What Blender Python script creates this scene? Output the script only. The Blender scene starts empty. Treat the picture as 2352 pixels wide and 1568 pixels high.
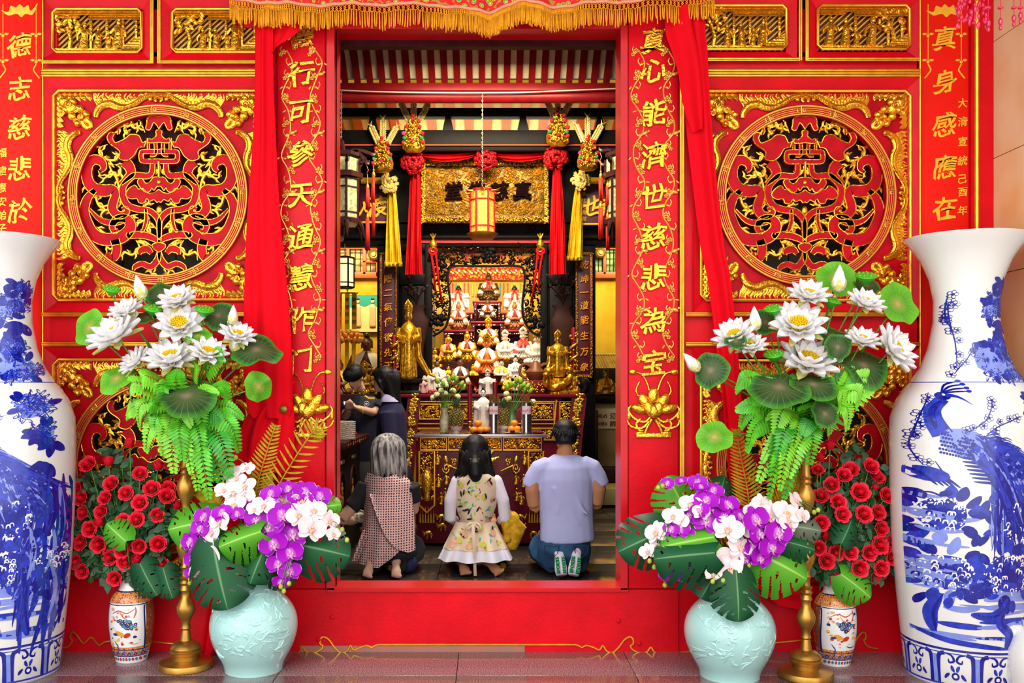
import bpy, bmesh, math, random
from math import sin, cos, pi, radians, sqrt, atan2, asin
from mathutils import Vector, Matrix, Euler, geometry
random.seed(7)
SC = bpy.context.scene
COL = SC.collection
# ---------------------------------------------------------------- camera, sky, exposure
F, D, EYE, VX, VY = 2132.0, 5.2, 1.476, 1120.0, 890.0      # focal length in px of a 2352x1568 frame, distance to the facade, eye height, vanishing point
cam = bpy.data.cameras.new('camera'); cam_o = bpy.data.objects.new('camera', cam); COL.objects.link(cam_o)
cam.sensor_width = 36.0; cam.lens = 36.0 * F / 2352
cam.shift_x = (1176 - VX) / 2352; cam.shift_y = (VY - 784) / 2352
cam_o.location = (0, -D, EYE); cam_o.rotation_euler = (pi / 2, 0, 0); cam.clip_end = 100
SC.camera = cam_o
SC.view_settings.view_transform = 'Standard'; SC.view_settings.look = 'None'; SC.view_settings.gamma = 1
SC.view_settings.use_curve_mapping = False; SC.view_settings.exposure = 0.34
SC.cycles.use_denoising = True; SC.cycles.max_bounces = 6; SC.cycles.diffuse_bounces = 3; SC.cycles.glossy_bounces = 3
SC.cycles.transmission_bounces = 4; SC.cycles.caustics_reflective = False; SC.cycles.caustics_refractive = False
SC.cycles.sample_clamp_indirect = 4.0; SC.cycles.use_adaptive_sampling = True; SC.cycles.adaptive_threshold = 0.02

def lin(h):
 if isinstance(h, (tuple, list)): return tuple(h[:3])
 h = h.lstrip('#'); c = [int(h[i:i + 2], 16) / 255 for i in (0, 2, 4)]
 return tuple(x / 12.92 if x <= 0.04045 else ((x + 0.055) / 1.055) ** 2.4 for x in c)

W = bpy.data.worlds.new('daylight'); SC.world = W; W.use_nodes = True
nt = W.node_tree; bg = nt.nodes['Background']
tc = nt.nodes.new('ShaderNodeTexCoord'); sep = nt.nodes.new('ShaderNodeSeparateXYZ'); nt.links.new(tc.outputs['Generated'], sep.inputs[0])
mr = nt.nodes.new('ShaderNodeMapRange'); nt.links.new(sep.outputs['Y'], mr.inputs['Value'])     # bright street behind the camera, dim towards the temple
for k, v in (('From Min', 0.2), ('From Max', -0.7), ('To Min', 0.05), ('To Max', 1.9)): mr.inputs[k].default_value = v
bg.inputs['Color'].default_value = (1.0, 0.985, 0.96, 1); nt.links.new(mr.outputs[0], bg.inputs['Strength'])
sun = bpy.data.lights.new('sun', 'SUN'); sun.energy = .5; sun.angle = radians(40); sun.color = (1, .97, .92)
sun_o = bpy.data.objects.new('sun', sun); COL.objects.link(sun_o); sun_o.rotation_euler = (radians(60), 0, radians(-24)); sun_o.location = (0, -4, 6)

def P(px, py, y=0.0):
 """a point of the place at depth y behind the facade plane, read off the picture"""
 s = F / (D + y)
 return Vector(((px - VX) / s, y, EYE - (py - VY) / s))
def S(y): return F / (D + y)

# ---------------------------------------------------------------- materials
MATS = {}
def mat(name, col, rough=.5, metal=0.0, var=0.0, vscale=8.0, bump=0.0, bscale=40.0, coat=0.0, emit=0.0, spec=.5, col2=None, stretch=None, trans=0.0, sheen=0.0, ecol=None):
 if name in MATS: return MATS[name]
 m = bpy.data.materials.new(name); m.use_nodes = True; MATS[name] = m
 t = m.node_tree; N = t.nodes; b = N['Principled BSDF']; c = lin(col)
 b.inputs['Base Color'].default_value = (*c, 1); b.inputs['Roughness'].default_value = rough; b.inputs['Metallic'].default_value = metal
 b.inputs['Specular IOR Level'].default_value = spec
 b.inputs['Coat Weight'].default_value = coat; b.inputs['Coat Roughness'].default_value = .15
 if trans: b.inputs['Transmission Weight'].default_value = trans
 if sheen: b.inputs['Sheen Weight'].default_value = sheen
 if emit:
  b.inputs['Emission Color'].default_value = (*(lin(ecol) if ecol else c), 1); b.inputs['Emission Strength'].default_value = emit
 if var or col2 or bump:
  tcn = N.new('ShaderNodeTexCoord'); src = tcn.outputs['Object']
  if stretch:
   mp = N.new('ShaderNodeMapping'); mp.inputs['Scale'].default_value = stretch; t.links.new(src, mp.inputs[0]); src = mp.outputs[0]
  if var or col2:
   nz = N.new('ShaderNodeTexNoise'); nz.inputs['Scale'].default_value = vscale; nz.inputs['Detail'].default_value = 3; t.links.new(src, nz.inputs['Vector'])
   rp = N.new('ShaderNodeValToRGB'); t.links.new(nz.outputs['Fac'], rp.inputs[0])
   rp.color_ramp.elements[0].position = .35; rp.color_ramp.elements[1].position = .65
   c2 = lin(col2) if col2 else tuple(min(1, x * (1 + var)) for x in c); c1 = c if col2 else tuple(x * (1 - var) for x in c)
   rp.color_ramp.elements[0].color = (*c1, 1); rp.color_ramp.elements[1].color = (*c2, 1)
   t.links.new(rp.outputs[0], b.inputs['Base Color'])
  if bump:
   nb = N.new('ShaderNodeTexNoise'); nb.inputs['Scale'].default_value = bscale; nb.inputs['Detail'].default_value = 2; t.links.new(src, nb.inputs['Vector'])
   bp = N.new('ShaderNodeBump'); bp.inputs['Strength'].default_value = bump; bp.inputs['Distance'].default_value = .01
   t.links.new(nb.outputs['Fac'], bp.inputs['Height']); t.links.new(bp.outputs[0], b.inputs['Normal'])
 return m
def attr_mat(name, stops, comp='X', rough=.45, metal=0, coat=0, sub=0, veins=None):
 """colour runs over the surface by the stored pattern coordinate 'pat'"""
 if name in MATS: return MATS[name]
 m = bpy.data.materials.new(name); m.use_nodes = True; MATS[name] = m
 t = m.node_tree; N = t.nodes; b = N['Principled BSDF']; b.inputs['Roughness'].default_value = rough; b.inputs['Metallic'].default_value = metal
 b.inputs['Coat Weight'].default_value = coat; b.inputs['Specular IOR Level'].default_value = .22
 a = N.new('ShaderNodeAttribute'); a.attribute_name = 'pat'; sp = N.new('ShaderNodeSeparateXYZ'); t.links.new(a.outputs['Vector'], sp.inputs[0])
 rp = N.new('ShaderNodeValToRGB'); t.links.new(sp.outputs[comp], rp.inputs[0]); e = rp.color_ramp.elements
 while len(e) < len(stops): e.new(.5)
 for i, (p, c) in enumerate(stops): e[i].position = p; e[i].color = (*lin(c), 1)
 out = rp.outputs[0]
 if veins:
  vc, n, thr = veins
  w = N.new('ShaderNodeMath'); w.operation = 'MULTIPLY'; w.inputs[1].default_value = n; t.links.new(sp.outputs['Y'], w.inputs[0])
  w2 = N.new('ShaderNodeMath'); w2.operation = 'PINGPONG'; w2.inputs[1].default_value = .5; t.links.new(w.outputs[0], w2.inputs[0])
  w3 = N.new('ShaderNodeMapRange'); t.links.new(w2.outputs[0], w3.inputs['Value']); w3.inputs['From Min'].default_value = thr; w3.inputs['From Max'].default_value = 0.0
  mx = N.new('ShaderNodeMix'); mx.data_type = 'RGBA'; t.links.new(w3.outputs[0], mx.inputs['Factor']); t.links.new(out, mx.inputs[6]); mx.inputs[7].default_value = (*lin(vc), 1); out = mx.outputs[2]
 t.links.new(out, b.inputs['Base Color'])
 return m

# ---------------------------------------------------------------- mesh builder
def icosphere_cached(_c={}):
 if not _c:
  for k in (1, 2, 3):
   bm = bmesh.new(); bmesh.ops.create_icosphere(bm, subdivisions=k, radius=1)
   _c[k] = ([v.co.copy() for v in bm.verts], [tuple(v.index for v in f.verts) for f in bm.faces]); bm.free()
 return _c
ROOTM = {}
class MB:
 def __init__(s, m=0): s.V = []; s.F = []; s.M = []; s.A = []; s.mi = m; s.T = None
 def add(s, v, f, m=None, a=None):
  o = len(s.V); s.V.extend(Vector(q) for q in v) if s.T is None else s.V.extend(s.T @ Vector(q) for q in v)
  s.F.extend(tuple(i + o for i in q) for q in f); s.M.extend([s.mi if m is None else m] * len(f))
  s.A.extend(a if a else [(0, 0, 0)] * len(v)); return s
 def box(s, c, d, m=None, rot=None):
  x, y, z = (q / 2 for q in d); c = Vector(c); R = Euler(rot).to_matrix() if rot else None
  vs = [Vector((i * x, j * y, k * z)) for i in (-1, 1) for j in (-1, 1) for k in (-1, 1)]
  vs = [(R @ v if R else v) + c for v in vs]
  return s.add(vs, [(0, 1, 3, 2), (4, 6, 7, 5), (0, 4, 5, 1), (2, 3, 7, 6), (0, 2, 6, 4), (1, 5, 7, 3)], m)
 def bbox(s, c, d, b=.01, m=None, rot=None):           # bevelled box
  x, y, z = (q / 2 for q in d); b = min(b, x * .9, y * .9, z * .9); c = Vector(c); R = Euler(rot).to_matrix() if rot else None
  bm = bmesh.new(); bmesh.ops.create_cube(bm, size=1)
  for v in bm.verts: v.co = Vector((v.co.x * 2 * x, v.co.y * 2 * y, v.co.z * 2 * z))
  bmesh.ops.bevel(bm, geom=bm.edges[:], offset=b, segments=2, profile=.5, affect='EDGES'); bm.verts.index_update()
  vs = [(R @ v.co if R else v.co) + c for v in bm.verts]; fs = [tuple(v.index for v in f.verts) for f in bm.faces]; bm.free()
  return s.add(vs, fs, m)
 def ball(s, c, r, m=None, rot=None, k=2, a=None):
  if not isinstance(r, (tuple, list)): r = (r, r, r)
  vs, fs = icosphere_cached()[k]; R = Euler(rot).to_matrix() if rot else None; c = Vector(c)
  q = [Vector((v.x * r[0], v.y * r[1], v.z * r[2])) for v in vs]
  return s.add([(R @ v if R else v) + c for v in q], fs, m, [a] * len(q) if a else None)
 def lathe(s, prof, c=(0, 0, 0), n=32, m=None, sx=1, sy=1, cap=True, a=None):
  c = Vector(c); vs = []; fs = []; at = []; L = len(prof)
  for k, (r, z) in enumerate(prof):
   for i in range(n):
    t = 2 * pi * i / n; vs.append(c + Vector((r * cos(t) * sx, r * sin(t) * sy, z))); at.append((i / n, k / (L - 1), z))
  for k in range(L - 1):
   for i in range(n):
    j = (i + 1) % n; fs.append((k * n + i, k * n + j, (k + 1) * n + j, (k + 1) * n + i))
  if cap:
   fs.append(tuple(range(n - 1, -1, -1))); fs.append(tuple((L - 1) * n + i for i in range(n)))
  return s.add(vs, fs, m, at)
 def tube(s, pts, r, n=8, m=None, flat=1.0, closed=False, up=(0, -1, 0), cap=True):
  pts = [Vector(p) for p in pts]; L = len(pts)
  if L < 2: return s
  if not isinstance(r, (list, tuple)): r = [r] * L
  up = Vector(up); vs = []; fs = []; pn = None
  for i, p in enumerate(pts):
   a = pts[(i - 1) % L] if (closed or i) else p; b = pts[(i + 1) % L] if (closed or i < L - 1) else p
   t = (b - a); t = t.normalized() if t.length > 1e-9 else Vector((0, 0, 1))
   q = up - t * up.dot(t)
   if q.length < 1e-3: q = pn - t * pn.dot(t) if pn else Vector((1, 0, 0)) - t * t.x
   if q.length < 1e-4: q = Vector((0, 0, 1)) - t * t.z
   q.normalize(); pn = q; w = t.cross(q)
   for k in range(n):
    th = 2 * pi * k / n; vs.append(p + w * (cos(th) * r[i]) + q * (sin(th) * r[i] * flat))
  for i in range(L if closed else L - 1):
   i2 = (i + 1) % L
   for k in range(n):
    k2 = (k + 1) % n; fs.append((i * n + k, i * n + k2, i2 * n + k2, i2 * n + k))
  if cap and not closed:
   fs.append(tuple(range(n - 1, -1, -1))); fs.append(tuple((L - 1) * n + k for k in range(n)))
  return s.add(vs, fs, m)
 def grid(s, fn, nu, nv, m=None, mask=None, double=0):
  vs = []; at = []
  for j in range(nv + 1):
   for i in range(nu + 1):
    q = fn(i / nu, j / nv); vs.append(Vector(q[:3])); at.append(tuple(q[3:6]) if len(q) >= 6 else (i / nu, j / nv, 0))
  fs = []
  for j in range(nv):
   for i in range(nu):
    if mask and not mask((i + .5) / nu, (j + .5) / nv): continue
    a = j * (nu + 1) + i; fs.append((a, a + 1, a + nu + 2, a + nu + 1))
  return s.add(vs, fs, m, at)
 def prism(s, out, y0, y1, m=None, holes=(), mside=None):
  """outline given in facade coordinates (x, z), extruded from depth y0 (front) to y1 (back)"""
  loops = [list(out)] + [list(h) for h in holes]
  flat = [q for l in loops for q in l]
  tri = geometry.tessellate_polygon([[Vector((q[0], q[1], 0)) for q in l] for l in loops])
  n = len(flat); vs = [(q[0], y0, q[1]) for q in flat] + [(q[0], y1, q[1]) for q in flat]
  fs = []
  for t in tri:
   a, b, c = (Vector(flat[i]) for i in t); cr = (b - a).x * (c - a).y - (b - a).y * (c - a).x
   t = t if cr > 0 else tuple(reversed(t)); fs.append(tuple(t))
  s.add(vs, fs, m); o = len(s.V) - 2 * n; k = 0; sd = []
  for l in loops:
   L = len(l)
   ar = sum(l[i][0] * l[(i + 1) % L][1] - l[(i + 1) % L][0] * l[i][1] for i in range(L)); 
   for i in range(L):
    a, b = k + i, k + (i + 1) % L
    sd.append((a + o, a + n + o, b + n + o, b + o) if (ar > 0) == (l is loops[0]) else (b + o, b + n + o, a + n + o, a + o))
   k += L
  s.F.extend(sd); s.M.extend([(mside if mside is not None else (s.mi if m is None else m))] * len(sd)); return s
 def obj(s, name, mats, parent=None, smooth=35, label=None, group=None, loc=None, kind=None, cat=None, me=None):
  if not isinstance(mats, (list, tuple)): mats = [mats]
  o = None
  V = s.V
  root = parent
  if parent is not None:
   M = ROOTM[parent.name].inverted(); V = [M @ v for v in V]
  elif loc is not None:
   l = Vector(loc); V = [v - l for v in V]
  me = bpy.data.meshes.new(name); me.from_pydata([tuple(v) for v in V], [], s.F)
  for m in mats: me.materials.append(m)
  if len(mats) > 1: me.polygons.foreach_set('material_index', s.M)
  if any(a != (0, 0, 0) for a in s.A[:400]) or any(a != (0, 0, 0) for a in s.A[::37]):
   at = me.attributes.new('pat', 'FLOAT_VECTOR', 'POINT'); at.data.foreach_set('vector', [float(c) for a in s.A for c in a])
  if smooth is not None:
   me.polygons.foreach_set('use_smooth', [True] * len(me.polygons)); 
   if smooth < 180: me.set_sharp_from_angle(angle=radians(smooth))
  me.update()
  o = bpy.data.objects.new(name, me); COL.objects.link(o)
  if parent is not None: o.parent = parent; ROOTM[o.name] = ROOTM[parent.name]
  else:
   if loc is not None: o.location = loc
   ROOTM[o.name] = Matrix.Translation(loc) if loc is not None else Matrix()
  if label: o['label'] = label
  if group: o['group'] = group
  if kind: o['kind'] = kind
  if cat: o['category'] = cat
  return o
def thing(name, label, cat, loc=(0, 0, 0), group=None, rot=(0, 0, 0), scale=1.0):
 o = bpy.data.objects.new(name, None); COL.objects.link(o); o.location = loc; o.rotation_euler = rot; o.scale = (scale,) * 3; o.empty_display_size = .05
 o['label'] = label; o['category'] = cat
 if group: o['group'] = group
 ROOTM[o.name] = Matrix.LocRotScale(Vector(loc), Euler(rot), Vector((scale,) * 3)); return o
def tag(o, label, cat, group=None):
 o['label'] = label; o['category'] = cat
 if group: o['group'] = group
 return o
KIDS = {}
def copy_thing(src, loc, rot=(0, 0, 0), scale=1.0, label=None, group=None):
 r = src.copy(); COL.objects.link(r); r.location = loc; r.rotation_euler = rot; r.scale = (scale,) * 3 if not isinstance(scale, (tuple, list)) else scale
 if label: r['label'] = label
 if group: r['group'] = group
 ROOTM[r.name] = Matrix.LocRotScale(Vector(loc), Euler(rot) if not isinstance(rot, Euler) else rot, r.scale.copy())
 for ch in list(src.children):
  c = ch.copy(); COL.objects.link(c); c.parent = r; ROOTM[c.name] = ROOTM[r.name]
  for g in list(ch.children):
   d = g.copy(); COL.objects.link(d); d.parent = c; ROOTM[d.name] = ROOTM[r.name]
 return r
def struct(name, mb, m, smooth=35, label=None):
 return mb.obj(name, m, smooth=smooth, kind='structure', label=label)
def mesh_like(src, name, parent):
 c = src.copy(); c.name = name; COL.objects.link(c); c.parent = parent; ROOTM[c.name] = ROOTM[parent.name]; return c

def cr(pts, n=6, closed=False):
 """Catmull-Rom through points (any dimension)"""
 pts = [tuple(p) for p in pts]; L = len(pts); out = []; dim = len(pts[0])
 for i in range(L if closed else L - 1):
  p0 = pts[(i - 1) % L] if (closed or i > 0) else pts[i]; p1 = pts[i]; p2 = pts[(i + 1) % L]
  p3 = pts[(i + 2) % L] if (closed or i + 2 < L) else p2
  for k in range(n):
   t = k / n; t2 = t * t; t3 = t2 * t
   out.append(tuple(.5 * (2 * p1[d] + (p2[d] - p0[d]) * t + (2 * p0[d] - 5 * p1[d] + 4 * p2[d] - p3[d]) * t2 + (3 * p1[d] - p0[d] - 3 * p2[d] + p3[d]) * t3) for d in range(dim)))
 if not closed: out.append(pts[-1])
 return out
def lerp(a, b, t): return a + (b - a) * t
def interp(tab, x):
 if x <= tab[0][0]: return tab[0][1]
 for (a, u), (b, v) in zip(tab, tab[1:]):
  if x <= b: return u + (v - u) * (x - a) / (b - a)
 return tab[-1][1]
def rnd(a, b): return random.uniform(a, b)
_TC = {}
def glyph(ch, bevel=.04, ext=.06):
 """mesh data of one character, unit height, built from the interface font that ships with the renderer"""
 key = (ch, bevel, ext)
 if key not in _TC:
  cu = bpy.data.curves.new('t', 'FONT'); cu.body = ch; cu.align_x = 'CENTER'; cu.extrude = ext; cu.bevel_depth = bevel; cu.bevel_resolution = 0; cu.resolution_u = 3; cu.offset = .008 + bevel * .2
  o = bpy.data.objects.new('t', cu); COL.objects.link(o); dg = bpy.context.evaluated_depsgraph_get(); dg.update()
  me = bpy.data.meshes.new_from_object(o.evaluated_get(dg)); 
  vs = [v.co.copy() for v in me.vertices]; fs = [tuple(p.vertices) for p in me.polygons]
  bpy.data.objects.remove(o); bpy.data.curves.remove(cu); bpy.data.meshes.remove(me)
  if vs:
   x0 = min(v.x for v in vs); x1 = max(v.x for v in vs); y0 = min(v.y for v in vs); y1 = max(v.y for v in vs); c = Vector(((x0 + x1) / 2, (y0 + y1) / 2, 0))
   vs = [v - c for v in vs]
  _TC[key] = (vs, fs)
 return _TC[key]
def add_text(mb, ch, c, h, m=None, bevel=.02, ext=.03, brush=0.0, wx=1.0, R=None, n_h=None):
 """characters as raised lettering facing the street (-y), h = em height"""
 vs, fs = glyph(ch, bevel, ext); c = Vector(c); q = []
 for v in vs:
  x, z, dpt = v.x * h * wx, v.y * h, v.z * h
  if brush: z += brush * x * .14 + .03 * h * brush * sin(x / h * 9); x += brush * h * .05 * sin(z / h * 7)
  w = Vector((x, -dpt, z)); q.append(c + (R @ w if R else w))
 return mb.add(q, fs, m)
# ---------------------------------------------------------------- materials of the facade
RED = mat('red_lacquer', '#D8061A', .42, var=.10, vscale=5, spec=.2, bump=.12, bscale=60)
REDO = mat('vermilion_paint', '#F01B0E', .6, var=.05, vscale=3, bump=.05, bscale=90, spec=.15)
REDD = mat('carving_red', '#BC0318', .45, var=.2, vscale=9, spec=.12)
GOLD = mat('gold_leaf', '#F8B436', .25, .88, var=.14, vscale=14, bump=.5, bscale=60)
GOLD2 = mat('gold_trim', '#F2B034', .3, .8, var=.15, vscale=20)
GOLDP = mat('gold_paint', '#FFC02C', .45, .15, var=.1, vscale=25)
DARKW = mat('dark_wood', '#241512', .45, var=.3, vscale=10)
SHUT = mat('shutter_wood', '#4A3F33', .6, var=.25, vscale=6, stretch=(1, 1, .2))
def X(px): return (px - VX) / 410.0
def Z(py): return EYE - (py - VY) / 410.0
def XZ(pts): return [(X(a), Z(b)) for a, b in pts]
def rect(mb, x0, y0, x1, y1, ya, yb, m=None):
 mb.box(((X(x0) + X(x1)) / 2, (ya + yb) / 2, (Z(y0) + Z(y1)) / 2), (abs(X(x1) - X(x0)), yb - ya, abs(Z(y1) - Z(y0))), m)
def brect(mb, x0, y0, x1, y1, ya, yb, b=.006, m=None):
 mb.bbox(((X(x0) + X(x1)) / 2, (ya + yb) / 2, (Z(y0) + Z(y1)) / 2), (abs(X(x1) - X(x0)), yb - ya, abs(Z(y1) - Z(y0))), b, m)

# ---------------------------------------------------------------- floor, walls of the porch
gm = bpy.data.materials.new('granite'); gm.use_nodes = True; t = gm.node_tree; b = t.nodes['Principled BSDF']
tcn = t.nodes.new('ShaderNodeTexCoord'); vo = t.nodes.new('ShaderNodeTexNoise'); vo.inputs['Scale'].default_value = 160; vo.inputs['Detail'].default_value = 4
t.links.new(tcn.outputs['Object'], vo.inputs['Vector']); rp = t.nodes.new('ShaderNodeValToRGB'); t.links.new(vo.outputs['Fac'], rp.inputs[0])
for i, (p, c) in enumerate(((.36, '#3E2A2E'), (.50, '#7E5C60'), (.66, '#B08E90'))):
 if i > 1: rp.color_ramp.elements.new(p)
 rp.color_ramp.elements[i].position = p; rp.color_ramp.elements[i].color = (*lin(c), 1)
t.links.new(rp.outputs[0], b.inputs['Base Color']); b.inputs['Roughness'].default_value = .16; b.inputs['Specular IOR Level'].default_value = .7
fl = MB()
for i in range(-4, 5):
 for j in range(8): fl.bbox((i * .92 + .30, -.13 - j * .62, -.03), (.917, .617, .06), .002)
struct('floor', fl, gm)
g = MB(); g.box((0, -2.4, -.08), (8, 5.4, .04)); struct('trim_1', g, mat('grout', '#5b4a48', .8))

MARB = mat('marble', '#F4BC7C', .35, col2='#FBDDB0', vscale=2.5, spec=.2)
wr = MB()
for k, (z0, z1) in enumerate(((0, .74), (.745, 1.45), (1.455, 2.1), (2.105, 2.75), (2.755, 3.4), (3.405, 4.3))):
 for j in range(3): wr.box((2.86, -.42 - j * .8, (z0 + z1) / 2), (.08, .795, z1 - z0))
struct('wall_right', wr, MARB)
wf = MB(); wf.bbox((2.81, -.85, 1.65), (.05, .9, 1.3), .01, 0); wf.bbox((2.79, -.85, 1.65), (.03, .7, 1.1), .01, 1)
struct('window_1', wf, [mat('stone_frame', '#D9C2A6', .6, var=.1), mat('white_panel', '#E8E2D6', .5)])

rf = MB(); rf.box((0, -1.0, 4.35), (7.2, 2.2, .1)); struct('ceiling', rf, mat('porch_roof', '#5a3226', .7, var=.2))
# the red boarded front around the carved panels and the doorway
fr = MB()
def board(x0, y0, x1, y1, ya=0.0, yb=.05): rect(fr, x0, y0, x1, y1, ya, yb)
for x0, x1 in ((103, 131), (599, 636), (1557, 1596), (2083, 2110)): board(x0, -160, x1, 1500)
for x0, x1 in ((131, 599), (1596, 2083)):
 board(x0, -160, x1, 22); board(x0, 120, x1, 205); board(x0, 693, x1, 822); board(x0, 1310, x1, 1500)
board(327, 0, 397, 130); board(1805, 0, 1877, 130)
board(636, 40, 770, 1500, .01, .05); board(1425, 40, 1557, 1500, .01, .05)
rect(fr, 540, -160, 1640, 62, .01, .05)
rect(fr, 636, 1352, 1557, 1500, -.012, .05)
struct('wall_front', fr, RED)
sl = MB()                                                        # bevelled slopes around the carvings
def slope(x0, y0, x1, y1, w, ya, yb):
 o = [(x0 - w, y0 - w), (x1 + w, y0 - w), (x1 + w, y1 + w), (x0 - w, y1 + w)]; i = [(x0, y0), (x1, y0), (x1, y1), (x0, y1)]
 vs = [(X(a), ya, Z(c)) for a, c in o] + [(X(a), yb, Z(c)) for a, c in i]
 sl.add(vs, [(k, k + 4, (k + 1) % 4 + 4, (k + 1) % 4) for k in range(4)])
for cx in (365, 1840):
 for y0, y1 in ((205, 693), (822, 1310)): slope(cx - 234 + (9 if cx > 1000 else 0), y0, cx + 234 + (9 if cx > 1000 else 0), y1, 24, -.032, .0)
for x0, x1 in ((123, 327), (397, 600), (1596, 1805), (1877, 2087)): slope(x0, 22, x1, 120, 22, -.03, -.002)
struct('trim_2', sl, RED, None)
# gold mouldings
gt = MB()
def hbar(x0, x1, y, w, r=3): 
 for k in range(r): gt.tube([(X(x0), -.034, Z(y + (k - (r - 1) / 2) * w)), (X(x1), -.034, Z(y + (k - (r - 1) / 2) * w))], w / 410 * .62, 8)
def vbar(x, y0, y1, w, r=3):
 for k in range(r): gt.tube([(X(x + (k - (r - 1) / 2) * w), -.034, Z(y0)), (X(x + (k - (r - 1) / 2) * w), -.034, Z(y1))], w / 410 * .62, 8, up=(0, -1, 0))
for a, c, bb in ((103, 632, -1), (1572, 2106, 1)):
 hbar(a, c, 172, 6, 3); hbar(a, c, 723, 4.5, 2); hbar(a, c, 791, 4.5, 2); hbar(a, c, 1313, 4, 2)
hbar(103, 358, 147, 4, 2); hbar(367, 632, 147, 4, 2); hbar(1600, 1832, 141, 4, 2); hbar(1846, 2106, 141, 4, 2)
vbar(354, -20, 150, 4, 2); vbar(370, -20, 150, 4, 2); vbar(1834, -20, 144, 4, 2); vbar(1849, -20, 144, 4, 2)
vbar(105, -20, 1500, 3, 1); vbar(1564, 166, 1313, 5, 2); vbar(625, 166, 1313, 5, 2); vbar(2107, -20, 1500, 3, 1); vbar(2236, -20, 900, 8, 1)
struct('trim_3', gt, GOLD2)
# side strips right of the outer couplet
st = MB(); rect(st, 2225, -160, 2275, 1500, -.03, .05); struct('trim_4', st, RED)
sb = MB(); rect(sb, -140, -160, 103, 1500, .0, .05); rect(sb, 2106, -160, 2226, 1500, .0, .05); struct('wall_left', sb, REDO)
# shutters behind the open carvings (on the inner side of the front)
sh = MB()
for cx in (365, 1849):
 for cy in (449, 1066):
  for k in range(4): sh.box((X(cx - 195 + k * 130), .30, Z(cy)), (.31, .03, 1.25))
struct('trim_5', sh, SHUT)

# ---------------------------------------------------------------- gold wave line along the foot of the front
def wave_half(cx, s):                                            # cx px where the flat middle ends, s = -1 left, +1 right
 q = [(0, 0), (8, 3), (14, 6), (24, 2), (40, 6), (54, 12), (62, 2), (70, 14), (84, 18), (98, 6), (112, -12), (124, -18), (131, -12), (131, -2), (125, 3), (131, 12), (146, 18), (162, 17), (172, 6), (180, 17), (200, 19), (300, 19)]
 return [(cx + s * a, 1478 + c) for a, c in cr(q, 4)]
wl = MB()
L = list(reversed(wave_half(868, -1))) + wave_half(1322, 1)
L = [(max(640, a), c) for a, c in L]
wl.tube([(X(a), -.016, Z(c)) for a, c in L if 560 < a < 1600], .0055, 6)
for s, x0, xe in ((-1, 245, 640), (1, 1905, 1560)):
 q = [(xe, 1497), (x0 - s * 90, 1497 - 26), (x0 - s * 40, 1470), (x0, 1472), (x0 + s * 16, 1480), (x0 + s * 34, 1462), (x0 + s * 52, 1476), (x0 + s * 70, 1454), (x0 + s * 80, 1452), (x0 + s * 82, 1464), (x0 + s * 78, 1470), (x0 + s * 88, 1484), (x0 + s * 110, 1488)]
 wl.tube([(X(a), -.008 - (.01 if 636 < a < 1557 else 0), Z(c)) for a, c in cr(q, 4)], .005, 6)
tag(wl.obj('wave_moulding', GOLD2), 'thin gold wave line running along the foot of the red front below the doorway', 'moulding')
sk = MB(); rect(sk, 690, 1481, 1205, 1497, -.0145, -.005); struct('trim_6', sk, mat('bare_wood', '#B26A5A', .7, col2='#9a6f62', vscale=14))
BOLT = []
for px, py in ((765, 1415), (733, 1466), (1419, 1423), (1467, 1475)):
 m = MB(); m.lathe([(.014, 0), (.014, .004), (.008, .009)], n=6); m.V = [Vector((v.x, -v.z, v.y)) for v in m.V]
 c = Vector((X(px), -.0165, Z(py))); m.V = [v + c for v in m.V]
 w = {765: 'upper left', 733: 'lower left', 1419: 'upper right', 1467: 'lower right'}[px]
 tag(m.obj('bolt_head', RED, loc=c), f'{w} red painted bolt head on the board below the doorway', 'bolt', 'bolt heads in the sill board')

# ---------------------------------------------------------------- doorway
dj = MB(); rect(dj, 752, 62, 770, 1352, -.03, .18); rect(dj, 1424, 62, 1440, 1352, -.03, .18)
dj.box((X(1097), .075, Z(1352)), (X(1440) - X(752), .21, .02)); rect(dj, 752, 20, 1440, 66, -.0, .18)
struct('door_1', dj, mat('door_red', '#CC0416', .3, var=.08, spec=.35))

# ---------------------------------------------------------------- carved medallion panels
HR = 785.0; UN = .5
def U(zx, zy): return ((zx - HR) / 630 * UN, (785 - zy) / 630 * UN)
SHAPES = [
 [(785,655),(825,658),(850,690),(880,698),(905,665),(935,680),(925,715),(885,757),(850,755),(835,730),(820,748),(800,720),(785,722)],
 [(785,742),(820,765),(860,768),(900,735),(930,740),(955,712),(1000,740),(1020,780),(985,807),(940,805),(925,835),(890,835),(870,805),(850,825),(820,812),(800,832),(785,825)],
 [(785,320),(806,330),(804,362),(835,388),(858,380),(858,412),(785,408)],
 [(785,225),(830,218),(866,236),(870,275),(877,312),(853,322),(838,300),(822,268),(800,288),(785,314)],
 [(872,395),(900,410),(915,380),(932,358),(985,353),(1020,380),(1060,400),(1095,410),(1112,375),(1100,345),(1130,338),(1152,375),(1130,420),(1080,455),(1060,480),(1068,520),(1030,537),(1000,533),(960,500),(930,450),(890,442)],
 [(785,1115),(830,1130),(822,1160),(785,1184)]]
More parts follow.
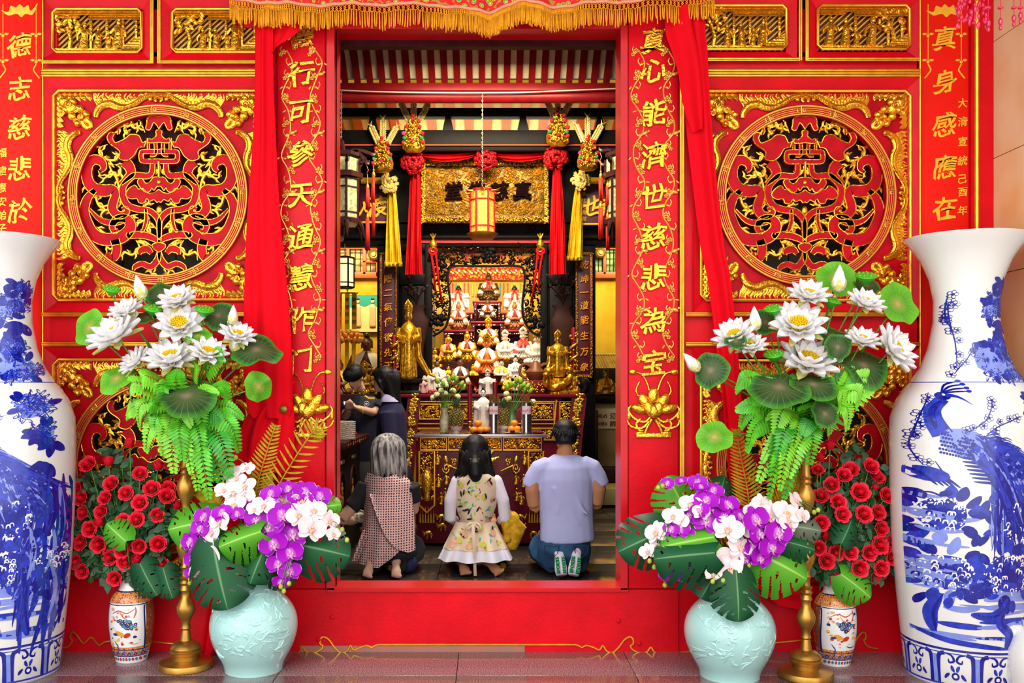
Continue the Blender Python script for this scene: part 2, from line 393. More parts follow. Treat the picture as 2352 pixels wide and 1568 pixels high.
RIBB = [
 ([(832,560),(838,620),(870,645),(950,640),(990,660),(1040,720),(1040,790),(1010,850),(940,880),(860,890),(812,925),(788,970),(786,1040),(785,1110)], [14,15,17,18,18,19,20,19,18,17,17,15,13,10]),
 ([(785,473),(895,473),(912,488),(912,522),(895,541),(785,541)], [13]*6),
 ([(862,378),(862,462)], [7,7]), ([(812,408),(812,490),(850,498)], [9,9,9]),
 ([(1035,545),(1000,575),(985,625),(1010,655),(1058,700)], [30,30,26,20,12]),
 ([(1200,612),(1178,590),(1190,548),(1240,528),(1285,560),(1298,625),(1285,690),(1240,738),(1170,750),(1115,745),(1095,780),(1112,835),(1115,880),(1085,918),(1040,922),(1012,900),(1022,872),(1050,880)], [10,16,24,28,30,30,32,34,34,30,24,26,26,24,20,16,12,8]),
 ([(1240,745),(1290,800),(1315,880),(1300,960),(1255,1050),(1180,1092),(1070,1085),(1005,1040),(988,985),(1025,945),(1085,950),(1118,998),(1100,1040),(1072,1024)], [14,24,28,30,34,36,36,34,30,26,22,18,14,8]),
 ([(1030,950),(1110,975),(1200,955),(1275,880)], [20,18,14,6]),
 ([(785,1110),(830,1082),(900,1062),(965,1062),(1002,1066),(1002,1045)], [12,18,20,20,14,7]),
 ([(1100,1095),(1085,1160),(1105,1220),(1145,1210),(1145,1180)], [26,26,24,16,8]),
 ([(785,1180),(800,1240),(845,1285),(905,1265),(955,1285),(968,1312)], [12,18,18,16,14,6]),
 ([(838,1192),(870,1160),(915,1172),(925,1200)], [12,20,18,8]),
 ([(880,880),(878,960),(900,1030),(920,1030)], [8,10,8,5])]
SCR = [[(890,335),(915,285),(960,305),(1000,280),(1035,310),(1020,345),(1000,335)],[(940,260),(970,280),(1030,270),(1080,310),(1085,350)],[(1155,420),(1205,440),(1212,480),(1170,522),(1100,530),(1078,490),(1100,470)],
 [(1152,540),(1130,600),(1090,660),(1070,740),(1060,830),(1085,870)],[(1105,560),(1062,590),(1078,640),(1130,630),(1180,660),(1222,640)],[(1300,680),(1315,720),(1280,755),(1300,800)],
 [(1170,775),(1232,790),(1205,860),(1130,838)],[(1110,880),(1180,890),(1212,950)],[(868,900),(900,960),(960,972),(992,930),(940,915)],[(808,1020),(850,978),(872,1030),(830,1060)],[(1235,1000),(1185,1040),(1130,1070),(1100,1020)],
 [(955,1095),(930,1150),(980,1200),(1040,1180),(1052,1240)],[(845,1135),(900,1105),(885,1165),(940,1190)],[(795,1275),(850,1310),(830,1352)],[(910,860),(870,840),(850,800)],[(820,635),(800,610),(830,590)],[(1090,770),(1075,820),(1100,850)],[(1215,1090),(1160,1140),(1130,1170)]]
def tapered(pts, n=5): 
 c = cr(pts, n); L = len(c); return c, [lerp(.3, 1, min(1, 1.6 * min(i, L - 1 - i) / (L / 2))) for i in range(L)]
def carve(red, gold, cx, cz, y0):
 def W(q, y): return Vector((cx + q[0], y, cz + q[1]))
 def line(pts, r, y, closed=False): gold.tube([W(q, y) for q in pts], r * .78, 5, flat=.8, closed=closed)
 for sh_ in SHAPES:
  h = cr([U(*q) for q in sh_], 3); out = h + [(-a, c) for a, c in reversed(h[1:-1])] if sh_[0][0] == 785 else h
  for outl in ([out] if sh_[0][0] == 785 else [out, [(-a, c) for a, c in out]]):
   red.prism([(cx + a, cz + c) for a, c in outl], y0, y0 + .03); line(outl, .0045, y0 - .001, True)
 for path, wd in RIBB:
  c = cr([(*U(*q), w * 1.2 / 630 * UN) for q, w in zip(path, wd)], 4)
  for s in (1, -1):
   Lf, Rt = [], []
   for i, q in enumerate(c):
    a = c[max(0, i - 1)]; bq = c[min(len(c) - 1, i + 1)]; dx, dz = bq[0] - a[0], bq[1] - a[1]; l = max(1e-6, sqrt(dx * dx + dz * dz)); nx, nz = -dz / l * q[2], dx / l * q[2]
    Lf.append((s * (q[0] + nx), q[1] + nz)); Rt.append((s * (q[0] - nx), q[1] - nz))
   vs = []; n = len(c)
   for yy in (y0 + .004, y0 + .034): vs += [W(q, yy) for q in Lf] + [W(q, yy) for q in Rt]
   fs = []
   for i in range(n - 1):
    f = (i, i + 1, n + i + 1, n + i); fs.append(f if s > 0 else f[::-1])
    fs.append((i, i + 2 * n, i + 1 + 2 * n, i + 1)); fs.append((n + i, n + i + 1, 3 * n + i + 1, 3 * n + i))
   red.add(vs, fs); line(Lf, .0042, y0 + .003); line(Rt, .0042, y0 + .003)
 for path in SCR:
  c, w = tapered([U(*q) for q in path])
  for s in (1, -1):
   gold.tube([W((s * q[0], q[1]), y0 + .014) for q in c], [.0095 * k for k in w], 6, flat=.8)
   for i in range(2, len(c) - 2, 3):
    a = c[i - 1]; bq = c[i + 1]; dx, dz = bq[0] - a[0], bq[1] - a[1]; l = max(1e-6, sqrt(dx * dx + dz * dz)); k = 1 if (i // 3) % 2 else -1
    p = c[i]; q1 = (p[0] - k * dz / l * .016 + dx / l * .01, p[1] + k * dx / l * .016 + dz / l * .01); q2 = (p[0] - k * dz / l * .024 + dx / l * .028, p[1] + k * dx / l * .024 + dz / l * .028)
    gold.tube([W((s * z[0], z[1]), y0 + .012) for z in (p, q1, q2)], [.008, .008, .002], 5, flat=.7)
 gold.tube([W(U(785, 545), y0 - .004), W(U(785, 652), y0 - .004)], .007, 6); gold.ball(W(U(785, 885), y0 + .005), (.018, .012, .026)); gold.ball(W(U(785, 690), y0 - .004), (.012, .006, .012))
def ring(red, gold, cx, cz, y0):
 def circ(r, y, n=96): return [(cx + r * UN * cos(2 * pi * i / n), y, cz + r * UN * sin(2 * pi * i / n)) for i in range(n)]
 n = 96; vs = circ(.90, y0) + circ(1.0, y0) + circ(.90, y0 + .05) + circ(1.0, y0 + .05)
 fs = []
 for i in range(n):
  j = (i + 1) % n; fs += [(i, i + n, j + n, j), (i + n, i + 3 * n, j + 3 * n, j + n), (i + 2 * n, i, j, j + 2 * n)]
 red.add(vs, fs)
 for r, w in ((.905, .0055), (.927, .0025), (.948, .0025), (.969, .0025), (.994, .006)): gold.tube(circ(r, y0 - .002), w, 6, closed=True, flat=.8)
 for k in range(16):
  a = 2 * pi * k / 16 + .06
  def C(r, d): return (cx + r * UN * cos(a + d), y0 - .004, cz + r * UN * sin(a + d))
  gold.tube([C(.97, -.045), C(.935, -.045), C(.935, -.018), C(.96, -.018)], .004, 5); gold.tube([C(.93, .045), C(.965, .045), C(.965, .018), C(.94, .018)], .004, 5); gold.tube([C(.91, 0), C(.985, 0)], .004, 5)
ARM = [(-.02,1.045),(-.035,1.08),(.03,1.12),(.14,1.10),(.25,1.03),(.34,.985),(.44,.985),(.54,1.02),(.63,1.0),(.69,.93),(.70,.87)]
ARMW = [.014,.02,.026,.028,.032,.036,.042,.046,.044,.036,.026]
def dragon(gold, cx, cz, y0, sx, sz, rs):
 def W(u, v, y=0.0): return Vector((cx + sx * u * UN, y0 + y, cz + sz * v * UN))
 c = cr([(a, b_, w) for (a, b_), w in zip(ARM, ARMW)], 6)
 for sw in (0, 1):
  q = [(b_, a, w) if sw else (a, b_, w) for a, b_, w in c]
  gold.tube([W(a, b_, -.004) for a, b_, w in q], [w * UN for a, b_, w in q], 8, flat=.55)
  for i in range(6, len(c) - 3, 1):                        # crest scales on the inner side
   a, b_, w = q[i]; n = Vector((a, b_)).normalized(); gold.ball(W(a - n.x * w * .3, b_ - n.y * w * .3, -.012), (.004, .008, .010), k=1)
  for i in range(10, 60, 2):                               # flames licking out towards the frame
   a, b_, w = c[min(i, len(c) - 1)]; x0 = a; tip = 1.155 + rs.uniform(-.025, .005); z0 = b_ + w * .4
   dx = rs.uniform(-.02, .035); pth = [(x0, z0), (x0 - .022, lerp(z0, tip, .4)), (x0 + .016 + dx * .4, lerp(z0, tip, .72)), (x0 + dx, tip)]
   pth = cr(pth, 3); gold.tube([W(*((b2, a2) if sw else (a2, b2)), .006) for a2, b2 in pth], [lerp(.013, .002, k / (len(pth) - 1)) for k in range(len(pth))], 5, flat=.6)
  for a in (.80, .86, .92, .98, 1.04, 1.10):
   pth = cr([(a, 1.08), (a - .015, 1.11), (a + .015, 1.13), (a + .01, 1.155)], 3); gold.tube([W(*((b2, a2) if sw else (a2, b2)), .004) for a2, b2 in pth], [lerp(.026, .003, k / (len(pth) - 1)) for k in range(len(pth))], 5, flat=.6)
  gold.ball(W(*((1.075, .09) if sw else (.09, 1.075))), (.014, .012, .014)); gold.ball(W(*((1.08, .32) if sw else (.3, 1.1))), (.011, .01, .013))
  pth = cr([(.80, .93), (.86, .86), (.83, .78), (.77, .76), (.76, .82), (.80, .83)], 4); gold.tube([W(*((b2, a2) if sw else (a2, b2))) for a2, b2 in pth], [lerp(.022, .006, k / (len(pth) - 1)) for k in range(len(pth))], 6, flat=.7)
 for a, b_, r in ((.97, .97, .075), (.88, .96, .05), (.96, .88, .05), (1.05, 1.04, .06), (1.03, .95, .045), (.95, 1.04, .045), (.80, .90, .04), (.90, .80, .04), (.86, .87, .045), (1.08, .98, .03), (.98, 1.08, .03)):
  gold.ball(W(a, b_, -.006), (r * UN * 1.05, .024, r * UN), rot=(0, rs.uniform(0, 3), 0))
 for a, b_, r in ((.99, 1.0, .045), (.90, .93, .03), (1.05, .9, .03), (.84, .86, .025)):
  sp_ = [(a + r * (1 - k / 16) * cos(k * .75), b_ + r * (1 - k / 16) * sin(k * .75)) for k in range(16)]
  gold.tube([W(q[0], q[1], -.032) for q in sp_], .0045, 5)
def medallion_panel(cx, cy, label, seed):
 x0, z0 = X(cx), Z(cy); rs = random.Random(seed)
 root = thing('carved_window_panel', label, 'carved panel', (x0, .0, z0 - .6), 'round carved dragon panels')
 h = 1.19 * UN; grd = MB(); k = 64
 hole = [(x0 + .92 * UN * cos(2 * pi * i / k), z0 + .92 * UN * sin(2 * pi * i / k)) for i in range(k)]
 grd.prism([(x0 - h, z0 - h), (x0 + h, z0 - h), (x0 + h, z0 + h), (x0 - h, z0 + h)], -.001, .045, holes=[hole]); grd.obj('ground_board', REDD, root, None)
 f = MB(); e = 1.17 * UN; b_ = .03; f.tube([(x0 + a, -.012, z0 + c) for a, c in ((-e + b_, -e), (e - b_, -e), (e, -e + b_), (e, e - b_), (e - b_, e), (-e + b_, e), (-e, e - b_), (-e, -e + b_))], .009, 8, closed=True); f.obj('frame', GOLD2, root)
 r1, g1 = MB(), MB(); ring(r1, g1, x0, z0, -.022); rg = r1.obj('fret_ring', REDD, root, 30); g1.obj('fret_line', mat('fret_gold', '#E8A040', .35, .6, var=.1), rg)
 r2, g2 = MB(), MB(); carve(r2, g2, x0, z0, .002); tr = r2.obj('scroll_tracery', REDD, root, 30); g2.obj('gilded_leaf', GOLD, tr)
 for sx in (-1, 1):
  for sz in (-1, 1): d = MB(); dragon(d, x0, z0, -.006, sx, sz, rs); d.obj('corner_dragon', GOLD, root, 60)
 return root
medallion_panel(365, 449, 'upper left square carved panel, gold dragons around a red scroll roundel, beside the left curtain', 1)
medallion_panel(365, 1066, 'lower left carved dragon panel mostly hidden behind white lotus and red roses', 2)
medallion_panel(1849, 450, 'upper right square carved panel, gold dragons around a red scroll roundel, above the right lotus bouquet', 3)
medallion_panel(1849, 1068, 'lower right carved dragon panel mostly hidden behind the right lotus bouquet and roses', 4)

# ---------------------------------------------------------------- small pierced scenes along the top
def figure(g, px, py, h, y, rs):
 """a small carved figure, feet at (px,py), height h px"""
 s = h / 410; c = Vector((X(px), y, Z(py))); tl = rs.uniform(-.12, .12)
 def q(a, b_): return c + Vector((a * s + tl * b_ * s, 0, b_ * s))
 g.tube([q(0, 0), q(.0, .25), q(.02, .5), q(0, .72), q(0, .8)], [.20 * s, .17 * s, .13 * s, .15 * s, .06 * s], 7, flat=.8); g.ball(q(0, .9), (.09 * s, .08 * s, .11 * s), k=1); g.ball(q(0, 1.0), (.06 * s, .05 * s, .05 * s), k=1)
 for k in (-1, 1): 
  u = rs.uniform(.3, .75); g.tube([q(k * .13, .7), q(k * .26, .55), q(k * (.2 + .15 * u), u)], [.06 * s, .06 * s, .04 * s], 5); g.tube([q(k * .06, .1), q(k * .13, 0)], [.07 * s, .05 * s], 5)
def roof(g, x0, x1, y0, y1, y):
 for k in range(4): g.tube([(X(x0), y - .004 * k, Z(y0 + k * 3.2)), (X(x1), y - .004 * k, Z(y1 + k * 3.2))], .0045, 5)
def scene_panel(x0, x1, label, kind, seed):
 rs = random.Random(seed); y0, y1 = (22, 121) if x0 < 1000 else (14, 114)
 root = thing('carved_scene_panel', label, 'carved panel', (X((x0 + x1) / 2), 0, Z(y1)), 'pierced gold scenes along the top')
 g = MB(); b_ = 9; g.tube([(X(a), -.012, Z(c)) for a, c in ((x0 + b_, y0), (x1 - b_, y0), (x1, y0 + b_), (x1, y1 - b_), (x1 - b_, y1), (x0 + b_, y1), (x0, y1 - b_), (x0, y0 + b_))], .009, 8, closed=True); g.obj('frame', GOLD2, root)
 bk = MB(); rect(bk, x0, y0, x1, y1, .03, .045); bk.obj('back_board', mat('scene_back', '#5A0A12', .5, var=.3, vscale=30), root)
 l = MB()
 for k in range(-6, 24): 
  a = x0 + k * 14; pa, pb = (a, y1), (a + (y1 - y0) * 1.1, y0)
  if pb[0] < x0 or pa[0] > x1: continue
  def cl(p, q, xx): tt = (xx - p[0]) / (q[0] - p[0]); return (xx, lerp(p[1], q[1], tt))
  if pa[0] < x0: pa = cl(pa, pb, x0)
  if pb[0] > x1: pb = cl(pa, pb, x1)
  l.tube([(X(pa[0]), .022, Z(pa[1])), (X(pb[0]), .022, Z(pb[1]))], .005, 5)
 l.obj('lattice', GOLDP, root)
 s = MB(); w = x1 - x0
 roof(s, x0 + w * .40, x0 + w * .98, y0 + 14, y0 + 14, -.002); roof(s, x0 + w * .03, x0 + w * .3, y0 + 10, y0 + 10, .004); roof(s, x0 + 4, x1 - 4, y0 + 3, y0 + 3, .0)
 for a in (.42, .60, .78, .93): s.bbox((X(x0 + w * a), .006, Z((y0 + y1) / 2 + 8)), (.014, .02, .17), .003)
 rect(s, x0 + 5, y1 - 8, x1 - 5, y1 - 2, -.012, .02)
 for k in range(22): s.ball((X(x0 + rs.uniform(6, w - 6)), .012, Z(y1 - rs.uniform(6, 14))), (.012, .012, .008), k=1)
 s.add([(X(x1 - 62), -.012, Z(y1 - 4)), (X(x1 - 4), -.012, Z(y1 - 4)), (X(x1 - 4), -.012, Z(y1 - 36)), (X(x1 - 62), .02, Z(y1 - 4)), (X(x1 - 4), .02, Z(y1 - 4)), (X(x1 - 4), .02, Z(y1 - 36))], [(0, 1, 2), (0, 2, 5, 3)])
 for k in range(5): s.tube([(X(x1 - 60 + k * 11), -.014, Z(y1 - 5 - k * 6)), (X(x1 - 5), -.014, Z(y1 - 5 - k * 6))], .003, 5)
 s.obj('pavilion', GOLD, root)
 tr = MB(); tx = x0 + w * (.18 if kind != 2 else .82)
 tr.tube([(X(tx), -.0, Z(y1 - 4)), (X(tx + 4), -.004, Z(y1 - 30)), (X(tx - 4), -.004, Z(y1 - 55)), (X(tx + 6), 0, Z(y0 + 22))], [.014, .012, .01, .005], 6)
 for k in range(26):
  a = rs.uniform(-.16, .16) * w; c = rs.uniform(6, 55); tr.ball((X(min(max(tx + a, x0 + 9), x1 - 9)), rs.uniform(-.012, .008), Z(y0 + c)), (.022, .012, .013), rot=(0, rs.uniform(0, 3), 0), k=1)
 tr.obj('tree', GOLD, root)
 for k, a in enumerate((.34, .5, .62, .72) if kind != 2 else (.12, .3, .42, .58)): f = MB(); figure(f, x0 + w * a, y1 - 8, rs.uniform(46, 66) if k != 2 else 40, -.008, rs); f.obj('figure', GOLD, root, 60)
scene_panel(123, 327, 'far left gold pierced scene with tree and pavilion, above the left dragon panel', 0, 1)
scene_panel(397, 600, 'gold pierced scene half covered by the left curtain, second from the left at the top', 1, 2)
scene_panel(1600, 1805, 'gold pierced scene of standing figures beside the right curtain at the top', 1, 3)
scene_panel(1877, 2087, 'far right gold pierced scene with robed figures under a tree at the top', 2, 4)

# ---------------------------------------------------------------- couplet boards
def small_flower(g, c, s, R=None):
 for k in range(5): a = k * 2 * pi / 5 + .3; g.ball(Vector(c) + Vector((cos(a) * s, -.002, sin(a) * s)), (s * .75, .006, s * .75), k=1)
 g.ball(Vector(c) + Vector((0, -.006, 0)), s * .5, k=1)
def vine(g, px, py0, py1, y, rs):
 n = 26; pts = []
 for i in range(n + 1): pts.append((px + 13 * sin(i * 1.25) + rs.uniform(-4, 4), lerp(py0, py1, i / n)))
 c = cr(pts, 3); g.tube([(X(a), y, Z(b_)) for a, b_ in c], .0042, 5)
 for i, (a, b_) in enumerate(pts):
  k = 1 if sin(i * 1.25) < 0 else -1
  q = cr([(a, b_), (a + k * 9, b_ + 6), (a + k * 15, b_ - 3), (a + k * 12, b_ - 10)], 2); g.tube([(X(u), y, Z(v)) for u, v in q], .0032, 5)
  if i % 2 == 0: small_flower(g, (X(a + k * 7), y, Z(b_ + rs.uniform(-4, 4))), rs.uniform(.0085, .013)); small_flower(g, (X(a + k * 14), y, Z(b_ + 9)), .008)
  else:
   for u in (-1, 1): g.ball((X(a + u * 8), y, Z(b_ + 4)), (.014, .004, .006), rot=(0, u * .6 + rs.uniform(-.5, .5), 0), k=1)
  if i % 5 == 2: g.ball((X(a - k * 6), y - .004, Z(b_)), (.024, .009, .012), rot=(0, rs.uniform(-.6, .6), 0), k=1); g.ball((X(a - k * 14), y - .004, Z(b_ - 4)), .009, k=1); g.tube([(X(a - k * 2), y, Z(b_)), (X(a + k * 8), y, Z(b_ + 9))], [.009, .003], 5)
def lotus_carving(root, cx, cy, y):
 g = MB(); W = lambda a, b_, d=0: Vector((X(cx + a), y + d, Z(cy + b_)))
 for a, r in ((-62, .5), (-36, .28), (-14, .1), (14, -.1), (36, -.28), (62, -.5)): pass
 for a, b_, ang, l, w in ((0, -30, 0, .05, .034), (-20, -16, -.6, .055, .03), (20, -16, .6, .055, .03), (-34, 0, -1.25, .05, .026), (34, 0, 1.25, .05, .026), (-10, 0, -.25, .045, .03), (10, 0, .25, .045, .03), (0, 6, 0, .04, .03)):
  g.ball(W(a, b_, -.004 * (b_ + 40) / 10), (w, .018, l), rot=(0, ang, 0))
 for s in (-1, 1):
  for k, q in enumerate((((8, 20), (22, 30), (44, 22), (58, 4), (50, -8), (44, 2)), ((10, 30), (28, 44), (52, 40), (60, 26)), ((4, 24), (16, 46), (20, 60)), ((30, 24), (40, 34), (34, 48), (24, 50)))):
   c = cr([(s * a, b_) for a, b_ in q], 3); g.tube([W(a, b_) for a, b_ in c], [lerp(.011, .006, i / len(c)) for i in range(len(c))], 6)
  st_ = cr([(s * 8, -36), (s * 16, -62), (s * 28, -80), (s * 44, -84)], 3); g.tube([W(a, b_) for a, b_ in st_], .0045, 5); g.ball(W(s * 48, -84), (.022, .01, .017))
  st_ = cr([(s * 26, -20), (s * 40, -40), (s * 32, -62)], 3); g.tube([W(a, b_) for a, b_ in st_], .004, 5)
  g.ball(W(s * 56, 16), (.012, .01, .03)); g.ball(W(s * 30, 56), (.03, .012, .012))
 brect(g, cx - 40, cy + 56, cx + 40, cy + 66, y - .01, y + .01, .004)
 for k in range(7): g.ball(W(-36 + k * 12, 58), (.012, .012, .012), k=1)
 g.obj('lotus_carving', GOLD, root, 60)
def couplet(x0, x1, xc, chars, ys, label, seed, carve_at=None):
 rs = random.Random(seed); root = thing('couplet_board', label, 'sign board', (X((x0 + x1) / 2), 0, Z(1352)), 'tall couplet boards on the red front')
 b_ = MB(); brect(b_, x0, 30, x1, 1350, -.022, .012, .006); b_.obj('board', RED, root)
 for ch, py in zip(chars, ys):
  m = MB(); add_text(m, ch, (X(xc), -.026, Z(py)), .150, bevel=.014, ext=.05, brush=1.0); m.obj('character', GOLD, root, 30)
 for vx in (x0 + 22, x1 - 22):
  m = MB(); vine(m, vx + (0 if vx < xc else 0), 120, 820, -.024, rs); m.obj('vine_carving', mat('vine_gold', '#F3B24C', .35, .5, var=.1), root, 60)
 lotus_carving(root, xc + (14 if x0 < 1000 else 0), 938, -.03)
couplet(638, 748, 694, '德行可參天通慧作门', (85, 172, 262, 355, 452, 546, 638, 735, 828), 'red couplet board with raised gold characters on the left of the doorway, behind the curtain', 5)
couplet(1442, 1556, 1499, '真心能濟世慈悲為宝', (98, 165, 262, 360, 453, 545, 637, 737, 832), 'red couplet board with raised gold characters on the right of the doorway', 6)
def side_couplet(x0, x1, xc, chars, ys, sc, sx, sy, label):
 root = thing('couplet_board', label, 'sign board', (X((x0 + x1) / 2), 0, Z(1490)), 'tall couplet boards on the red front')
 b_ = MB(); brect(b_, x0, -60, x1, 1490, -.012, .012, .003); b_.obj('board', REDO, root)
 for ch, py in zip(chars, ys): m = MB(); add_text(m, ch, (X(xc), -.014, Z(py)), .138, bevel=.006, ext=.012, brush=1.0); m.obj('character', GOLDP, root, 30)
 for ch, py in zip(sc, sy): m = MB(); add_text(m, ch, (X(sx), -.014, Z(py)), .056, bevel=.01, ext=.01, brush=.8); m.obj('character', GOLDP, root, 30)
 g = MB()
 out = cr([(xc - 42, 26), (xc - 26, 30), (xc - 20, 16), (xc - 8, 20), (xc, 12), (xc + 10, 20), (xc + 20, 14), (xc + 26, 28), (xc + 42, 10), (xc + 30, 36), (xc + 14, 34), (xc + 4, 42), (xc - 6, 34), (xc - 26, 38)], 3, True)
 g.prism([(X(a), Z(c)) for a, c in out], -.016, -.012)
 for s in (-1, 1):
  a = xc + s * 38; g.tube([(X(a), -.014, Z(12)), (X(a), -.014, Z(150))], .0025, 5)
  for c in (80, 140): 
   for u in (-8, 8): g.ball((X(a + u), -.014, Z(c)), (.014, .004, .008), k=1)
   g.ball((X(a), -.014, Z(c + 4)), (.01, .004, .01), k=1)
  g.tube([(X(u), -.014, Z(v)) for u, v in cr([(a, 150), (a - s * 6, 162), (a, 172), (a + s * 8, 182)], 3)], .0045, 5)
 g.obj('painted_bat', GOLDP, root)
side_couplet(-12, 98, 48, '德志慈悲於', (106, 205, 294, 388, 485), '福建惠安弟子', 7, (352, 394, 432, 464, 496, 526), 'orange-red couplet board at the far left above the blue and white vase')
side_couplet(2112, 2222, 2167, '真身感應在', (90, 190, 288, 385, 478), '大清宣統己酉年', 2208, (238, 281, 326, 370, 412, 442, 484), 'orange-red couplet board at the far right above the blue and white vase')

# ---------------------------------------------------------------- valance with fringe, curtains
CLOTH = mat('red_cloth', '#E2061A', .8, var=.05, vscale=4, spec=.1, bump=.08, bscale=120)
YV = -.16
HEM = [(530, -2), (600, 4), (640, 8), (700, 11), (760, 11), (880, 10), (1000, 12), (1060, 19), (1100, 27), (1122, 29), (1142, 22), (1165, 10), (1200, 3), (1230, 8), (1262, 15), (1300, 13), (1340, 9), (1440, 3), (1560, -4), (1640, -10)]
def PV(px, py, y=YV): return P(px, py, y)
vr = thing('door_valance', 'embroidered red valance with a long orange fringe across the top of the doorway', 'valance', tuple(PV(1090, -60)))
c = MB(); h = cr(HEM, 4); N_ = len(h)
def vfn(u, v):
 i = u * (N_ - 1); k = min(int(i), N_ - 2); a = lerp(h[k][0], h[k + 1][0], i - k); z = lerp(h[k][1], h[k + 1][1], i - k)
 p = PV(a, lerp(-95, z, v)); p.y += .018 * sin(a * .045) * v + .008 * sin(a * .13) * v; return p
c.grid(vfn, 140, 6); 
vm = mat('embroidery', '#E5121B', .75, col2='#E5121B')
t = vm.node_tree; bn = t.nodes['Principled BSDF']; tcn = t.nodes.new('ShaderNodeTexCoord'); v1 = t.nodes.new('ShaderNodeTexVoronoi'); v1.inputs['Scale'].default_value = 26; t.links.new(tcn.outputs['Object'], v1.inputs['Vector'])
rp = t.nodes.new('ShaderNodeValToRGB'); t.links.new(v1.outputs['Distance'], rp.inputs[0]); el = rp.color_ramp.elements; rp.color_ramp.interpolation = 'CONSTANT'
for i, (p_, cc) in enumerate(((0, '#F2D23A'), (.18, '#3FA63A'), (.30, '#F2C12A'), (.36, '#E5121B'), (.62, '#E5121B'), (.70, '#B98A28'))):
 if i > 1: el.new(p_)
 el[i].position = p_; el[i].color = (*lin(cc), 1)
t.links.new(rp.outputs[0], bn.inputs['Base Color']); c.obj('embroidered_cloth', vm, vr, 180)
c = MB(); c.tube([vfn(i / 140, 1) + Vector((0, -.006, 0)) for i in range(141)], .009, 8); c.obj('cord_trim', mat('pink_cord', '#F3A07C', .8, bump=.5, bscale=200), vr, 180)
c = MB(); rs = random.Random(3); net = MB()
for i in range(430):
 u = (i + .5) / 430; p = vfn(u, 1); l = (.118 + rs.uniform(-.012, .012)); sw = rs.uniform(-.006, .006); b_ = p + Vector((0, rs.uniform(-.012, .012), -.035))
 c.tube([b_, b_ + Vector((sw * .5, rs.uniform(-.004, .004), -l * .5)), b_ + Vector((sw, rs.uniform(-.006, .006), -l + .03))], [.0042, .0044, .0034], 5)
 if i % 2 == 0:
  for s in (-1, 1): q = vfn(min(1, max(0, u + s * .0035)), 1); net.tube([p + Vector((0, 0, -.004)), q + Vector((0, 0, -.022)), p + Vector((0, 0, -.04))], .003, 4)
FR = mat('fringe_orange', '#FFA50A', .8, var=.15, vscale=60, bump=.4, bscale=300)
fo = c.obj('fringe', FR, vr, 180); fo['kind'] = 'stuff'; net.obj('fringe_netting', FR, vr, 180)

def curtain_mesh(mb, rows, y, folds, amp, nv=60, nu=48, ph=0.0, tw=0.0, thick=0.0):
 """rows: (py, xl, xr) down the cloth"""
 rl = [(r[0], r[1]) for r in rows]; rr = [(r[0], r[2]) for r in rows]; y0, y1 = rows[0][0], rows[-1][0]
 def fn(u, v):
  py = lerp(y0, y1, v); a, b_ = interp(rl, py), interp(rr, py); px = lerp(a, b_, u)
  f = sin(u * folds * 2 * pi + ph + tw * v * 3 + .5 * sin(v * 5)) + .4 * sin(u * folds * 4.3 * pi + 1.3 + v * 2)
  p = P(px, py, y); p.y += amp * f + .02 * cos(u * pi); return p
 mb.grid(fn, nu, nv)
def sm(rows): return cr(rows, 6)
lc = thing('red_curtain', 'red cloth curtain gathered and hanging on the left of the doorway beside lotus flowers', 'curtain', tuple(P(600, 1060, -.1)), 'red curtains tied back at the doorway')
c = MB(); curtain_mesh(c, sm([(10, 583, 628), (150, 582, 628), (300, 578, 634), (500, 564, 645), (700, 558, 664), (850, 558, 672), (935, 566, 672), (960, 580, 664)]), -.10, 1.4, .018, 80); c.obj('hanging_cloth', CLOTH, lc, 180)
c = MB(); curtain_mesh(c, sm([(30, 610, 640), (60, 622, 690), (85, 620, 676), (110, 622, 640), (125, 624, 628)]), -.11, 1.0, .012, 30, 24); c.obj('swag', CLOTH, lc, 180)
c = MB(); curtain_mesh(c, sm([(925, 590, 674), (960, 560, 676), (1010, 540, 676), (1060, 530, 672), (1085, 528, 664)]), -.085, 2.2, .022, 40, 60); c.obj('gathered_hem', CLOTH, lc, 180)
c = MB(); curtain_mesh(c, sm([(1060, 540, 600), (1150, 520, 570), (1300, 490, 530), (1420, 470, 512), (1480, 462, 500), (1506, 460, 492)]), -.07, 1.2, .014, 50, 24); c.obj('tail', CLOTH, lc, 180)
m = MB(); m.lathe([(.001, -.012), (.02, -.012), (.024, -.004), (.02, .004), (.012, .008), (.001, .010)], n=20, cap=False); m.V = [Vector((v.x, -v.z, v.y)) + P(651, 940, -.135) for v in m.V]; m.obj('rosette_button', mat('antique_brass', '#8C6A2A', .4, .8), lc)
rc = thing('red_curtain', 'red cloth curtain twisted into a narrow strip on the right of the doorway', 'curtain', tuple(P(1640, 1100, -.1)), 'red curtains tied back at the doorway')
c = MB(); curtain_mesh(c, sm([(8, 1542, 1612), (60, 1540, 1618), (120, 1548, 1624), (200, 1568, 1628), (283, 1578, 1634), (405, 1592, 1644), (567, 1612, 1662), (641, 1628, 1676), (803, 1648, 1692), (950, 1664, 1702), (1080, 1674, 1712), (1180, 1690, 1730)]), -.10, 1.0, .016, 90); c.obj('hanging_cloth', CLOTH, rc, 180)
c = MB(); curtain_mesh(c, sm([(15, 1530, 1580), (70, 1532, 1590), (110, 1545, 1600), (160, 1560, 1608), (240, 1572, 1612), (300, 1592, 1612)]), -.125, .8, .012, 40, 24, 1.0); c.obj('swag', CLOTH, rc, 180)
c = MB(); 
def tail(u, v):
 px = lerp(1720, 1912, u); a = interp([(0, 1300), (.5, 1335), (1, 1352)], u); b_ = interp([(0, 1330), (.35, 1390), (.7, 1402), (1, 1362)], u); p = P(px, lerp(a, b_, v), -.05 - .02 * sin(u * 3)); p.y += .012 * sin(v * 9 + u * 2); return p
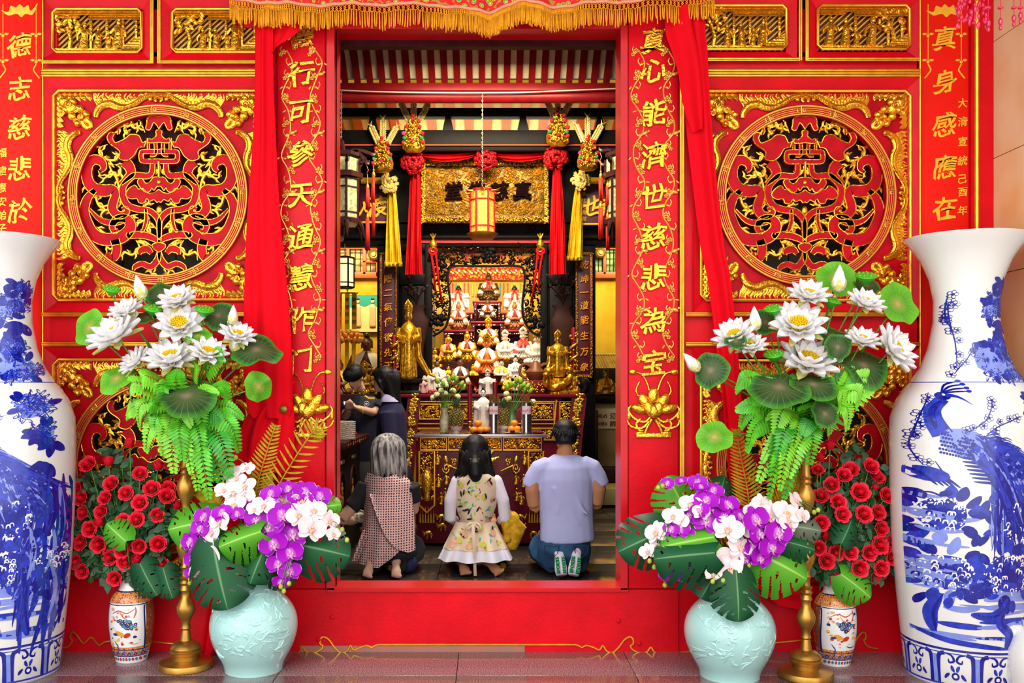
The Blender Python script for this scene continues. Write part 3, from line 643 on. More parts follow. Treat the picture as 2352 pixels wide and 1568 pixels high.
c.grid(tail, 40, 16); c.obj('tail', CLOTH, rc, 180)

# pink crystal lantern fringe at the top right corner
pk = thing('pink_lantern', 'pink beaded lantern fringe hanging in the top right corner', 'lantern', tuple(P(2290, -40, -.9)))
PK = mat('pink_beads', '#E8235A', .15, 0, coat=.6, spec=.8)
rs = random.Random(11); c = MB(); p0 = P(2290, -30, -.9); 
for k in range(70):
 p = P(rs.uniform(2196, 2266), rs.uniform(-20, 62), -.9 + rs.uniform(-.05, .05)); c.ball(p, (.007, .007, rs.uniform(.010, .02)), k=1)
c.lathe([(.09, 0), (.10, .03), (.05, .06)], p0, 24); c.obj('bead_cluster', PK, pk)
for px, l in ((2270, 78), (2298, 74), (2329, 66), (2344, 60)):
 c = MB(); c.tube([P(px, -30, -.9), P(px, l - 30, -.9)], .002, 5); c.ball(P(px, l - 24, -.9), (.010, .010, .018)); c.ball(P(px, l - 10, -.9), (.008, .008, .012)); c.ball(P(px, 18, -.9), (.013, .013, .007)); c.ball(P(px, -4, -.9), (.012, .012, .007)); c.obj('bead_string', PK, pk)
# ---------------------------------------------------------------- big blue and white floor vases
PORC = mat('white_porcelain', '#F1F1EE', .12, coat=.5, spec=.5)
BLU1 = mat('cobalt_dark', '#0B1A96', .15, coat=.4, var=.25, vscale=40)
BLU2 = mat('cobalt_mid', '#2238BC', .15, coat=.4, var=.3, vscale=30)
BLU3 = mat('cobalt_wash', '#8496E8', .15, coat=.4, var=.12, vscale=14)
WHT = mat('white_slip', '#F6F6F8', .3)
VPROF = [(546,132),(549,130),(560,122),(578,108),(600,94),(640,78),(690,69),(740,70),(800,81),(845,98),(872,116),(877,118),(880,121),(895,134),(920,150),(960,162),(1010,164),(1080,163),(1150,162),(1250,158),(1350,150),(1430,142),(1500,135),(1544,131),(1549,128)]
VC = (2219, -.42)
class Paint:
 """brush work laid on the glaze of a turned pot; strokes are given in (across, down) of the pot's own front"""
 def __init__(s, mb, prof, cpx, cy, z0=None):
  s.mb = mb; s.k = S(cy); s.c = P(cpx, 890, cy); s.prof = [(p, h) for p, h in prof]; s.cpx = cpx; s.n = 0
 def half(s, py): return interp(s.prof, py)
 def pt(s, px, py, lift):
  h = s.half(py); dx = max(-.985, min(.985, (px - s.cpx) / h)); th = asin(dx); r = h / s.k + lift
  return Vector((s.c.x + r * sin(th), s.c.y - r * cos(th), EYE - (py - VY) / s.k))
 def stroke(s, pts, w, m, n=4, cols=2):
  s.n += 1; lift = .0012 + .00002 * (s.n % 60); pts = cr(pts, n) if len(pts) > 2 else [tuple(lerp(pts[0][d], pts[1][d], i / n) for d in (0, 1)) for i in range(n + 1)]
  L = len(pts); vs = []; fs = []
  for i, (x, y) in enumerate(pts):
   a = pts[max(0, i - 1)]; b = pts[min(L - 1, i + 1)]; dx, dy = b[0] - a[0], b[1] - a[1]; l = max(1e-5, sqrt(dx * dx + dy * dy)); t = i / (L - 1)
   ww = (w(t) if callable(w) else w * (1 - .75 * abs(2 * t - 1) ** 2.5)) / 2
   for c in range(cols + 1): f = (2 * c / cols - 1) * ww; vs.append(s.pt(x - dy / l * f, y + dx / l * f, lift))
  C = cols + 1
  for i in range(L - 1):
   for c in range(cols): fs.append((i * C + c, i * C + c + 1, (i + 1) * C + c + 1, (i + 1) * C + c))
  s.mb.add(vs, fs, m)
 def blob(s, x, y, rx, ry, m, rot=0.0, n=12, jag=0.0, rs=random):
  s.n += 1; lift = .0012 + .00002 * (s.n % 60); vs = [s.pt(x, y, lift)]; rings = 2 if max(rx, ry) > 14 else 1
  for k in range(1, rings + 1):
   for i in range(n):
    a = 2 * pi * i / n; q = (1 + jag * rs.uniform(-1, 1)) * k / rings; u, v = rx * q * cos(a), ry * q * sin(a); vs.append(s.pt(x + u * cos(rot) - v * sin(rot), y + u * sin(rot) + v * cos(rot), lift))
  fs = [(0, 1 + i, 1 + (i + 1) % n) for i in range(n)]
  for k in range(1, rings): fs += [(1 + (k - 1) * n + i, 1 + k * n + i, 1 + k * n + (i + 1) % n, 1 + (k - 1) * n + (i + 1) % n) for i in range(n)]
  s.mb.add(vs, fs, m)
 def leaf(s, x, y, l, w, ang, m):
  s.stroke([(x, y), (x + cos(ang) * l * .5 - sin(ang) * l * .06, y + sin(ang) * l * .5 + cos(ang) * l * .06), (x + cos(ang) * l, y + sin(ang) * l)], lambda t: w * sin(pi * min(1, t * .95 + .04)) ** .8, m, 4)
def peony(p, x, y, r, rs):
 p.blob(x, y, r * 1.0, r * .85, 2, jag=.12, rs=rs); p.blob(x, y, r * .55, r * .45, 1, jag=.2, rs=rs)
 for k in range(46):
  a = rs.uniform(0, 2 * pi); q = r * sqrt(rs.uniform(.04, 1)); xx, yy = x + cos(a) * q, y + sin(a) * q * .85
  p.stroke([(xx - 4, yy + 3), (xx - 2, yy - 4), (xx + 3, yy - 4), (xx + 4, yy + 3)], 2.2 if k % 2 else 3.4, 4 if k % 3 else 1, 3, 1)
 for k in range(60):
  a = rs.uniform(0, 2 * pi); q = r * rs.uniform(.75, 1.08); p.blob(x + cos(a) * q, y + sin(a) * q * .85, 1.9, 1.9, 4, n=6)
 for k in range(13):
  a = k * 2 * pi / 13 + rs.uniform(-.3, .3); q = r * 1.0; p.leaf(x + cos(a) * q, y + sin(a) * q * .9, rs.uniform(26, 44), rs.uniform(16, 26), a + rs.uniform(-.5, .5), rs.choice((1, 1, 2, 2, 3)))
def blossom_twig(p, pts, rs, m=1, fl=6):
 p.stroke(pts, 2.2, m, 6, 1)
 c = cr(pts, 6)
 for k in range(fl):
  x, y = c[int((k + .5) * len(c) / fl)]; x += rs.uniform(-10, 10); y += rs.uniform(-8, 8); r = rs.uniform(5, 8)
  for j in range(5): a = j * 1.257 + k; xx, yy = x + cos(a) * r * .8, y + sin(a) * r * .8; p.stroke([(xx + r * .5 * cos(b_), yy + r * .5 * sin(b_)) for b_ in [i * pi / 3 for i in range(7)]], 1.3, 1, 2, 1)
  p.blob(x, y, 2.2, 2.2, 1, n=6)
def cluster(p, x, y, r, rs, n=22):
 p.blob(x, y, r * .9, r * .8, 3, jag=.15, rs=rs)
 for k in range(n):
  a = rs.uniform(0, 6.28); q = r * sqrt(rs.uniform(0, 1)); xx, yy = x + cos(a) * q, y + sin(a) * q
  for j in range(4): b_ = a + j * 1.6 + rs.uniform(-.3, .3); p.stroke([(xx, yy), (xx + 8 * cos(b_) - 3 * sin(b_), yy + 8 * sin(b_)), (xx + 13 * cos(b_ + .4), yy + 13 * sin(b_ + .4)), (xx + 6 * cos(b_ + 1), yy + 6 * sin(b_ + 1))], 2.0, rs.choice((1, 2, 2)), 3, 1)
 for k in range(4): a = rs.uniform(0, 6.28); p.leaf(x + cos(a) * r * .8, y + sin(a) * r * .7, 24, 13, a, 1)
vb = MB(); kk = S(VC[1]); vc0 = P(VC[0], 890, VC[1])
prof = [(h / kk, EYE - (py - VY) / kk) for py, h in VPROF]; base = Vector((vc0.x, vc0.y, 0))
prof = list(reversed(prof)); prof[0] = (prof[0][0], 0.0); full = prof + [(r - .008, z - .002) for r, z in reversed(prof[-8:])]
vb.lathe(full, base, 72, 0)
p = Paint(vb, VPROF, VC[0], VC[1]); rs = random.Random(21)
# distant hills and water washes
for k in range(34):
 y = rs.uniform(1300, 1436); x = VC[0] + rs.uniform(-140, 140); w = rs.uniform(30, 90); p.stroke([(x - w, y + rs.uniform(-6, 6)), (x, y + rs.uniform(-4, 4)), (x + w, y + rs.uniform(-6, 6))], rs.uniform(6, 16), rs.choice((3, 3, 3, 2)), 4)
for k in range(16):
 y = rs.uniform(1080, 1300); x = VC[0] - 140 + rs.uniform(-20, 60); p.stroke([(x - 30, y), (x, y + 4), (x + 40, y + rs.uniform(-4, 10))], rs.uniform(6, 14), 3, 4)
# the long train of the peacock
for k in range(90):
 t = k / 90; x0, y0 = 2150 + rs.uniform(-20, 30), 1000 + rs.uniform(-10, 30); x1, y1 = lerp(2240, 2372, t) + rs.uniform(-10, 10), lerp(1180, 1090, t) + rs.uniform(-20, 60)
 p.stroke([(x0, y0), (lerp(x0, x1, .5) + 10, lerp(y0, y1, .42)), (x1, y1)], rs.uniform(4, 12), rs.choice((1, 2, 2, 3)), 5, 1)
for k in range(80):
 x = rs.uniform(2285, 2376); y = rs.uniform(1080, 1260); l = rs.uniform(90, 230); p.stroke([(x, y), (x + rs.uniform(-4, 14), y + l * .5), (x - rs.uniform(0, 26), y + l)], rs.uniform(4, 12), rs.choice((1, 2, 2, 1, 3)), 5, 1)
for k in range(130):                                             # barbs along the train's edge
 t = rs.uniform(0, 1); x = lerp(2180, 2350, t) + rs.uniform(-5, 10); y = lerp(990, 1105, t) + rs.uniform(-6, 6); p.stroke([(x, y), (x + 12, y - 3 + 14 * t), (x + 24, y + 2 + 22 * t)], 2, rs.choice((1, 2)), 2, 1)
for k in range(14): p.blob(rs.uniform(2200, 2360), rs.uniform(1060, 1240), 8, 11, 1, rot=.5)
for k in range(44): x = 2205 + rs.uniform(-14, 14); y = rs.uniform(1060, 1130); p.stroke([(x, y), (x + rs.uniform(-4, 4), y + 60), (x + rs.uniform(-6, 8), y + rs.uniform(80, 150))], 3, rs.choice((1, 2, 3)), 3, 1)
# back, wing, neck, head
p.blob(2150, 1012, 52, 30, 3, rot=.45)
for k in range(16): 
 for j in range(6): p.blob(2106 + k * 4.6 - j * .8 + (j % 2) * 2.3, 990 + j * 8 + k * 1.2, 2.3, 3.0, 1, n=6)
for k in range(10): y = 1014 + k * 8.5; p.stroke([(2122 + k * 4, y), (2165 + k * 7, y + 10), (2225 + k * 3, y + 44 + k)], 7.5, 1, 6)
for k in range(9): p.stroke([(2160 + k * 2, 992 + k * 3), (2215 + k * 4, 1010 + k * 6), (2300 + k * 2, 1066 + k * 10)], 6, 2, 6)
p.stroke([(2116, 914), (2098, 936), (2096, 962), (2108, 992)], lambda t: lerp(17, 34, t), 2, 6); p.stroke([(2112, 918), (2094, 944), (2098, 980)], 10, 1, 6)
p.blob(2117, 908, 12, 9, 1); p.stroke([(2122, 906), (2140, 910), (2160, 926)], lambda t: lerp(9, 1, t), 2, 4); p.blob(2119, 905, 2.5, 2.5, 4)
for a in (-1.0, -.7, -.4, -.15): p.stroke([(2116, 902), (2116 + 22 * cos(a), 902 + 22 * sin(a)), (2116 + 44 * cos(a * .7), 902 + 40 * sin(a * .7))], 3.4, 1, 4, 1); p.blob(2116 + 46 * cos(a * .7), 902 + 42 * sin(a * .7), 5, 3, 2)
# the second bird, twigs
p.blob(2086, 1078, 34, 16, 2, rot=.2)
for k in range(5): p.stroke([(2062 + k * 9, 1066 + k * 2), (2080 + k * 9, 1080 + k * 2), (2100 + k * 9, 1102 + k)], 5, 1, 4)
p.stroke([(2058, 1130), (2090, 1118), (2130, 1140), (2120, 1100), (2096, 1050)], 4, 1, 6, 1)
for q in ([(2068, 1000), (2075, 960), (2100, 900)], [(2140, 990), (2180, 960), (2200, 920)], [(2165, 1010), (2200, 975), (2260, 950)], [(2080, 1060), (2064, 1020), (2070, 975)], [(2158, 850), (2165, 800), (2162, 750), (2158, 690)], [(2150, 860), (2180, 825), (2200, 795)], [(2162, 760), (2156, 720), (2160, 680)]): blossom_twig(p, q, rs)
for x, y, r in ((2258, 700, 26), (2240, 720, 20), (2226, 830, 42), (2258, 800, 22), (2280, 850, 30), (2310, 930, 34), (2330, 990, 20), (2276, 662, 14)): cluster(p, x, y, r, rs, int(r * .8))
for x, y in ((2276, 745), (2270, 770), (2240, 800), (2330, 990), (2350, 1010), (2340, 1060), (2262, 690)):
 for j in range(4): p.leaf(x, y, rs.uniform(28, 44), 17, 1.2 + j * .6 + rs.uniform(-.3, .3), 1)
for x, y, r in ((2108, 1165, 42), (2262, 1178, 48), (2116, 1290, 44), (2232, 1288, 50), (2345, 1270, 30)): peony(p, x, y, r, rs)
for q in ([(2110, 1338), (2098, 1380), (2104, 1426)], [(2230, 1340), (2216, 1390), (2238, 1420), (2232, 1450)], [(2222, 1360), (2200, 1380), (2160, 1378)], [(2300, 1300), (2290, 1370), (2296, 1440)]): p.stroke(q, 20, 2, 6); p.stroke([(a + 4, b_) for a, b_ in q], 5, 1, 6)
for k in range(60): p.leaf(2219 + rs.uniform(-140, 140), rs.uniform(1120, 1350), rs.uniform(22, 38), rs.uniform(10, 18), rs.uniform(0, 6.3), rs.choice((1, 2)))
p.stroke([(2075, 1425), (2120, 1440), (2180, 1446), (2240, 1452)], 12, 2, 8)
# ring of lappets at the foot, all the way round
fz = MB(); lap = Paint(vb, VPROF, VC[0], VC[1])
def rim(y, w, m):
 hh = lap.half(y) / lap.k
 for k in range(72):
  a, b_ = 2 * pi * k / 72, 2 * pi * (k + 1) / 72; z = lambda q: EYE - (q - VY) / lap.k; r = hh + .0016
  vb.add([(base.x + r * sin(a), base.y - r * cos(a), z(y - w / 2)), (base.x + r * sin(b_), base.y - r * cos(b_), z(y - w / 2)), (base.x + r * sin(b_), base.y - r * cos(b_), z(y + w / 2)), (base.x + r * sin(a), base.y - r * cos(a), z(y + w / 2))], [(0, 1, 2, 3)], m)
rim(1462, 5, 1); rim(1540, 4, 2); rim(878, 2.5, 2); rim(1470, 2, 2)
def lappet(x, s=1.0):
 lap.stroke([(x - 34 * s, 1538), (x - 35 * s, 1500), (x - 33 * s, 1476), (x - 22 * s, 1470)], lambda t: 9, 1, 4); lap.stroke([(x + 34 * s, 1538), (x + 35 * s, 1500), (x + 33 * s, 1476), (x + 22 * s, 1470)], lambda t: 9, 1, 4)
 for q in (-1, 1): lap.stroke([(x + q * 24 * s, 1470), (x + q * 8 * s, 1474), (x + q * 3 * s, 1486), (x + q * 12 * s, 1490), (x + q * 14 * s, 1482)], 5, 1, 4)
 lap.leaf(x - 8 * s, 1496, 16 * s, 7, 1.2, 2); lap.leaf(x + 8 * s, 1496, 16 * s, 7, 1.9, 2); lap.blob(x, 1520, 8 * s, 9, 1); lap.blob(x, 1520, 4 * s, 4, 4); lap.leaf(x - 12 * s, 1514, 16 * s, 7, 2.2, 1); lap.leaf(x + 12 * s, 1514, 16 * s, 7, 1.0, 1)
n_before = len(vb.V); nf = len(vb.F); lappet(VC[0]); lap.stroke([(VC[0] + 42, 1476), (VC[0] + 42, 1538)], lambda t: 8, 3)
seg = (vb.V[n_before:], [tuple(i - n_before for i in f) for f in vb.F[nf:]], vb.M[nf:])
for k in range(1, 10):
 R = Matrix.Rotation(2 * pi * k / 10, 3, 'Z'); vb.add([base + R @ (v - base) for v in seg[0]], [], 0); o = len(vb.V) - len(seg[0]); vb.F.extend(tuple(i + o for i in f) for f in seg[1]); vb.M.extend(seg[2])
bigv = vb.obj('floor_vase', [PORC, BLU1, BLU2, BLU3, WHT], None, 40, loc=base)
tag(bigv, 'tall blue and white floor vase painted with a peacock, standing at the right edge', 'vase', 'tall blue and white floor vases')
lb = P(-2, 890, -.38); lv = bigv.copy(); COL.objects.link(lv); lv.location = (lb.x, lb.y, 0); lv.rotation_euler.z = .3; lv['label'] = 'tall blue and white floor vase cut off by the left edge'
# a plain white jar just entering the picture at the lower right
wj = MB(); q0 = P(2378, 890, -.75); q0.z = 0; wj.lathe([(.07, 0), (.10, .02), (.125, .12), (.122, .22), (.09, .30), (.05, .33), (.06, .36)], q0, 36)
wj2 = wj.obj('porcelain_jar', PORC, None, 40, loc=q0); tag(wj2, 'plain white porcelain jar at the lower right corner', 'jar')

# ---------------------------------------------------------------- celadon vases
CEL = mat('celadon', '#AEE0DC', .16, coat=.6, var=.05, vscale=4)
CELD = mat('celadon_groove', '#8CCBC9', .18, coat=.6)
def celadon(cx, cy, prof, label, seed):
 rs = random.Random(seed); k = S(cy); c0 = P(cx, 890, cy); b0 = Vector((c0.x, c0.y, 0)); m = MB()
 pr = list(reversed([(h / k, EYE - (py - VY) / k) for py, h in prof])); dz = pr[0][1]; pr = [(r, z - dz) for r, z in pr]; full = pr + [(r - .012, z) for r, z in reversed(pr[-4:])]
 m.lathe(cr(full, 3), b0, 64, 0)
 pp = [(VY + (EYE - z) * k, r * k) for r, z in reversed(pr)]; p = Paint(m, pp, cx, cy); top = pp[0][0]; bot = pp[-1][0]
 def relief(pts, w):                                          # raised petals and stems under the glaze
  c = cr(pts, 4); q = [p.pt(a, b_, .0008) for a, b_ in c]; L = len(q); m.tube(q, [.8 * w / k * (.35 + .65 * sin(pi * (i + .5) / L)) for i in range(L)], 6, m=0, up=(0, -1, 0), flat=.5)
 for kx in range(-2, 3):
  x = cx + kx * 26; y = lerp(top, bot, .40) + rs.uniform(-12, 12)
  if abs(kx) % 2 == 0:
   for j in range(8): a = j * .785; r = 15; relief([(x + 5 * cos(a), y + 5 * sin(a)), (x + r * cos(a - .35), y + r * sin(a - .35)), (x + (r + 6) * cos(a), y + (r + 6) * sin(a)), (x + r * cos(a + .35), y + r * sin(a + .35)), (x + 5 * cos(a), y + 5 * sin(a))], 2.0)
   for j in range(5): a = j * 1.257; relief([(x, y), (x + 6 * cos(a + .3), y + 6 * sin(a + .3)), (x + 8 * cos(a), y + 8 * sin(a))], 1.8)
 for j in range(76):
  x = cx + rs.uniform(-.78, .78) * 92; y = lerp(top + 25, bot - 55, rs.uniform(0, 1)); a = rs.uniform(-1, 1) + (pi if rs.random() < .5 else 0); l = rs.uniform(14, 30)
  relief([(x, y), (x + l * .5 * cos(a) - 4 * sin(a), y + l * .5 * sin(a) + 4 * cos(a)), (x + l * cos(a), y + l * sin(a))], rs.uniform(2.5, 5))
  relief([(x, y), (x + l * .5 * cos(a + .6), y + l * .5 * sin(a + .6)), (x + l * .9 * cos(a + .5), y + l * .9 * sin(a + .5))], rs.uniform(2, 4))
 for j in range(5): x = cx - 70 + j * 34; relief([(x, bot - 50), (x + 8, bot - 80), (x + 22, bot - 100), (x + 14, bot - 120)], 2.2)
 o = m.obj('celadon_vase', [CEL, CELD], None, 50, loc=b0); tag(o, label, 'vase', 'pale green celadon vases'); return b0
CPROF = [(1316,24),(1320,21),(1332,28),(1348,37),(1364,54),(1384,76),(1410,93),(1440,99),(1470,95),(1500,83),(1522,71),(1536,66),(1544,65)]
CL = celadon(583, -.33, CPROF, 'pale green celadon vase with carved leaves, on the floor left of the doorway', 4)
CR_ = celadon(1676, -.43, [(a + 8, b_ * 1.04) for a, b_ in CPROF], 'pale green celadon vase with carved leaves, on the floor right of the doorway', 5)

# ---------------------------------------------------------------- small painted vases (white panel, orange ground)
def brocade(name, base_c, cols, scale):
 m = bpy.data.materials.new(name); m.use_nodes = True; t = m.node_tree; b = t.nodes['Principled BSDF']; b.inputs['Roughness'].default_value = .2; b.inputs['Coat Weight'].default_value = .4
 tcn = t.nodes.new('ShaderNodeTexCoord'); v = t.nodes.new('ShaderNodeTexVoronoi'); v.inputs['Scale'].default_value = scale; t.links.new(tcn.outputs['Object'], v.inputs['Vector'])
 r = t.nodes.new('ShaderNodeValToRGB'); r.color_ramp.interpolation = 'CONSTANT'; t.links.new(v.outputs['Distance'], r.inputs[0]); e = r.color_ramp.elements
 st_ = [(0, cols[0]), (.2, cols[1]), (.32, base_c), (.55, cols[2]), (.62, base_c)]
 for i, (p_, c) in enumerate(st_):
  if i > 1: e.new(p_)
  e[i].position = p_; e[i].color = (*lin(c), 1)
 t.links.new(r.outputs[0], b.inputs['Base Color']); return m
BRO = brocade('brocade_orange', '#E59A4C', ('#2A4BA0', '#C9341C', '#7A2A18'), 55)
BRB = brocade('brocade_brown', '#8E4A22', ('#E8A33C', '#C9341C', '#2F7D57'), 70)
def imari(cx, cy, prof, label, seed):
 rs = random.Random(seed); k = S(cy); c0 = P(cx, 890, cy); b0 = Vector((c0.x, c0.y, 0)); pr = list(reversed([(h / k, EYE - (py - VY) / k) for py, h in prof])); dz = pr[0][1]; pr = cr([(r, z - dz) for r, z in pr], 3); H = pr[-1][1]
 root = thing('painted_vase', label, 'vase', b0, 'small painted vases of roses')
 m = MB(); full = pr + [(r - .008, z) for r, z in reversed(pr[-4:])]; n = 48; m.lathe(full, b0, n, 0)
 nr = len(full)
 for f in range((nr - 1) * n):                                # ground bands
  row, col = divmod(f, n); z = full[row][1] / H; a = (col + .5) / n * 2 * pi; front = cos(a + pi / 2)
  m.M[f] = 1 if (.09 < z < .17 or .70 < z < .84) else (2 if .17 <= z <= .70 and front < .55 and not (-1 < front < -.62) else (0))
 pp = [(VY + (EYE - z) * k, r * k) for r, z in reversed(pr)]; p = Paint(m, pp, cx, cy); T, B = pp[0][0], pp[-1][0]; Y = lambda f: lerp(B, T, f)
 for s in (-1, 1): p.stroke([(cx + s * 37, Y(.17)), (cx + s * 41, Y(.4)), (cx + s * 39, Y(.69))], lambda t: 2.2, 3, 8)
 for f in (.17, .70, .84, .09): p.stroke([(cx - 44, Y(f)), (cx, Y(f)), (cx + 44, Y(f))], lambda t: 2, 3, 10, 1)
 for j in range(14): x = cx - 40 + j * 6.2; p.stroke([(x - 3, Y(.10)), (x, Y(.145)), (x + 3, Y(.10))], lambda t: 1.8, 6 if j % 2 else 3, 3, 1); p.blob(x, Y(.105), 2, 2, 4)
 for j in range(12): x = cx - 36 + j * 6.5; p.blob(x, Y(.055), 2.5, 4, 6 if j % 2 else 4)
 for j in range(34):                                          # the bird with its fan tail
  a = rs.uniform(-.2, 2.2); q = rs.uniform(4, 26); p.blob(cx + 2 + q * cos(a), Y(.44) - q * sin(a) * .8, 3.4, 4.2, 3 if j % 3 else 6, rot=a); p.blob(cx + 2 + q * cos(a), Y(.44) - q * sin(a) * .8, 1.3, 1.5, 5 if j % 2 else 7, n=6)
 p.blob(cx - 8, Y(.37), 11, 5, 5, rot=.4); p.blob(cx + 8, Y(.35), 8, 5, 4, rot=-.5); p.blob(cx - 18, Y(.36), 6, 3, 3)
 for j in range(44):
  x = cx + rs.uniform(-30, 32); y = Y(rs.uniform(.22, .66)); r = rs.uniform(1.6, 4.2)
  if abs(x - cx) < 16 and .34 < (y - B) / (T - B) < .56: continue
  p.blob(x, y, r, r * rs.uniform(.6, 1), rs.choice((4, 4, 5, 3, 7, 8)), n=8, jag=.25, rs=rs)
 for q in ([(-26, .60), (-10, .64), (8, .61), (24, .66)], [(22, .55), (26, .62), (24, .68)], [(-22, .28), (-14, .22), (-16, .19)], [(10, .26), (20, .24), (30, .25)], [(-6, .62), (0, .57), (6, .55)]): p.stroke([(cx + a, Y(f)) for a, f in q], 2.2, rs.choice((3, 8, 4)), 5, 1)
 m.obj('body', [PORC, BRO, BRB, mat('glaze_navy', '#1D2C6E', .2), mat('glaze_red', '#C43A1E', .2), mat('glaze_orange', '#EFA03A', .2), mat('glaze_blue', '#3C86B4', .2), mat('glaze_gold', '#E8C25A', .2), mat('glaze_pink', '#E59C96', .2)], root, 60)
 r = MB(); r.tube([b0 + Vector((pr[-1][0] * cos(a * pi / 12), pr[-1][0] * sin(a * pi / 12), H)) for a in range(24)], .003, 6, closed=True, up=(0, 0, 1)); r.obj('gilt_rim', GOLD2, root); return b0
IPROF = [(1318,27),(1326,25),(1344,26),(1352,34),(1366,44),(1390,49),(1420,50),(1450,47),(1480,42),(1500,37),(1508,35),(1510,34)]
IL = imari(302, -.155, IPROF, 'small painted vase with a white panel, holding the roses on the left', 1)
IR = imari(1917, -.22, [(a + 12, b_ * .98) for a, b_ in IPROF], 'small painted vase with a white panel, holding the roses on the right', 2)

# ---------------------------------------------------------------- brass stands
BRASS = mat('aged_brass', '#B98A3C', .34, .85, var=.22, vscale=6, bump=.05, bscale=60)
BPROF = [(1006,8),(1050,9),(1072,10),(1078,14),(1084,10),(1090,13),(1096,10),(1100,12),(1112,19),(1124,21),(1140,18),(1156,11),(1168,9),(1190,9),(1198,13),(1204,9),(1216,12),(1222,9),(1238,11),(1250,20),(1262,21),(1276,17),(1290,10),(1300,9),(1306,13),(1312,9),(1326,10),(1330,15),(1336,11),(1342,15),(1348,11),(1358,14),(1364,10),(1376,11),(1386,17),(1398,21),(1410,20),(1424,13),(1436,9),(1446,12),(1450,9),(1460,11),(1468,12),(1474,13),(1478,24),(1484,31),(1490,35),(1495,33),(1498,37),(1504,35),(1506,31),(1516,30),(1518,33),(1522,59),(1526,61),(1535,61),(1537,59)]
def stand(cx, cy, label):
 k = S(cy); c0 = P(cx, 890, cy); b0 = Vector((c0.x, c0.y, 0)); pr = list(reversed([(h / k, EYE - (py - VY) / k) for py, h in BPROF])); dz = pr[0][1]; pr = [(r, z - dz) for r, z in pr]; root = thing('brass_stand', label, 'stand', b0, 'turned brass stands')
 m = MB(); i = next(i for i, (r, z) in enumerate(pr) if r < 14 / k); m.lathe(pr[:i + 1], b0, 48); m.obj('base', BRASS, root, 40)
 m = MB(); m.lathe(pr[i:], b0, 28); m.obj('stem', BRASS, root, 40); top = pr[-1][1]
 m = MB(); m.lathe([(.012, top - .01), (.05, top + .03), (.085, top + .05), (.08, top + .055), (.02, top + .035)], b0, 28); m.obj('drip_pan', BRASS, root, 40); return b0 + Vector((0, 0, top + .05))
SLT = stand(427, -.30, 'turned brass stand under the left lotus bouquet, beside the celadon vase'); SRT = stand(1851, -.46, 'turned brass stand under the right lotus bouquet, in front of roses')
# ---------------------------------------------------------------- flowers
def aim(d, roll=0.0):
 """rotation taking +Z to direction d"""
 d = Vector(d).normalized(); return (d.to_track_quat('Z', 'Y').to_matrix() @ Matrix.Rotation(roll, 3, 'Z')).to_euler()
LEAFG = mat('leaf_green', '#2E8A22', .42, var=.3, vscale=30, spec=.4)
STEMG = mat('stem_green', '#4F8F2C', .5, var=.2)
def order_words(n): return ['first', 'second', 'third', 'fourth', 'fifth', 'sixth', 'seventh', 'eighth', 'ninth', 'tenth', 'eleventh', 'twelfth', 'thirteenth', 'fourteenth', 'fifteenth', 'sixteenth', 'seventeenth', 'eighteenth', 'nineteenth', 'twentieth', 'twenty-first', 'twenty-second', 'twenty-third', 'twenty-fourth', 'twenty-fifth', 'twenty-sixth', 'twenty-seventh', 'twenty-eighth', 'twenty-ninth', 'thirtieth', 'thirty-first', 'thirty-second', 'thirty-third', 'thirty-fourth', 'thirty-fifth', 'thirty-sixth'][n]
def rows_of(pts, size):
 """pixel places -> (row from the top, place from the left, last in row?)"""
 idx = sorted(range(len(pts)), key=lambda i: pts[i][1]); out = {}
 for r in range(0, len(idx), size):
  row = sorted(idx[r:r + size], key=lambda i: pts[i][0])
  for c, i in enumerate(row): out[i] = (r // size, c)
 return out
# --- roses
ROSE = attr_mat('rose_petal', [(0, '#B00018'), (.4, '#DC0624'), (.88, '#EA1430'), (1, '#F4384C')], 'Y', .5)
def rose_mesh(rs, openness):
 m = MB()
 def petal(a0, span, r0, r1, z0, z1, curl, nz):
  def fn(u, v):
   a = a0 + (u - .5) * span * (1 - .35 * v * v); r = lerp(r0, r1, v ** .8) + curl * max(0, v - .6) ** 2 * 3; z = lerp(z0, z1, v) - curl * max(0, v - .7) ** 2 * 5 - .12 * (2 * u - 1) ** 2 * v
   r += .03 * sin(a * 5 + nz); return (r * cos(a), r * sin(a), z, u, v, 0)
  m.grid(fn, 6, 5)
 for k in range(16):                                          # tight spiral at the heart
  a = k * 1.15; q = k / 16; petal(a, 2.0, .02 + q * .18, .05 + q * .32, -.1, .70 - q * .08, .02, k)
 m.ball((0, 0, .25), (.30, .30, .34), a=(.5, .5, 0))
 for k in range(5): petal(k * 1.257 + .3, 1.75, .30, .46, -.2, .55, .10 * openness, k)
 for k in range(5): petal(k * 1.257 + .9, 1.7, .34, lerp(.52, .70, openness), -.28, lerp(.5, .42, openness), .22 * openness, k)
 if openness > .4:
  for k in range(5): petal(k * 1.257 + .1, 1.6, .34, .82, -.36, .40, .24, k)
 return m
rs = random.Random(9); rose_proto = []
for op in (1.0, .7, .12):
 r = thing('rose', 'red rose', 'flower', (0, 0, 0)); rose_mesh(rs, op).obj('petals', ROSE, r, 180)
 s = MB()
 for k in range(5): a = k * 1.257; s.tube([(.1 * cos(a), .1 * sin(a), -.34), (.34 * cos(a), .34 * sin(a), -.30), (.5 * cos(a), .5 * sin(a), -.42)], [.10, .09, .01], 5, flat=.3, up=(0, 0, 1))
 s.ball((0, 0, -.36), (.15, .15, .14)); s.obj('sepals', STEMG, r, 60); rose_proto.append(r)
def stem_to(root, a, b, bend, r, name='stem', m=None):
 c = (a + b) / 2 + Vector(bend); s = MB(); s.tube(cr([a, c, b], 5), r, 5); return s.obj(name, m or STEMG, root, 180)
used = [0, 0, 0]
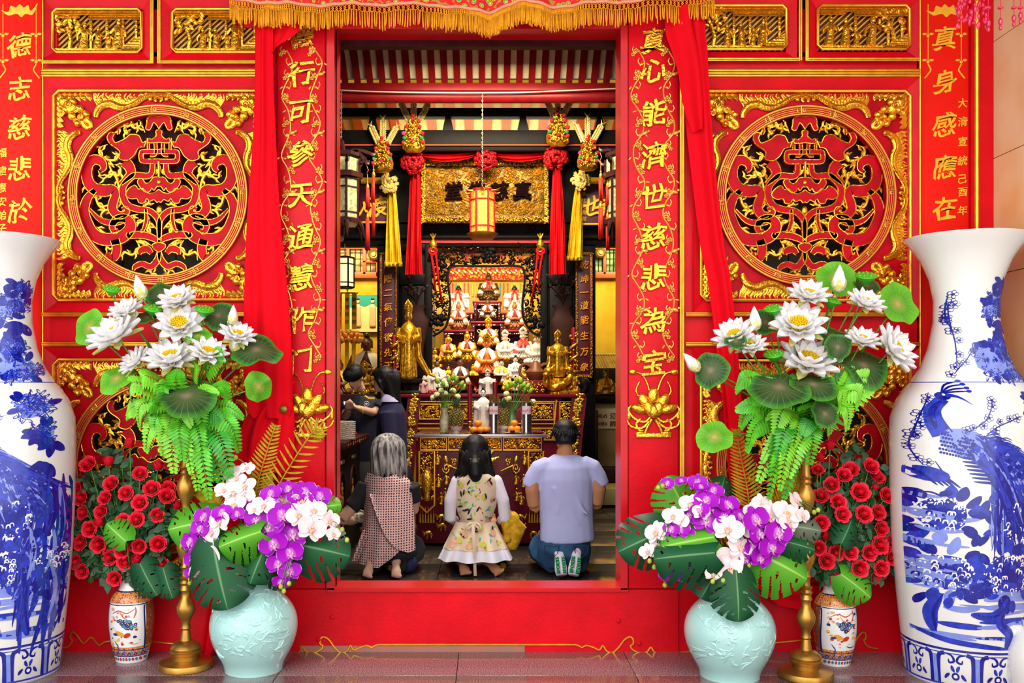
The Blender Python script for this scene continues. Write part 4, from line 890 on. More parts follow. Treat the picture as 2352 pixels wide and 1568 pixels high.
def roses(lst, yb, mouth, side, rr=.0475):
 info = rows_of(lst, 5); rs = random.Random(len(lst)); cx = sum(q[0] for q in lst) / len(lst); cy = max(q[1] for q in lst) - 40
 for i, q in enumerate(lst):
  px, py = q[0], q[1]; kind = q[2] if len(q) > 2 else (0 if rs.random() < .7 else 1); sc = rr * (q[3] if len(q) > 3 else 1) * rs.uniform(.93, 1.08)
  ex = (px - cx) / 130; ez = (cy - py) / 260; y = yb - .10 * sqrt(max(0, 1 - min(1, ex * ex * .8 + (ez - .35) ** 2))) + rs.uniform(-.02, .02); pos = P(px, py, y)
  d = Vector((ex * .45 + rs.uniform(-.2, .2), -1.0 + (.55 if kind == 2 else 0), ez * .7 + rs.uniform(-.1, .15) + (1.0 if kind == 2 else 0))); rot = aim(d, rs.uniform(0, 6))
  w = f'red rose{" bud" if kind == 2 else ""} in the {side} rose vase, {order_words(info[i][0])} row down, {order_words(info[i][1])} from the left'
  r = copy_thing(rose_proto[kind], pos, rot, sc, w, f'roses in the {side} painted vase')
  n = d.normalized(); stem_to(r, pos - n * sc * .4, mouth + Vector((rs.uniform(-.02, .02), rs.uniform(-.02, .02), rs.uniform(-.02, .01))), (ex * .05, -.01, .03), .0028)
RL = [(298,1020,2),(203,1067,1,1.1),(249,1062,2),(363,1071,2),(322,1088,1),(256,1111),(290,1133,1),(242,1144,1),(175,1123,1),(187,1145,1),(322,1155),(349,1123,1),(387,1122,1),(383,1140,1),(407,1162,2,.9),(192,1177,1),(233,1175,1),(361,1183),(165,1201,1),(207,1215,0,1.1),(228,1201,2),(284,1196),(314,1194),(156,1256),(186,1246),(228,1250,0,1.1),(282,1262,0,1.1),(320,1254),(364,1249),(177,1290),(190,1311),(253,1280),(289,1291),(314,1285,2),(371,1295),(264,1328,1),(381,1327,1)]
RR = [(1906,1024,2,1.2),(1884,1052,2),(1878,1079,1,.8),(1938,1092,1),(1953,1079,1),(2000,1072,1),(2013,1095,1),(1910,1114),(1885,1139,1),(1975,1131,0,1.15),(2011,1120,2,.7),(2037,1138,1),(1924,1154,0,1.1),(1934,1181,0,1.1),(1983,1181,0,1.15),(2016,1177),(1886,1201),(2023,1214,1),(1897,1232,2),(1880,1258),(2019,1252,0,1.15),(2048,1244,1),(1921,1269),(1953,1269),(1996,1269),(1898,1289),(2048,1280),(1973,1305,0,1.1),(2023,1305,0,1.05),(1924,1333),(2010,1326,1,.8)]
ML = P(302, 1322, -.155); MR = P(1917, 1336, -.22)
roses(RL, -.155, ML, 'left'); roses(RR, -.22, MR, 'right')
for r in rose_proto:
 for c in list(r.children): bpy.data.objects.remove(c)
 bpy.data.objects.remove(r)
DGREEN = mat('dark_leaf', '#1C4A1E', .5, var=.4, vscale=25)
def leaf_quad(m, a, d, l, w, nrm, mi=0, droop=.15, nseg=3, fold=.12):
 d = Vector(d).normalized(); s = d.cross(Vector(nrm)); s = s.normalized() if s.length > 1e-4 else Vector((1, 0, 0)); n = s.cross(d); vs = []; at = []
 for i in range(nseg + 1):
  t = i / nseg; c = Vector(a) + d * l * t - Vector((0, 0, 1)) * droop * l * t * t; ww = w * (sin(pi * min(.97, t * .92 + .05)) ** .75)
  for k in (-1, 0, 1): vs.append(c + s * ww * k + n * (fold * ww * abs(k))); at.append((abs(k), t, 0))
 fs = []
 for i in range(nseg):
  for k in (0, 1): fs.append((i * 3 + k, i * 3 + k + 1, i * 3 + k + 4, i * 3 + k + 3))
 m.add(vs, fs, mi, at)
def filler(cx, cy, yb, mouth, side, seed):
 """sprays of small dark leaves between the roses, each sprig one thing"""
 rs = random.Random(seed); dirs = ['far left', 'left', 'upper left', 'top', 'upper right', 'right', 'far right', 'lower left', 'lower right', 'middle', 'low middle', 'front']
 for k, w in enumerate(dirs):
  dx, dy = {'far left': (-105, -20), 'left': (-80, 40), 'upper left': (-60, -110), 'top': (0, -160), 'upper right': (60, -110), 'right': (80, 30), 'far right': (100, -30), 'lower left': (-50, 85), 'lower right': (50, 90), 'middle': (-15, -40), 'low middle': (10, 70), 'front': (25, 10)}[w]
  t = P(cx + dx, cy + dy, yb - .05); root = thing('leaf_sprig', f'dark green leaf sprig at the {w} of the {side} rose bouquet', 'leaves', mouth, f'leaf sprigs among the {side} roses'); st_ = MB(); lf = MB(); c = cr([mouth, (mouth + t) / 2 + Vector((dx * .0003, -.02, .02)), t], 8); st_.tube(c, .0025, 5)
  for q in c[5:]:
   for j in range(11):
    a = rs.uniform(0, 6.28); o = Vector(q) + Vector((rs.uniform(-.07, .07), rs.uniform(-.05, .05), rs.uniform(-.065, .065))); leaf_quad(lf, o, (cos(a), rs.uniform(-.6, .2), sin(a)), rs.uniform(.04, .07), rs.uniform(.010, .020), (rs.uniform(-.4, .4), -1, rs.uniform(-.2, .6)))
  st_.obj('stem', STEMG, root, 180); lf.obj('leaves', DGREEN, root, 180)
filler(280, 1215, -.12, ML, 'left', 31); filler(1962, 1205, -.19, MR, 'right', 32)
# --- split leaves and plain leaves
LGREEN = attr_mat('split_leaf_green', [(0, '#A8D66A'), (.06, '#5FA82E'), (.5, '#4A9A22'), (1, '#3C8A1C')], 'X', .42)
LDARK = attr_mat('split_leaf_dark', [(0, '#6F9C6A'), (.05, '#1F5A34'), (.5, '#154F2E'), (1, '#0E3A22')], 'X', .42)
LGREY = attr_mat('split_leaf_grey', [(0, '#93A58C'), (.06, '#66705E'), (1, '#4E5A4A')], 'X', .5)
def split_leaf(px, py, y, size, ang, fold, material, label, group, mouth, tilt=.5, lobes=4, facing=(0, -1, .35)):
 """heart-shaped leaf with slits and holes; ang = picture direction of its tip, degrees, 0 right, 90 up"""
 c0 = P(px, py, y); L = 1.85 * size / S(y); a = radians(ang); f = Vector(facing).normalized(); d = Vector((cos(a), 0, sin(a))); d = (d - f * d.dot(f)).normalized(); s = f.cross(d) * -1; root = thing('split_leaf', label, 'leaf', c0, group)
 m = MB()
 def width(t): return .52 * (sin(pi * min(1, .12 + t * .88)) ** .62) * (1 if t > .1 else .75 + 2.5 * t)
 for sd in (-1, 1):
  def fn(u, v):
   q = u; back = -.10 * (1 - v) * 0 - (.16 * (v ** 1.2) * max(0, 1 - q * 3)); x = (q - .5) * L + back * L; w = width(q) * v * L + 0
   x += .16 * L * v * (1 - q) * q * 2; bend = .06 * L - .28 * L * v * width(q) - fold * L * (v * width(q)) ** 2 * 1.5 - tilt * L * max(0, q - .25) ** 2 * .55
   p = c0 + d * x + s * (sd * w) + f * (bend + .022 * L * sin(q * 19) * v * v); return (p.x, p.y, p.z, v, q, 0)
  def mask(u, v):
   for k in range(lobes):
    tc_ = .16 + .66 * k / lobes + .05 * (sd + 1); 
    if v > .45 and abs(u - tc_ - .22 * (v - .45)) < .010 + .035 * (v - .45): return False
    if k in (1, 3) and ((u - tc_ - .085) / .022) ** 2 + ((v - .30) / .12) ** 2 < 1: return False
   return True
  m.grid(fn, 70, 14, mask=mask)
 m.obj('blade', material, root, 180); stem_to(root, c0 - d * L * .48, mouth, (0, 0, -.01), .0035); return root
OL = P(598, 1318, -.33); ORR = P(1684, 1326, -.43)
GL, GR = 'split leaves around the left orchids', 'split leaves around the right orchids'
for a in ((440,1205,-.42,62,190,.5,LGREEN,'green split leaf pointing left over the brass stand, left orchid vase'),(505,1322,-.56,84,-75,.35,LDARK,'large dark split leaf hanging over the left celadon vase front'),(550,1238,-.58,56,200,1.3,LGREEN,'bright green folded split leaf in the middle of the left orchids'),
    (738,1262,-.46,72,-12,.7,LDARK,'dark split leaf reaching right towards the doorway from the left orchids'),(595,1290,-.52,56,-110,.8,LDARK,'dark split leaf below the left purple orchids, above the vase neck'),(752,1163,-.40,34,12,.8,LGREEN,'small bright green leaf at the far right of the left orchids'),(640,1310,-.42,48,-60,.8,LDARK,'dark split leaf behind the hanging purple spray of the left vase')): split_leaf(*a, GL, OL)
for a in ((1558,1142,-.40,62,110,.4,LGREEN,'bright green split leaf standing up at the upper left of the right orchids'),(1478,1240,-.50,68,205,.5,LDARK,'dark split leaf at the far left of the right orchids'),(1580,1244,-.62,66,190,1.2,LGREEN,'pale green folded split leaf across the middle of the right orchids'),(1572,1276,-.66,74,185,.9,LDARK,'dark glossy split leaf below the pale green one, right orchid vase'),
    (1790,1296,-.58,78,-28,.6,LGREEN,'large green split leaf pointing to the right brass stand'),(1694,1368,-.68,62,-90,.35,LDARK,'dark split leaf hanging down the front of the right celadon vase'),(1640,1320,-.52,66,-120,.6,LDARK,'dark split leaf behind the hanging one, right celadon vase'),(1655,1130,-.36,46,70,.5,LDARK,'nearly black split leaf standing at the back of the right orchids'),
    (1845,1212,-.56,48,-8,.8,LGREY,'grey-green split leaf crossing the right brass stand'),(1836,1252,-.58,42,-15,.8,LDARK,'small dark leaf crossing the right brass stand below the grey one')): split_leaf(*a, GR, ORR)
for a in ((266,1222,-.33,38,140,.5,LGREEN,'small green split leaf in the middle of the left roses'),(385,1338,-.3,40,-70,.5,LDARK,'dark split leaf at the bottom right of the left roses')): split_leaf(*a, 'split leaves among the left roses', ML)
for a in ((340,1330,-.30,46,-60,.5,LDARK,'dark split leaf hanging over the neck of the left painted vase'),): split_leaf(*a, 'split leaves among the left roses', ML)
for a in ((1966,1345,-.36,46,-40,.5,LGREEN,'bright green split leaf under the right roses'),(1945,1220,-.36,36,60,.5,LDARK,'dark green leaf in the middle of the right roses')): split_leaf(*a, 'split leaves among the right roses', MR)
# --- orchids
ORP = attr_mat('orchid_purple', [(0, '#F7E6F7'), (.12, '#DC80DC'), (.26, '#A606BA'), (.90, '#A206BC'), (.975, '#CC74DC'), (1, '#F0D6F4')], 'X', .5)
ORW = attr_mat('orchid_white', [(0, '#F0B9CC'), (.25, '#FBE6EA'), (1, '#F8EDEC')], 'X', .5)
LIPP = mat('orchid_lip_pale', '#F7DDF2', .5, col2='#C22A9A', vscale=60); LIPW = mat('orchid_lip_pink', '#F2A6BE', .5, col2='#F6D27A', vscale=50)
BUDY = mat('orchid_bud', '#A9B83A', .5, var=.2, vscale=40)
def orchid_meshes():
 m = MB()
 def petal(ang, l, w, cup, z):
  ca, sa = cos(ang), sin(ang)
  def fn(u, v):
   r = v; ww = w * (sin(pi * min(1, v * .86 + .08)) ** .7); x = v * l; yv = (2 * u - 1) * ww; zz = z + cup * (v * v) + .10 * (2 * u - 1) ** 2 * ww
   e = max(v ** 1.3, abs(2 * u - 1) * (.2 + .8 * v) * .98 if v > .25 else v); return (x * ca - yv * sa, x * sa + yv * ca, zz, min(1, e), u, 0)
  m.grid(fn, 8, 7)
 for a, l, w in ((pi / 2, .95, .33), (-2.35, .9, .32), (-.80, .9, .32)): petal(a, l, w, -.05, -.03)
 for a in (.22, pi - .22): petal(a, 1.0, .58, .06, .03)
 lip = MB(); lip.ball((0, .04, .12), (.09, .09, .16)); lip.ball((0, -.18, .16), (.13, .17, .08)); lip.ball((-.15, -.06, .17), (.07, .13, .10), rot=(0, .4, .3)); lip.ball((.15, -.06, .17), (.07, .13, .10), rot=(0, -.4, -.3)); lip.tube([(0, -.3, .16), (.04, -.42, .14), (.1, -.44, .2)], [.06, .03, .01], 5)
 return m, lip
om, ol = orchid_meshes()
OB = {}
for kx, (pm, lm) in (('P', (ORP, LIPP)), ('W', (ORW, LIPW))): OB[kx] = (om.obj('blossom', pm, None, 180), ol.obj('lip', lm, None, 180))
def spray(kind, pts, yb, mouth, cx, cy, label, group, rs, buds=(), wt=1.0):
 root = thing('orchid_spray', label, 'flower', mouth, group); pos = []
 for q in pts:
  px, py = q[0], q[1]; sz = (27 if len(q) < 3 else q[2]); ex, ez = (px - cx) / 170, (cy - py) / 120
  y = yb - .16 * max(0, 1 - .5 * (ex * ex + max(0, ez) ** 2)) + rs.uniform(-.025, .025); c = P(px, py, y); pos.append(c)
  d = Vector((ex * .7 + rs.uniform(-.3, .3), -1, .25 + ez * .45 + rs.uniform(-.3, .25))).normalized(); qt = d.to_track_quat('Z', 'Y'); R = (qt.to_matrix() @ Matrix.Rotation(rs.uniform(-.4, .4), 3, 'Z')).to_4x4()
  b = mesh_like(OB[kind][0], 'blossom', root); sc = sz / S(y) * 1.08; b.matrix_local = Matrix.Translation(c - Vector(mouth)) @ R @ Matrix.Scale(sc, 4); l = mesh_like(OB[kind][1], 'lip', b)
 o = sorted(pos, key=lambda v: (v - Vector(mouth)).length); s = MB(); path = [Vector(mouth)] + [v + Vector((0, .03, 0)) for v in o]; s.tube(cr(path, 4), .0028, 5)
 if buds:
  e = o[-1]
  for bx, by in buds: bp = P(bx, by, e.y); s.tube([e + Vector((0, .02, 0)), (e + bp) / 2 + Vector((0, 0, .012)), bp], .002, 5)
 s.obj('stem', STEMG, root, 180)
 for bx, by in buds:
  bp = P(bx, by, o[-1].y); k = MB(); k.ball(bp, (.012, .011, .014)); k.obj('bud', BUDY, root, 180)
rs = random.Random(41); gL, gR = 'orchid sprays in the left celadon vase', 'orchid sprays in the right celadon vase'
for kind, pts, lab, buds in (
 ('P', [(667,1270,30),(639,1295,27),(665,1312,26),(645,1336,20)], 'purple orchid spray hanging down the right side of the left celadon vase', [(664,1340),(652,1357),(645,1347)]),
 ('P', [(617,1211,36),(628,1250,32),(673,1228,34),(648,1183,32),(589,1191,28)], 'large purple orchids at the front centre of the left vase', []),
 ('P', [(701,1130,28),(735,1140,26),(662,1124,24),(622,1134,24),(680,1140,22)], 'purple orchid spray at the upper right of the left vase', []),
 ('P', [(572,1172,26),(510,1178,24),(545,1180,18)], 'purple orchids behind the white ones at the top left of the left vase', []),
 ('P', [(468,1188,26),(460,1214,24),(437,1245,27),(459,1250,24),(443,1284,24),(437,1316,16)], 'purple orchid spray drooping over the brass stand at the left', [(437,1331),(436,1339)]),
 ('W', [(482,1270,36),(488,1222,27),(505,1197,28),(457,1312,22),(475,1245,20)], 'pale pink orchid spray at the lower left of the left vase', [(475,1312),(466,1336)]),
 ('W', [(535,1088,24),(545,1100,22),(538,1130,28),(563,1118,26),(563,1146,26),(516,1126,24),(540,1160,28),(568,1075,18)], 'pale pink orchid spray standing high beside the yellow ferns, left vase', [(541,1050)]),
 ('W', [(606,1160,26),(645,1144,26),(693,1150,26),(585,1168,18)], 'pale pink orchids across the top of the left vase', []),
 ('W', [(684,1182,28),(721,1172,28),(715,1213,34),(757,1194,24),(765,1226,18)], 'pale pink orchid spray reaching right towards the doorway, left vase', [(786,1216),(797,1240)])):
 spray(kind, pts, -.37, OL, 600, 1230, lab, gL, rs, buds)
for kind, pts, lab, buds in (
 ('P', [(1533,1110,16),(1565,1104,14),(1602,1108,22),(1610,1118,16)], 'small purple orchids behind the upright leaf at the top left, right vase', [(1512,1120),(1522,1116)]),
 ('P', [(1638,1127,24),(1622,1150,28),(1606,1170,24),(1584,1182,24)], 'purple orchid spray at the upper left of the right vase', []),
 ('P', [(1673,1160,28),(1664,1184,26),(1622,1196,32),(1702,1186,22)], 'purple orchids at the top centre of the right vase', []),
 ('P', [(1562,1216,24),(1542,1216,20),(1575,1222,20)], 'purple orchids between the dark leaves at the left, right vase', []),
 ('P', [(1530,1321,18),(1551,1323,20),(1568,1308,16)], 'small purple orchid spray hanging at the lower left of the right vase', [(1527,1343),(1541,1338)]),
 ('P', [(1736,1194,34),(1745,1226,34),(1787,1225,34),(1772,1256,34)], 'large purple orchids at the front right of the right vase', []),
 ('P', [(1729,1256,24),(1747,1281,28),(1713,1285,20),(1722,1270,18)], 'purple orchids below the large ones, right vase', [(1712,1302),(1720,1298)]),
 ('W', [(1546,1185,24),(1560,1198,24),(1508,1222,28),(1517,1244,26),(1488,1266,20)], 'pale pink orchid spray at the far left of the right vase', [(1492,1288),(1503,1302)]),
 ('W', [(1586,1158,26),(1610,1176,20)], 'pale pink orchid beside the upright green leaf, right vase', []),
 ('W', [(1673,1215,34),(1707,1214,24),(1700,1256,30)], 'pale pink orchids in the middle of the right vase', []),
 ('W', [(1676,1282,30),(1678,1306,28),(1655,1290,20),(1638,1317,20)], 'pale pink orchid spray at the front above the hanging dark leaf, right vase', [(1661,1333),(1637,1335)]),
 ('W', [(1749,1160,28),(1769,1182,28),(1730,1176,24),(1805,1180,36),(1810,1200,28)], 'pale pink orchids at the upper right of the right vase', []),
 ('W', [(1827,1150,24),(1843,1184,20)], 'pale pink orchids in front of the right brass stand', [(1879,1171),(1870,1176)])):
 spray(kind, pts, -.48, ORR, 1680, 1240, lab, gR, rs, buds)
for kx in OB:
 for o in OB[kx]: bpy.data.objects.remove(o)
# --- ferns with spaced narrow leaflets (yellow-green)
YG = mat('fern_yellow', '#A0860C', .6, var=.25, vscale=40, spec=.15)
def ladder_fern(pts, y0, y1, w, label, mouth):
 root = thing('ladder_fern', label, 'fern', mouth); c = cr(pts, 8); L = len(c); q = [P(a, b, lerp(y0, y1, i / L)) for i, (a, b) in enumerate(c)]; s = MB(); s.tube([Vector(mouth)] + q, .004, 6); s.obj('stalk', YG, root, 180); m = MB(); n = 22
 for k in range(n):
  t = .10 + .86 * k / n; i = min(L - 2, int(t * L)); p = q[i].lerp(q[i + 1], t * L - i); d = (q[i + 1] - q[i]).normalized(); sd = d.cross(Vector((0, -1, 0))).normalized(); l = w / S(y0) * (1 - .75 * (k / n) ** 1.6)
  for e in (-1, 1): leaf_quad(m, p, sd * e + d * .45, l, .006, (0, -1, .2), droop=-.12, nseg=4)
 m.obj('leaflets', YG, root, 180)
ladder_fern([(583,1160),(592,1110),(612,1040),(634,975)], -.36, -.30, 42, 'yellow-green fern stalk rising in front of the left curtain', OL)
ladder_fern([(625,1150),(640,1115),(672,1060),(712,1000),(724,990),(732,996),(726,1006)], -.36, -.30, 44, 'yellow-green fern stalk with a curled tip beside the doorway', OL)
ladder_fern([(505,1200),(490,1160),(476,1145),(450,1130)], -.34, -.26, 30, 'short yellow fern stalk left of the pale orchids', OL)
ladder_fern([(1722,1180),(1716,1120),(1702,1050),(1690,985)], -.46, -.34, 42, 'yellow-green fern stalk in front of the right curtain', ORR)
ladder_fern([(1760,1190),(1800,1150),(1826,1115),(1835,1080)], -.46, -.40, 36, 'yellow-green fern stalk leaning towards the right brass stand', ORR)
# --- lotus bouquets
LOTP = attr_mat('lotus_petal', [(0, '#EED98A'), (.18, '#F4EFE4'), (.6, '#FBFAFA'), (1, '#F4F0F6')], 'Y', .45)
LOTY = mat('lotus_stamen', '#FFD01A', .5, var=.1, vscale=50, spec=.2); LOTS = mat('lotus_sepal', '#C9CC3A', .45, col2='#EFE9B0', vscale=9)
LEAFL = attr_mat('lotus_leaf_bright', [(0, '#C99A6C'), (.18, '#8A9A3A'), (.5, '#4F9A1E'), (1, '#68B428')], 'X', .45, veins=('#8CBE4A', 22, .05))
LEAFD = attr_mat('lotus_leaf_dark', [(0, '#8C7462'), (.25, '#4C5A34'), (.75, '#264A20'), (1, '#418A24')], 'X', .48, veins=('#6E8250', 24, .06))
def lotus_mesh():
 m, st_, sp = MB(), MB(), MB()
 def petal(mb, a, el, l, w, cup, mi=0):
  ca, sa = cos(a), sin(a)
  def fn(u, v):
   x = l * v; z = cup * l * (v * v) ; yy = (2 * u - 1) * w * (sin(pi * min(1, .10 + .90 * v)) ** .8); z2 = z + .5 * (2 * u - 1) ** 2 * w
   xr = x * cos(el) - z2 * sin(el); zr = x * sin(el) + z2 * cos(el); return ((.08 + xr) * ca - yy * sa, (.08 + xr) * sa + yy * ca, zr, u, v, 0)
  mb.grid(fn, 6, 8)
 for k in range(10): petal(m, k * .628 + .1, .14, 1.0, .25, .14)
 for k in range(9): petal(m, k * .698 + .35, .50, .92, .24, .12)
 for k in range(8): petal(m, k * .785, .84, .76, .20, .06)
 for k in range(5): petal(sp, k * 1.257, -.18, .9, .17, .15)
 for k in range(54): a = k * 2.4; r = .24 * sqrt(k / 54); e = 1.35 - r * 2.4; st_.tube([(r * cos(a), r * sin(a), .06), ((r + .14 * cos(e)) * cos(a), (r + .14 * cos(e)) * sin(a), .22 + .18 * sin(e))], [.02, .034], 4)
 st_.ball((0, 0, .16), (.24, .24, .14)); return m, st_, sp
lm, ls, lp_ = lotus_mesh()
lot = thing('lotus_flower', 'white lotus', 'flower'); lm.obj('petals', LOTP, lot, 180); ls.obj('stamens', LOTY, lot, 60); lp_.obj('sepals', LOTS, lot, 180)
bud = thing('lotus_bud', 'lotus bud', 'flower'); b1 = MB(); b1.lathe([(.02, -.05), (.30, .05), (.42, .35), (.40, .7), (.26, 1.15), (.10, 1.5), (.01, 1.65)], n=14)
for i, v in enumerate(b1.V): b1.A[i] = (0, .3 + .4 * max(0, v.z), 0); a = atan2(v.y, v.x); k = 1 + .07 * cos(a * 5 + v.z * 1.5); v.x *= k; v.y *= k
b1.obj('petals', LOTP, bud, 180); b2 = MB()
for k in range(5):
 a = k * 1.257
 def fn(u, v, a=a): q = a + (u - .5) * 1.5 * (1 - v) ** .6; r = interp([(0, .12), (.3, .40), (.6, .47), (1, .44)], v); return (r * cos(q), r * sin(q), -.08 + v * .85, u, v, 0)
 b2.grid(fn, 4, 5)
b2.obj('sepals', LOTS, bud, 180)
pod = thing('lotus_pod', 'lotus pod', 'seed pod'); PODM = mat('pod_green', '#3FB324', .35, coat=.3, var=.2, vscale=30); b1 = MB(); b1.lathe([(.10, -.9), (.3, -.8), (.62, -.4), (.95, -.08), (1.0, .02), (.92, .12), (.5, .18), (.02, .2)], n=24); b1.obj('cup', PODM, pod, 50); b2 = MB()
for k in range(15): a = k * 2.4; r = .8 * sqrt((k + .3) / 15); b2.ball((r * cos(a), r * sin(a), .17 - .03 * r), (.12, .12, .06), k=1)
b2.obj('seeds', mat('pod_seed', '#7FD23C', .4), pod, 60)
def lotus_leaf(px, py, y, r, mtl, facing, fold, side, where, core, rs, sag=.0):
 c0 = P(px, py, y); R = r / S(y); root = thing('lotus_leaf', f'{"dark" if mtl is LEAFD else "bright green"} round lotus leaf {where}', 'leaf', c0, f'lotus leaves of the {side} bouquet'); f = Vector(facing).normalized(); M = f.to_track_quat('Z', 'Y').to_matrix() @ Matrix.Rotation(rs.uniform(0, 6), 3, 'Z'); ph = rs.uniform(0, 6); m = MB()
 def fn(u, v):
  a = 2 * pi * u; rr = R * v * (1 + .05 * sin(3 * a + ph) + .03 * sin(7 * a + ph) * v); x, yv = rr * cos(a), rr * sin(a); z = .10 * R * v * v + .07 * R * v * v * sin(5 * a + ph) - fold * abs(x) * v; p = c0 + M @ Vector((x, yv, z)); return (p.x, p.y, p.z - sag * R * v * v, v, u, 0)
 m.grid(fn, 48, 8); m.obj('blade', mtl, root, 180); stem_to(root, c0 - f * .004, core, (rs.uniform(-.03, .03), 0, .01), .0042)
def fern_frond(root, base, mid, tip, w, rs, mtl):
 c = cr([base, mid, tip], 9); L = len(c); c = [Vector(q) for q in c]; s = MB(); s.tube(c, [lerp(.003, .0012, i / L) for i in range(L)], 5); s.obj('stalk', STEMG, root, 180); m = MB(); n = 17; sidev = (c[-1] - c[0]).cross(Vector((rs.uniform(-.5, .5), -1, rs.uniform(-.2, .5)))).normalized()
 for k in range(n):
  t = .06 + .92 * k / n; i = min(L - 2, int(t * (L - 1))); p = c[i].lerp(c[i + 1], t * (L - 1) - i); d = (c[i + 1] - c[i]).normalized(); l = w * min(1, .65 + t * 2) * (1 - .92 * t ** 1.5) + .006
  nrm = sidev.cross(d)
  for e in (-1, 1): leaf_quad(m, p, sidev * e + d * .35, l, .34 * (c[1] - c[0]).length + .0062, nrm, droop=.22, nseg=3, fold=.2)
 m.obj('leaflets', mtl, root, 180)
FERN = [mat('fern_green', '#55BE1E', .42, var=.25, vscale=18), mat('fern_bright', '#7ED02E', .42, var=.2, vscale=18), mat('fern_deep', '#37A028', .42, var=.3, vscale=18)]
def bouquet(side, core_px, cy, yc, flowers, buds, pods, leaves, tips, top, seed):
 rs = random.Random(seed); core = Vector(top) + Vector((0, 0, .03)); g = f'of the {side} bouquet'
 info = rows_of(flowers, 3)
 for i, (px, py, w, tx, tz) in enumerate(flowers):
  y = yc - .10 + rs.uniform(-.05, .05); pos = P(px, py + 8, y); d = Vector((tx, -.55, tz * 1.0)); sc = w / 2 / S(y) * 1.02
  r = copy_thing(lot, pos, aim(d, rs.uniform(0, 6)), sc, f'open white lotus {g}, {order_words(info[i][0])} row down, {order_words(info[i][1])} from the left', f'white lotus flowers {g}'); stem_to(r, pos - d.normalized() * sc * .05, core, (rs.uniform(-.05, .05), .03, .0), .0042)
 for i, (px, py, h, tx) in enumerate(buds):
  y = yc - .08 + rs.uniform(-.04, .04); pos = P(px, py + h * .5, y); d = Vector((tx, -.15, 1)); sc = h / 1.75 / S(y)
  r = copy_thing(bud, pos, aim(d, rs.uniform(0, 6)), sc, f'closed white lotus bud {g}, {order_words(i)} one counted from the left', f'lotus buds {g}'); stem_to(r, pos, core, (tx * .05 + rs.uniform(-.03, .03), .02, .04), .0042)
 for i, (px, py, r_) in enumerate(pods):
  y = yc - .07; pos = P(px, py, y); d = Vector((rs.uniform(-.4, .4), -.45, 1)); sc = r_ / S(y)
  r = copy_thing(pod, pos, aim(d), sc, f'green lotus seed pod {g}, {order_words(i)} one counted from the left', f'lotus pods {g}'); stem_to(r, pos - d.normalized() * sc * .8, core, (rs.uniform(-.03, .03), .02, .02), .0042)
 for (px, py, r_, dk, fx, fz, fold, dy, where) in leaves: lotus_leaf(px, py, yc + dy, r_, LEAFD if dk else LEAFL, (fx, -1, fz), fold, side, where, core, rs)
 order = sorted(range(len(tips)), key=lambda i: tips[i][0])
 for i, (px, py) in enumerate(tips):
  ex = (px - core_px[0]) / 150; dn = max(0, (py - core_px[1]) / 230); y = yc - .13 + .04 * abs(ex) + rs.uniform(-.05, .05); tip = P(px, py, y); f0 = max(0, min(1, dn)); base = core + Vector((ex * .06, -.02, .02)) if rs.random() < .55 else P(core_px[0] + (px - core_px[0]) * .45, core_px[1] + (py - core_px[1]) * .42 - 12, yc - .08)
  mid = base.lerp(tip, .5) + Vector((ex * .05, -.06, .07 * (1 - f0 * .4))); r = thing('fern_frond', f'green fern frond {g}, its tip {order_words(order.index(i))} from the left', 'fern', base, f'fern fronds {g}'); fern_frond(r, base, mid, tip, rs.uniform(.058, .082), rs, FERN[rs.choice((0, 0, 1, 1, 2))])
tl = [(320,985),(335,1040),(355,1000),(375,1050),(395,1010),(420,1060),(400,1090),(440,1090),(430,1040),(455,1130),(470,1070),(490,1110),(480,1150),(510,1125),(530,1100),(545,1015),(500,1040),(520,985),(550,1040),(345,950),(300,920),(290,960),(560,960),(530,930),(405,960),(440,980),(470,1000),(380,930),(500,900),(330,900),(460,860),(410,850),(520,830),(365,880)]
bouquet('left lotus', (430, 900), 0, -.30,
 [(272,768,132,-.35,.75),(413,742,112,.1,.35),(410,686,90,-.1,.7),(293,710,80,-.2,.9),(316,826,82,-.5,.6),(395,822,122,0,.75),(476,808,92,.35,.7),(543,768,86,.4,.8)],
 [(328,655,58,-.25),(541,780,58,.05),(534,720,46,.1)], [(258,663,20),(352,708,22),(470,710,22)],
 [(205,752,44,0,-.5,.3,.15,-.05,'at the far left edge of the left bouquet'),(588,802,58,1,.3,1.3,.3,-.08,'at the right beside the red curtain, left bouquet'),(268,868,44,0,-.3,.9,.3,-.1,'low at the left, left bouquet'),(428,908,70,1,.15,1.5,.35,-.20,'large at the front centre of the left bouquet'),(594,888,36,0,.95,.1,.3,-.1,'turned edge-on at the far right of the left bouquet'),(338,728,30,1,0,1.6,.1,-.04,'small behind the second row of flowers, left bouquet'),(372,676,36,1,.2,.7,.2,.02,'behind the top flowers of the left bouquet'),(500,724,40,1,.2,.7,.3,.02,'behind the right bud of the left bouquet'),(455,770,30,0,.2,1.2,.1,-.1,'tucked between the middle flowers of the left bouquet')], tl, SLT, 51)
tr_ = [(1700,985),(1690,940),(1715,1040),(1735,1000),(1750,1060),(1740,1110),(1770,1090),(1765,1150),(1790,1130),(1785,1060),(1810,1100),(1800,1150),(1820,1040),(1845,1000),(1858,1070),(1875,990),(1890,960),(1905,1000),(1930,940),(1945,990),(1968,940),(1990,900),(1960,890),(1690,900),(1720,920),(1760,960),(1800,980),(1840,940),(1880,920),(1740,870),(1820,860),(1900,860),(1950,850),(1780,1000),(2005,880)]
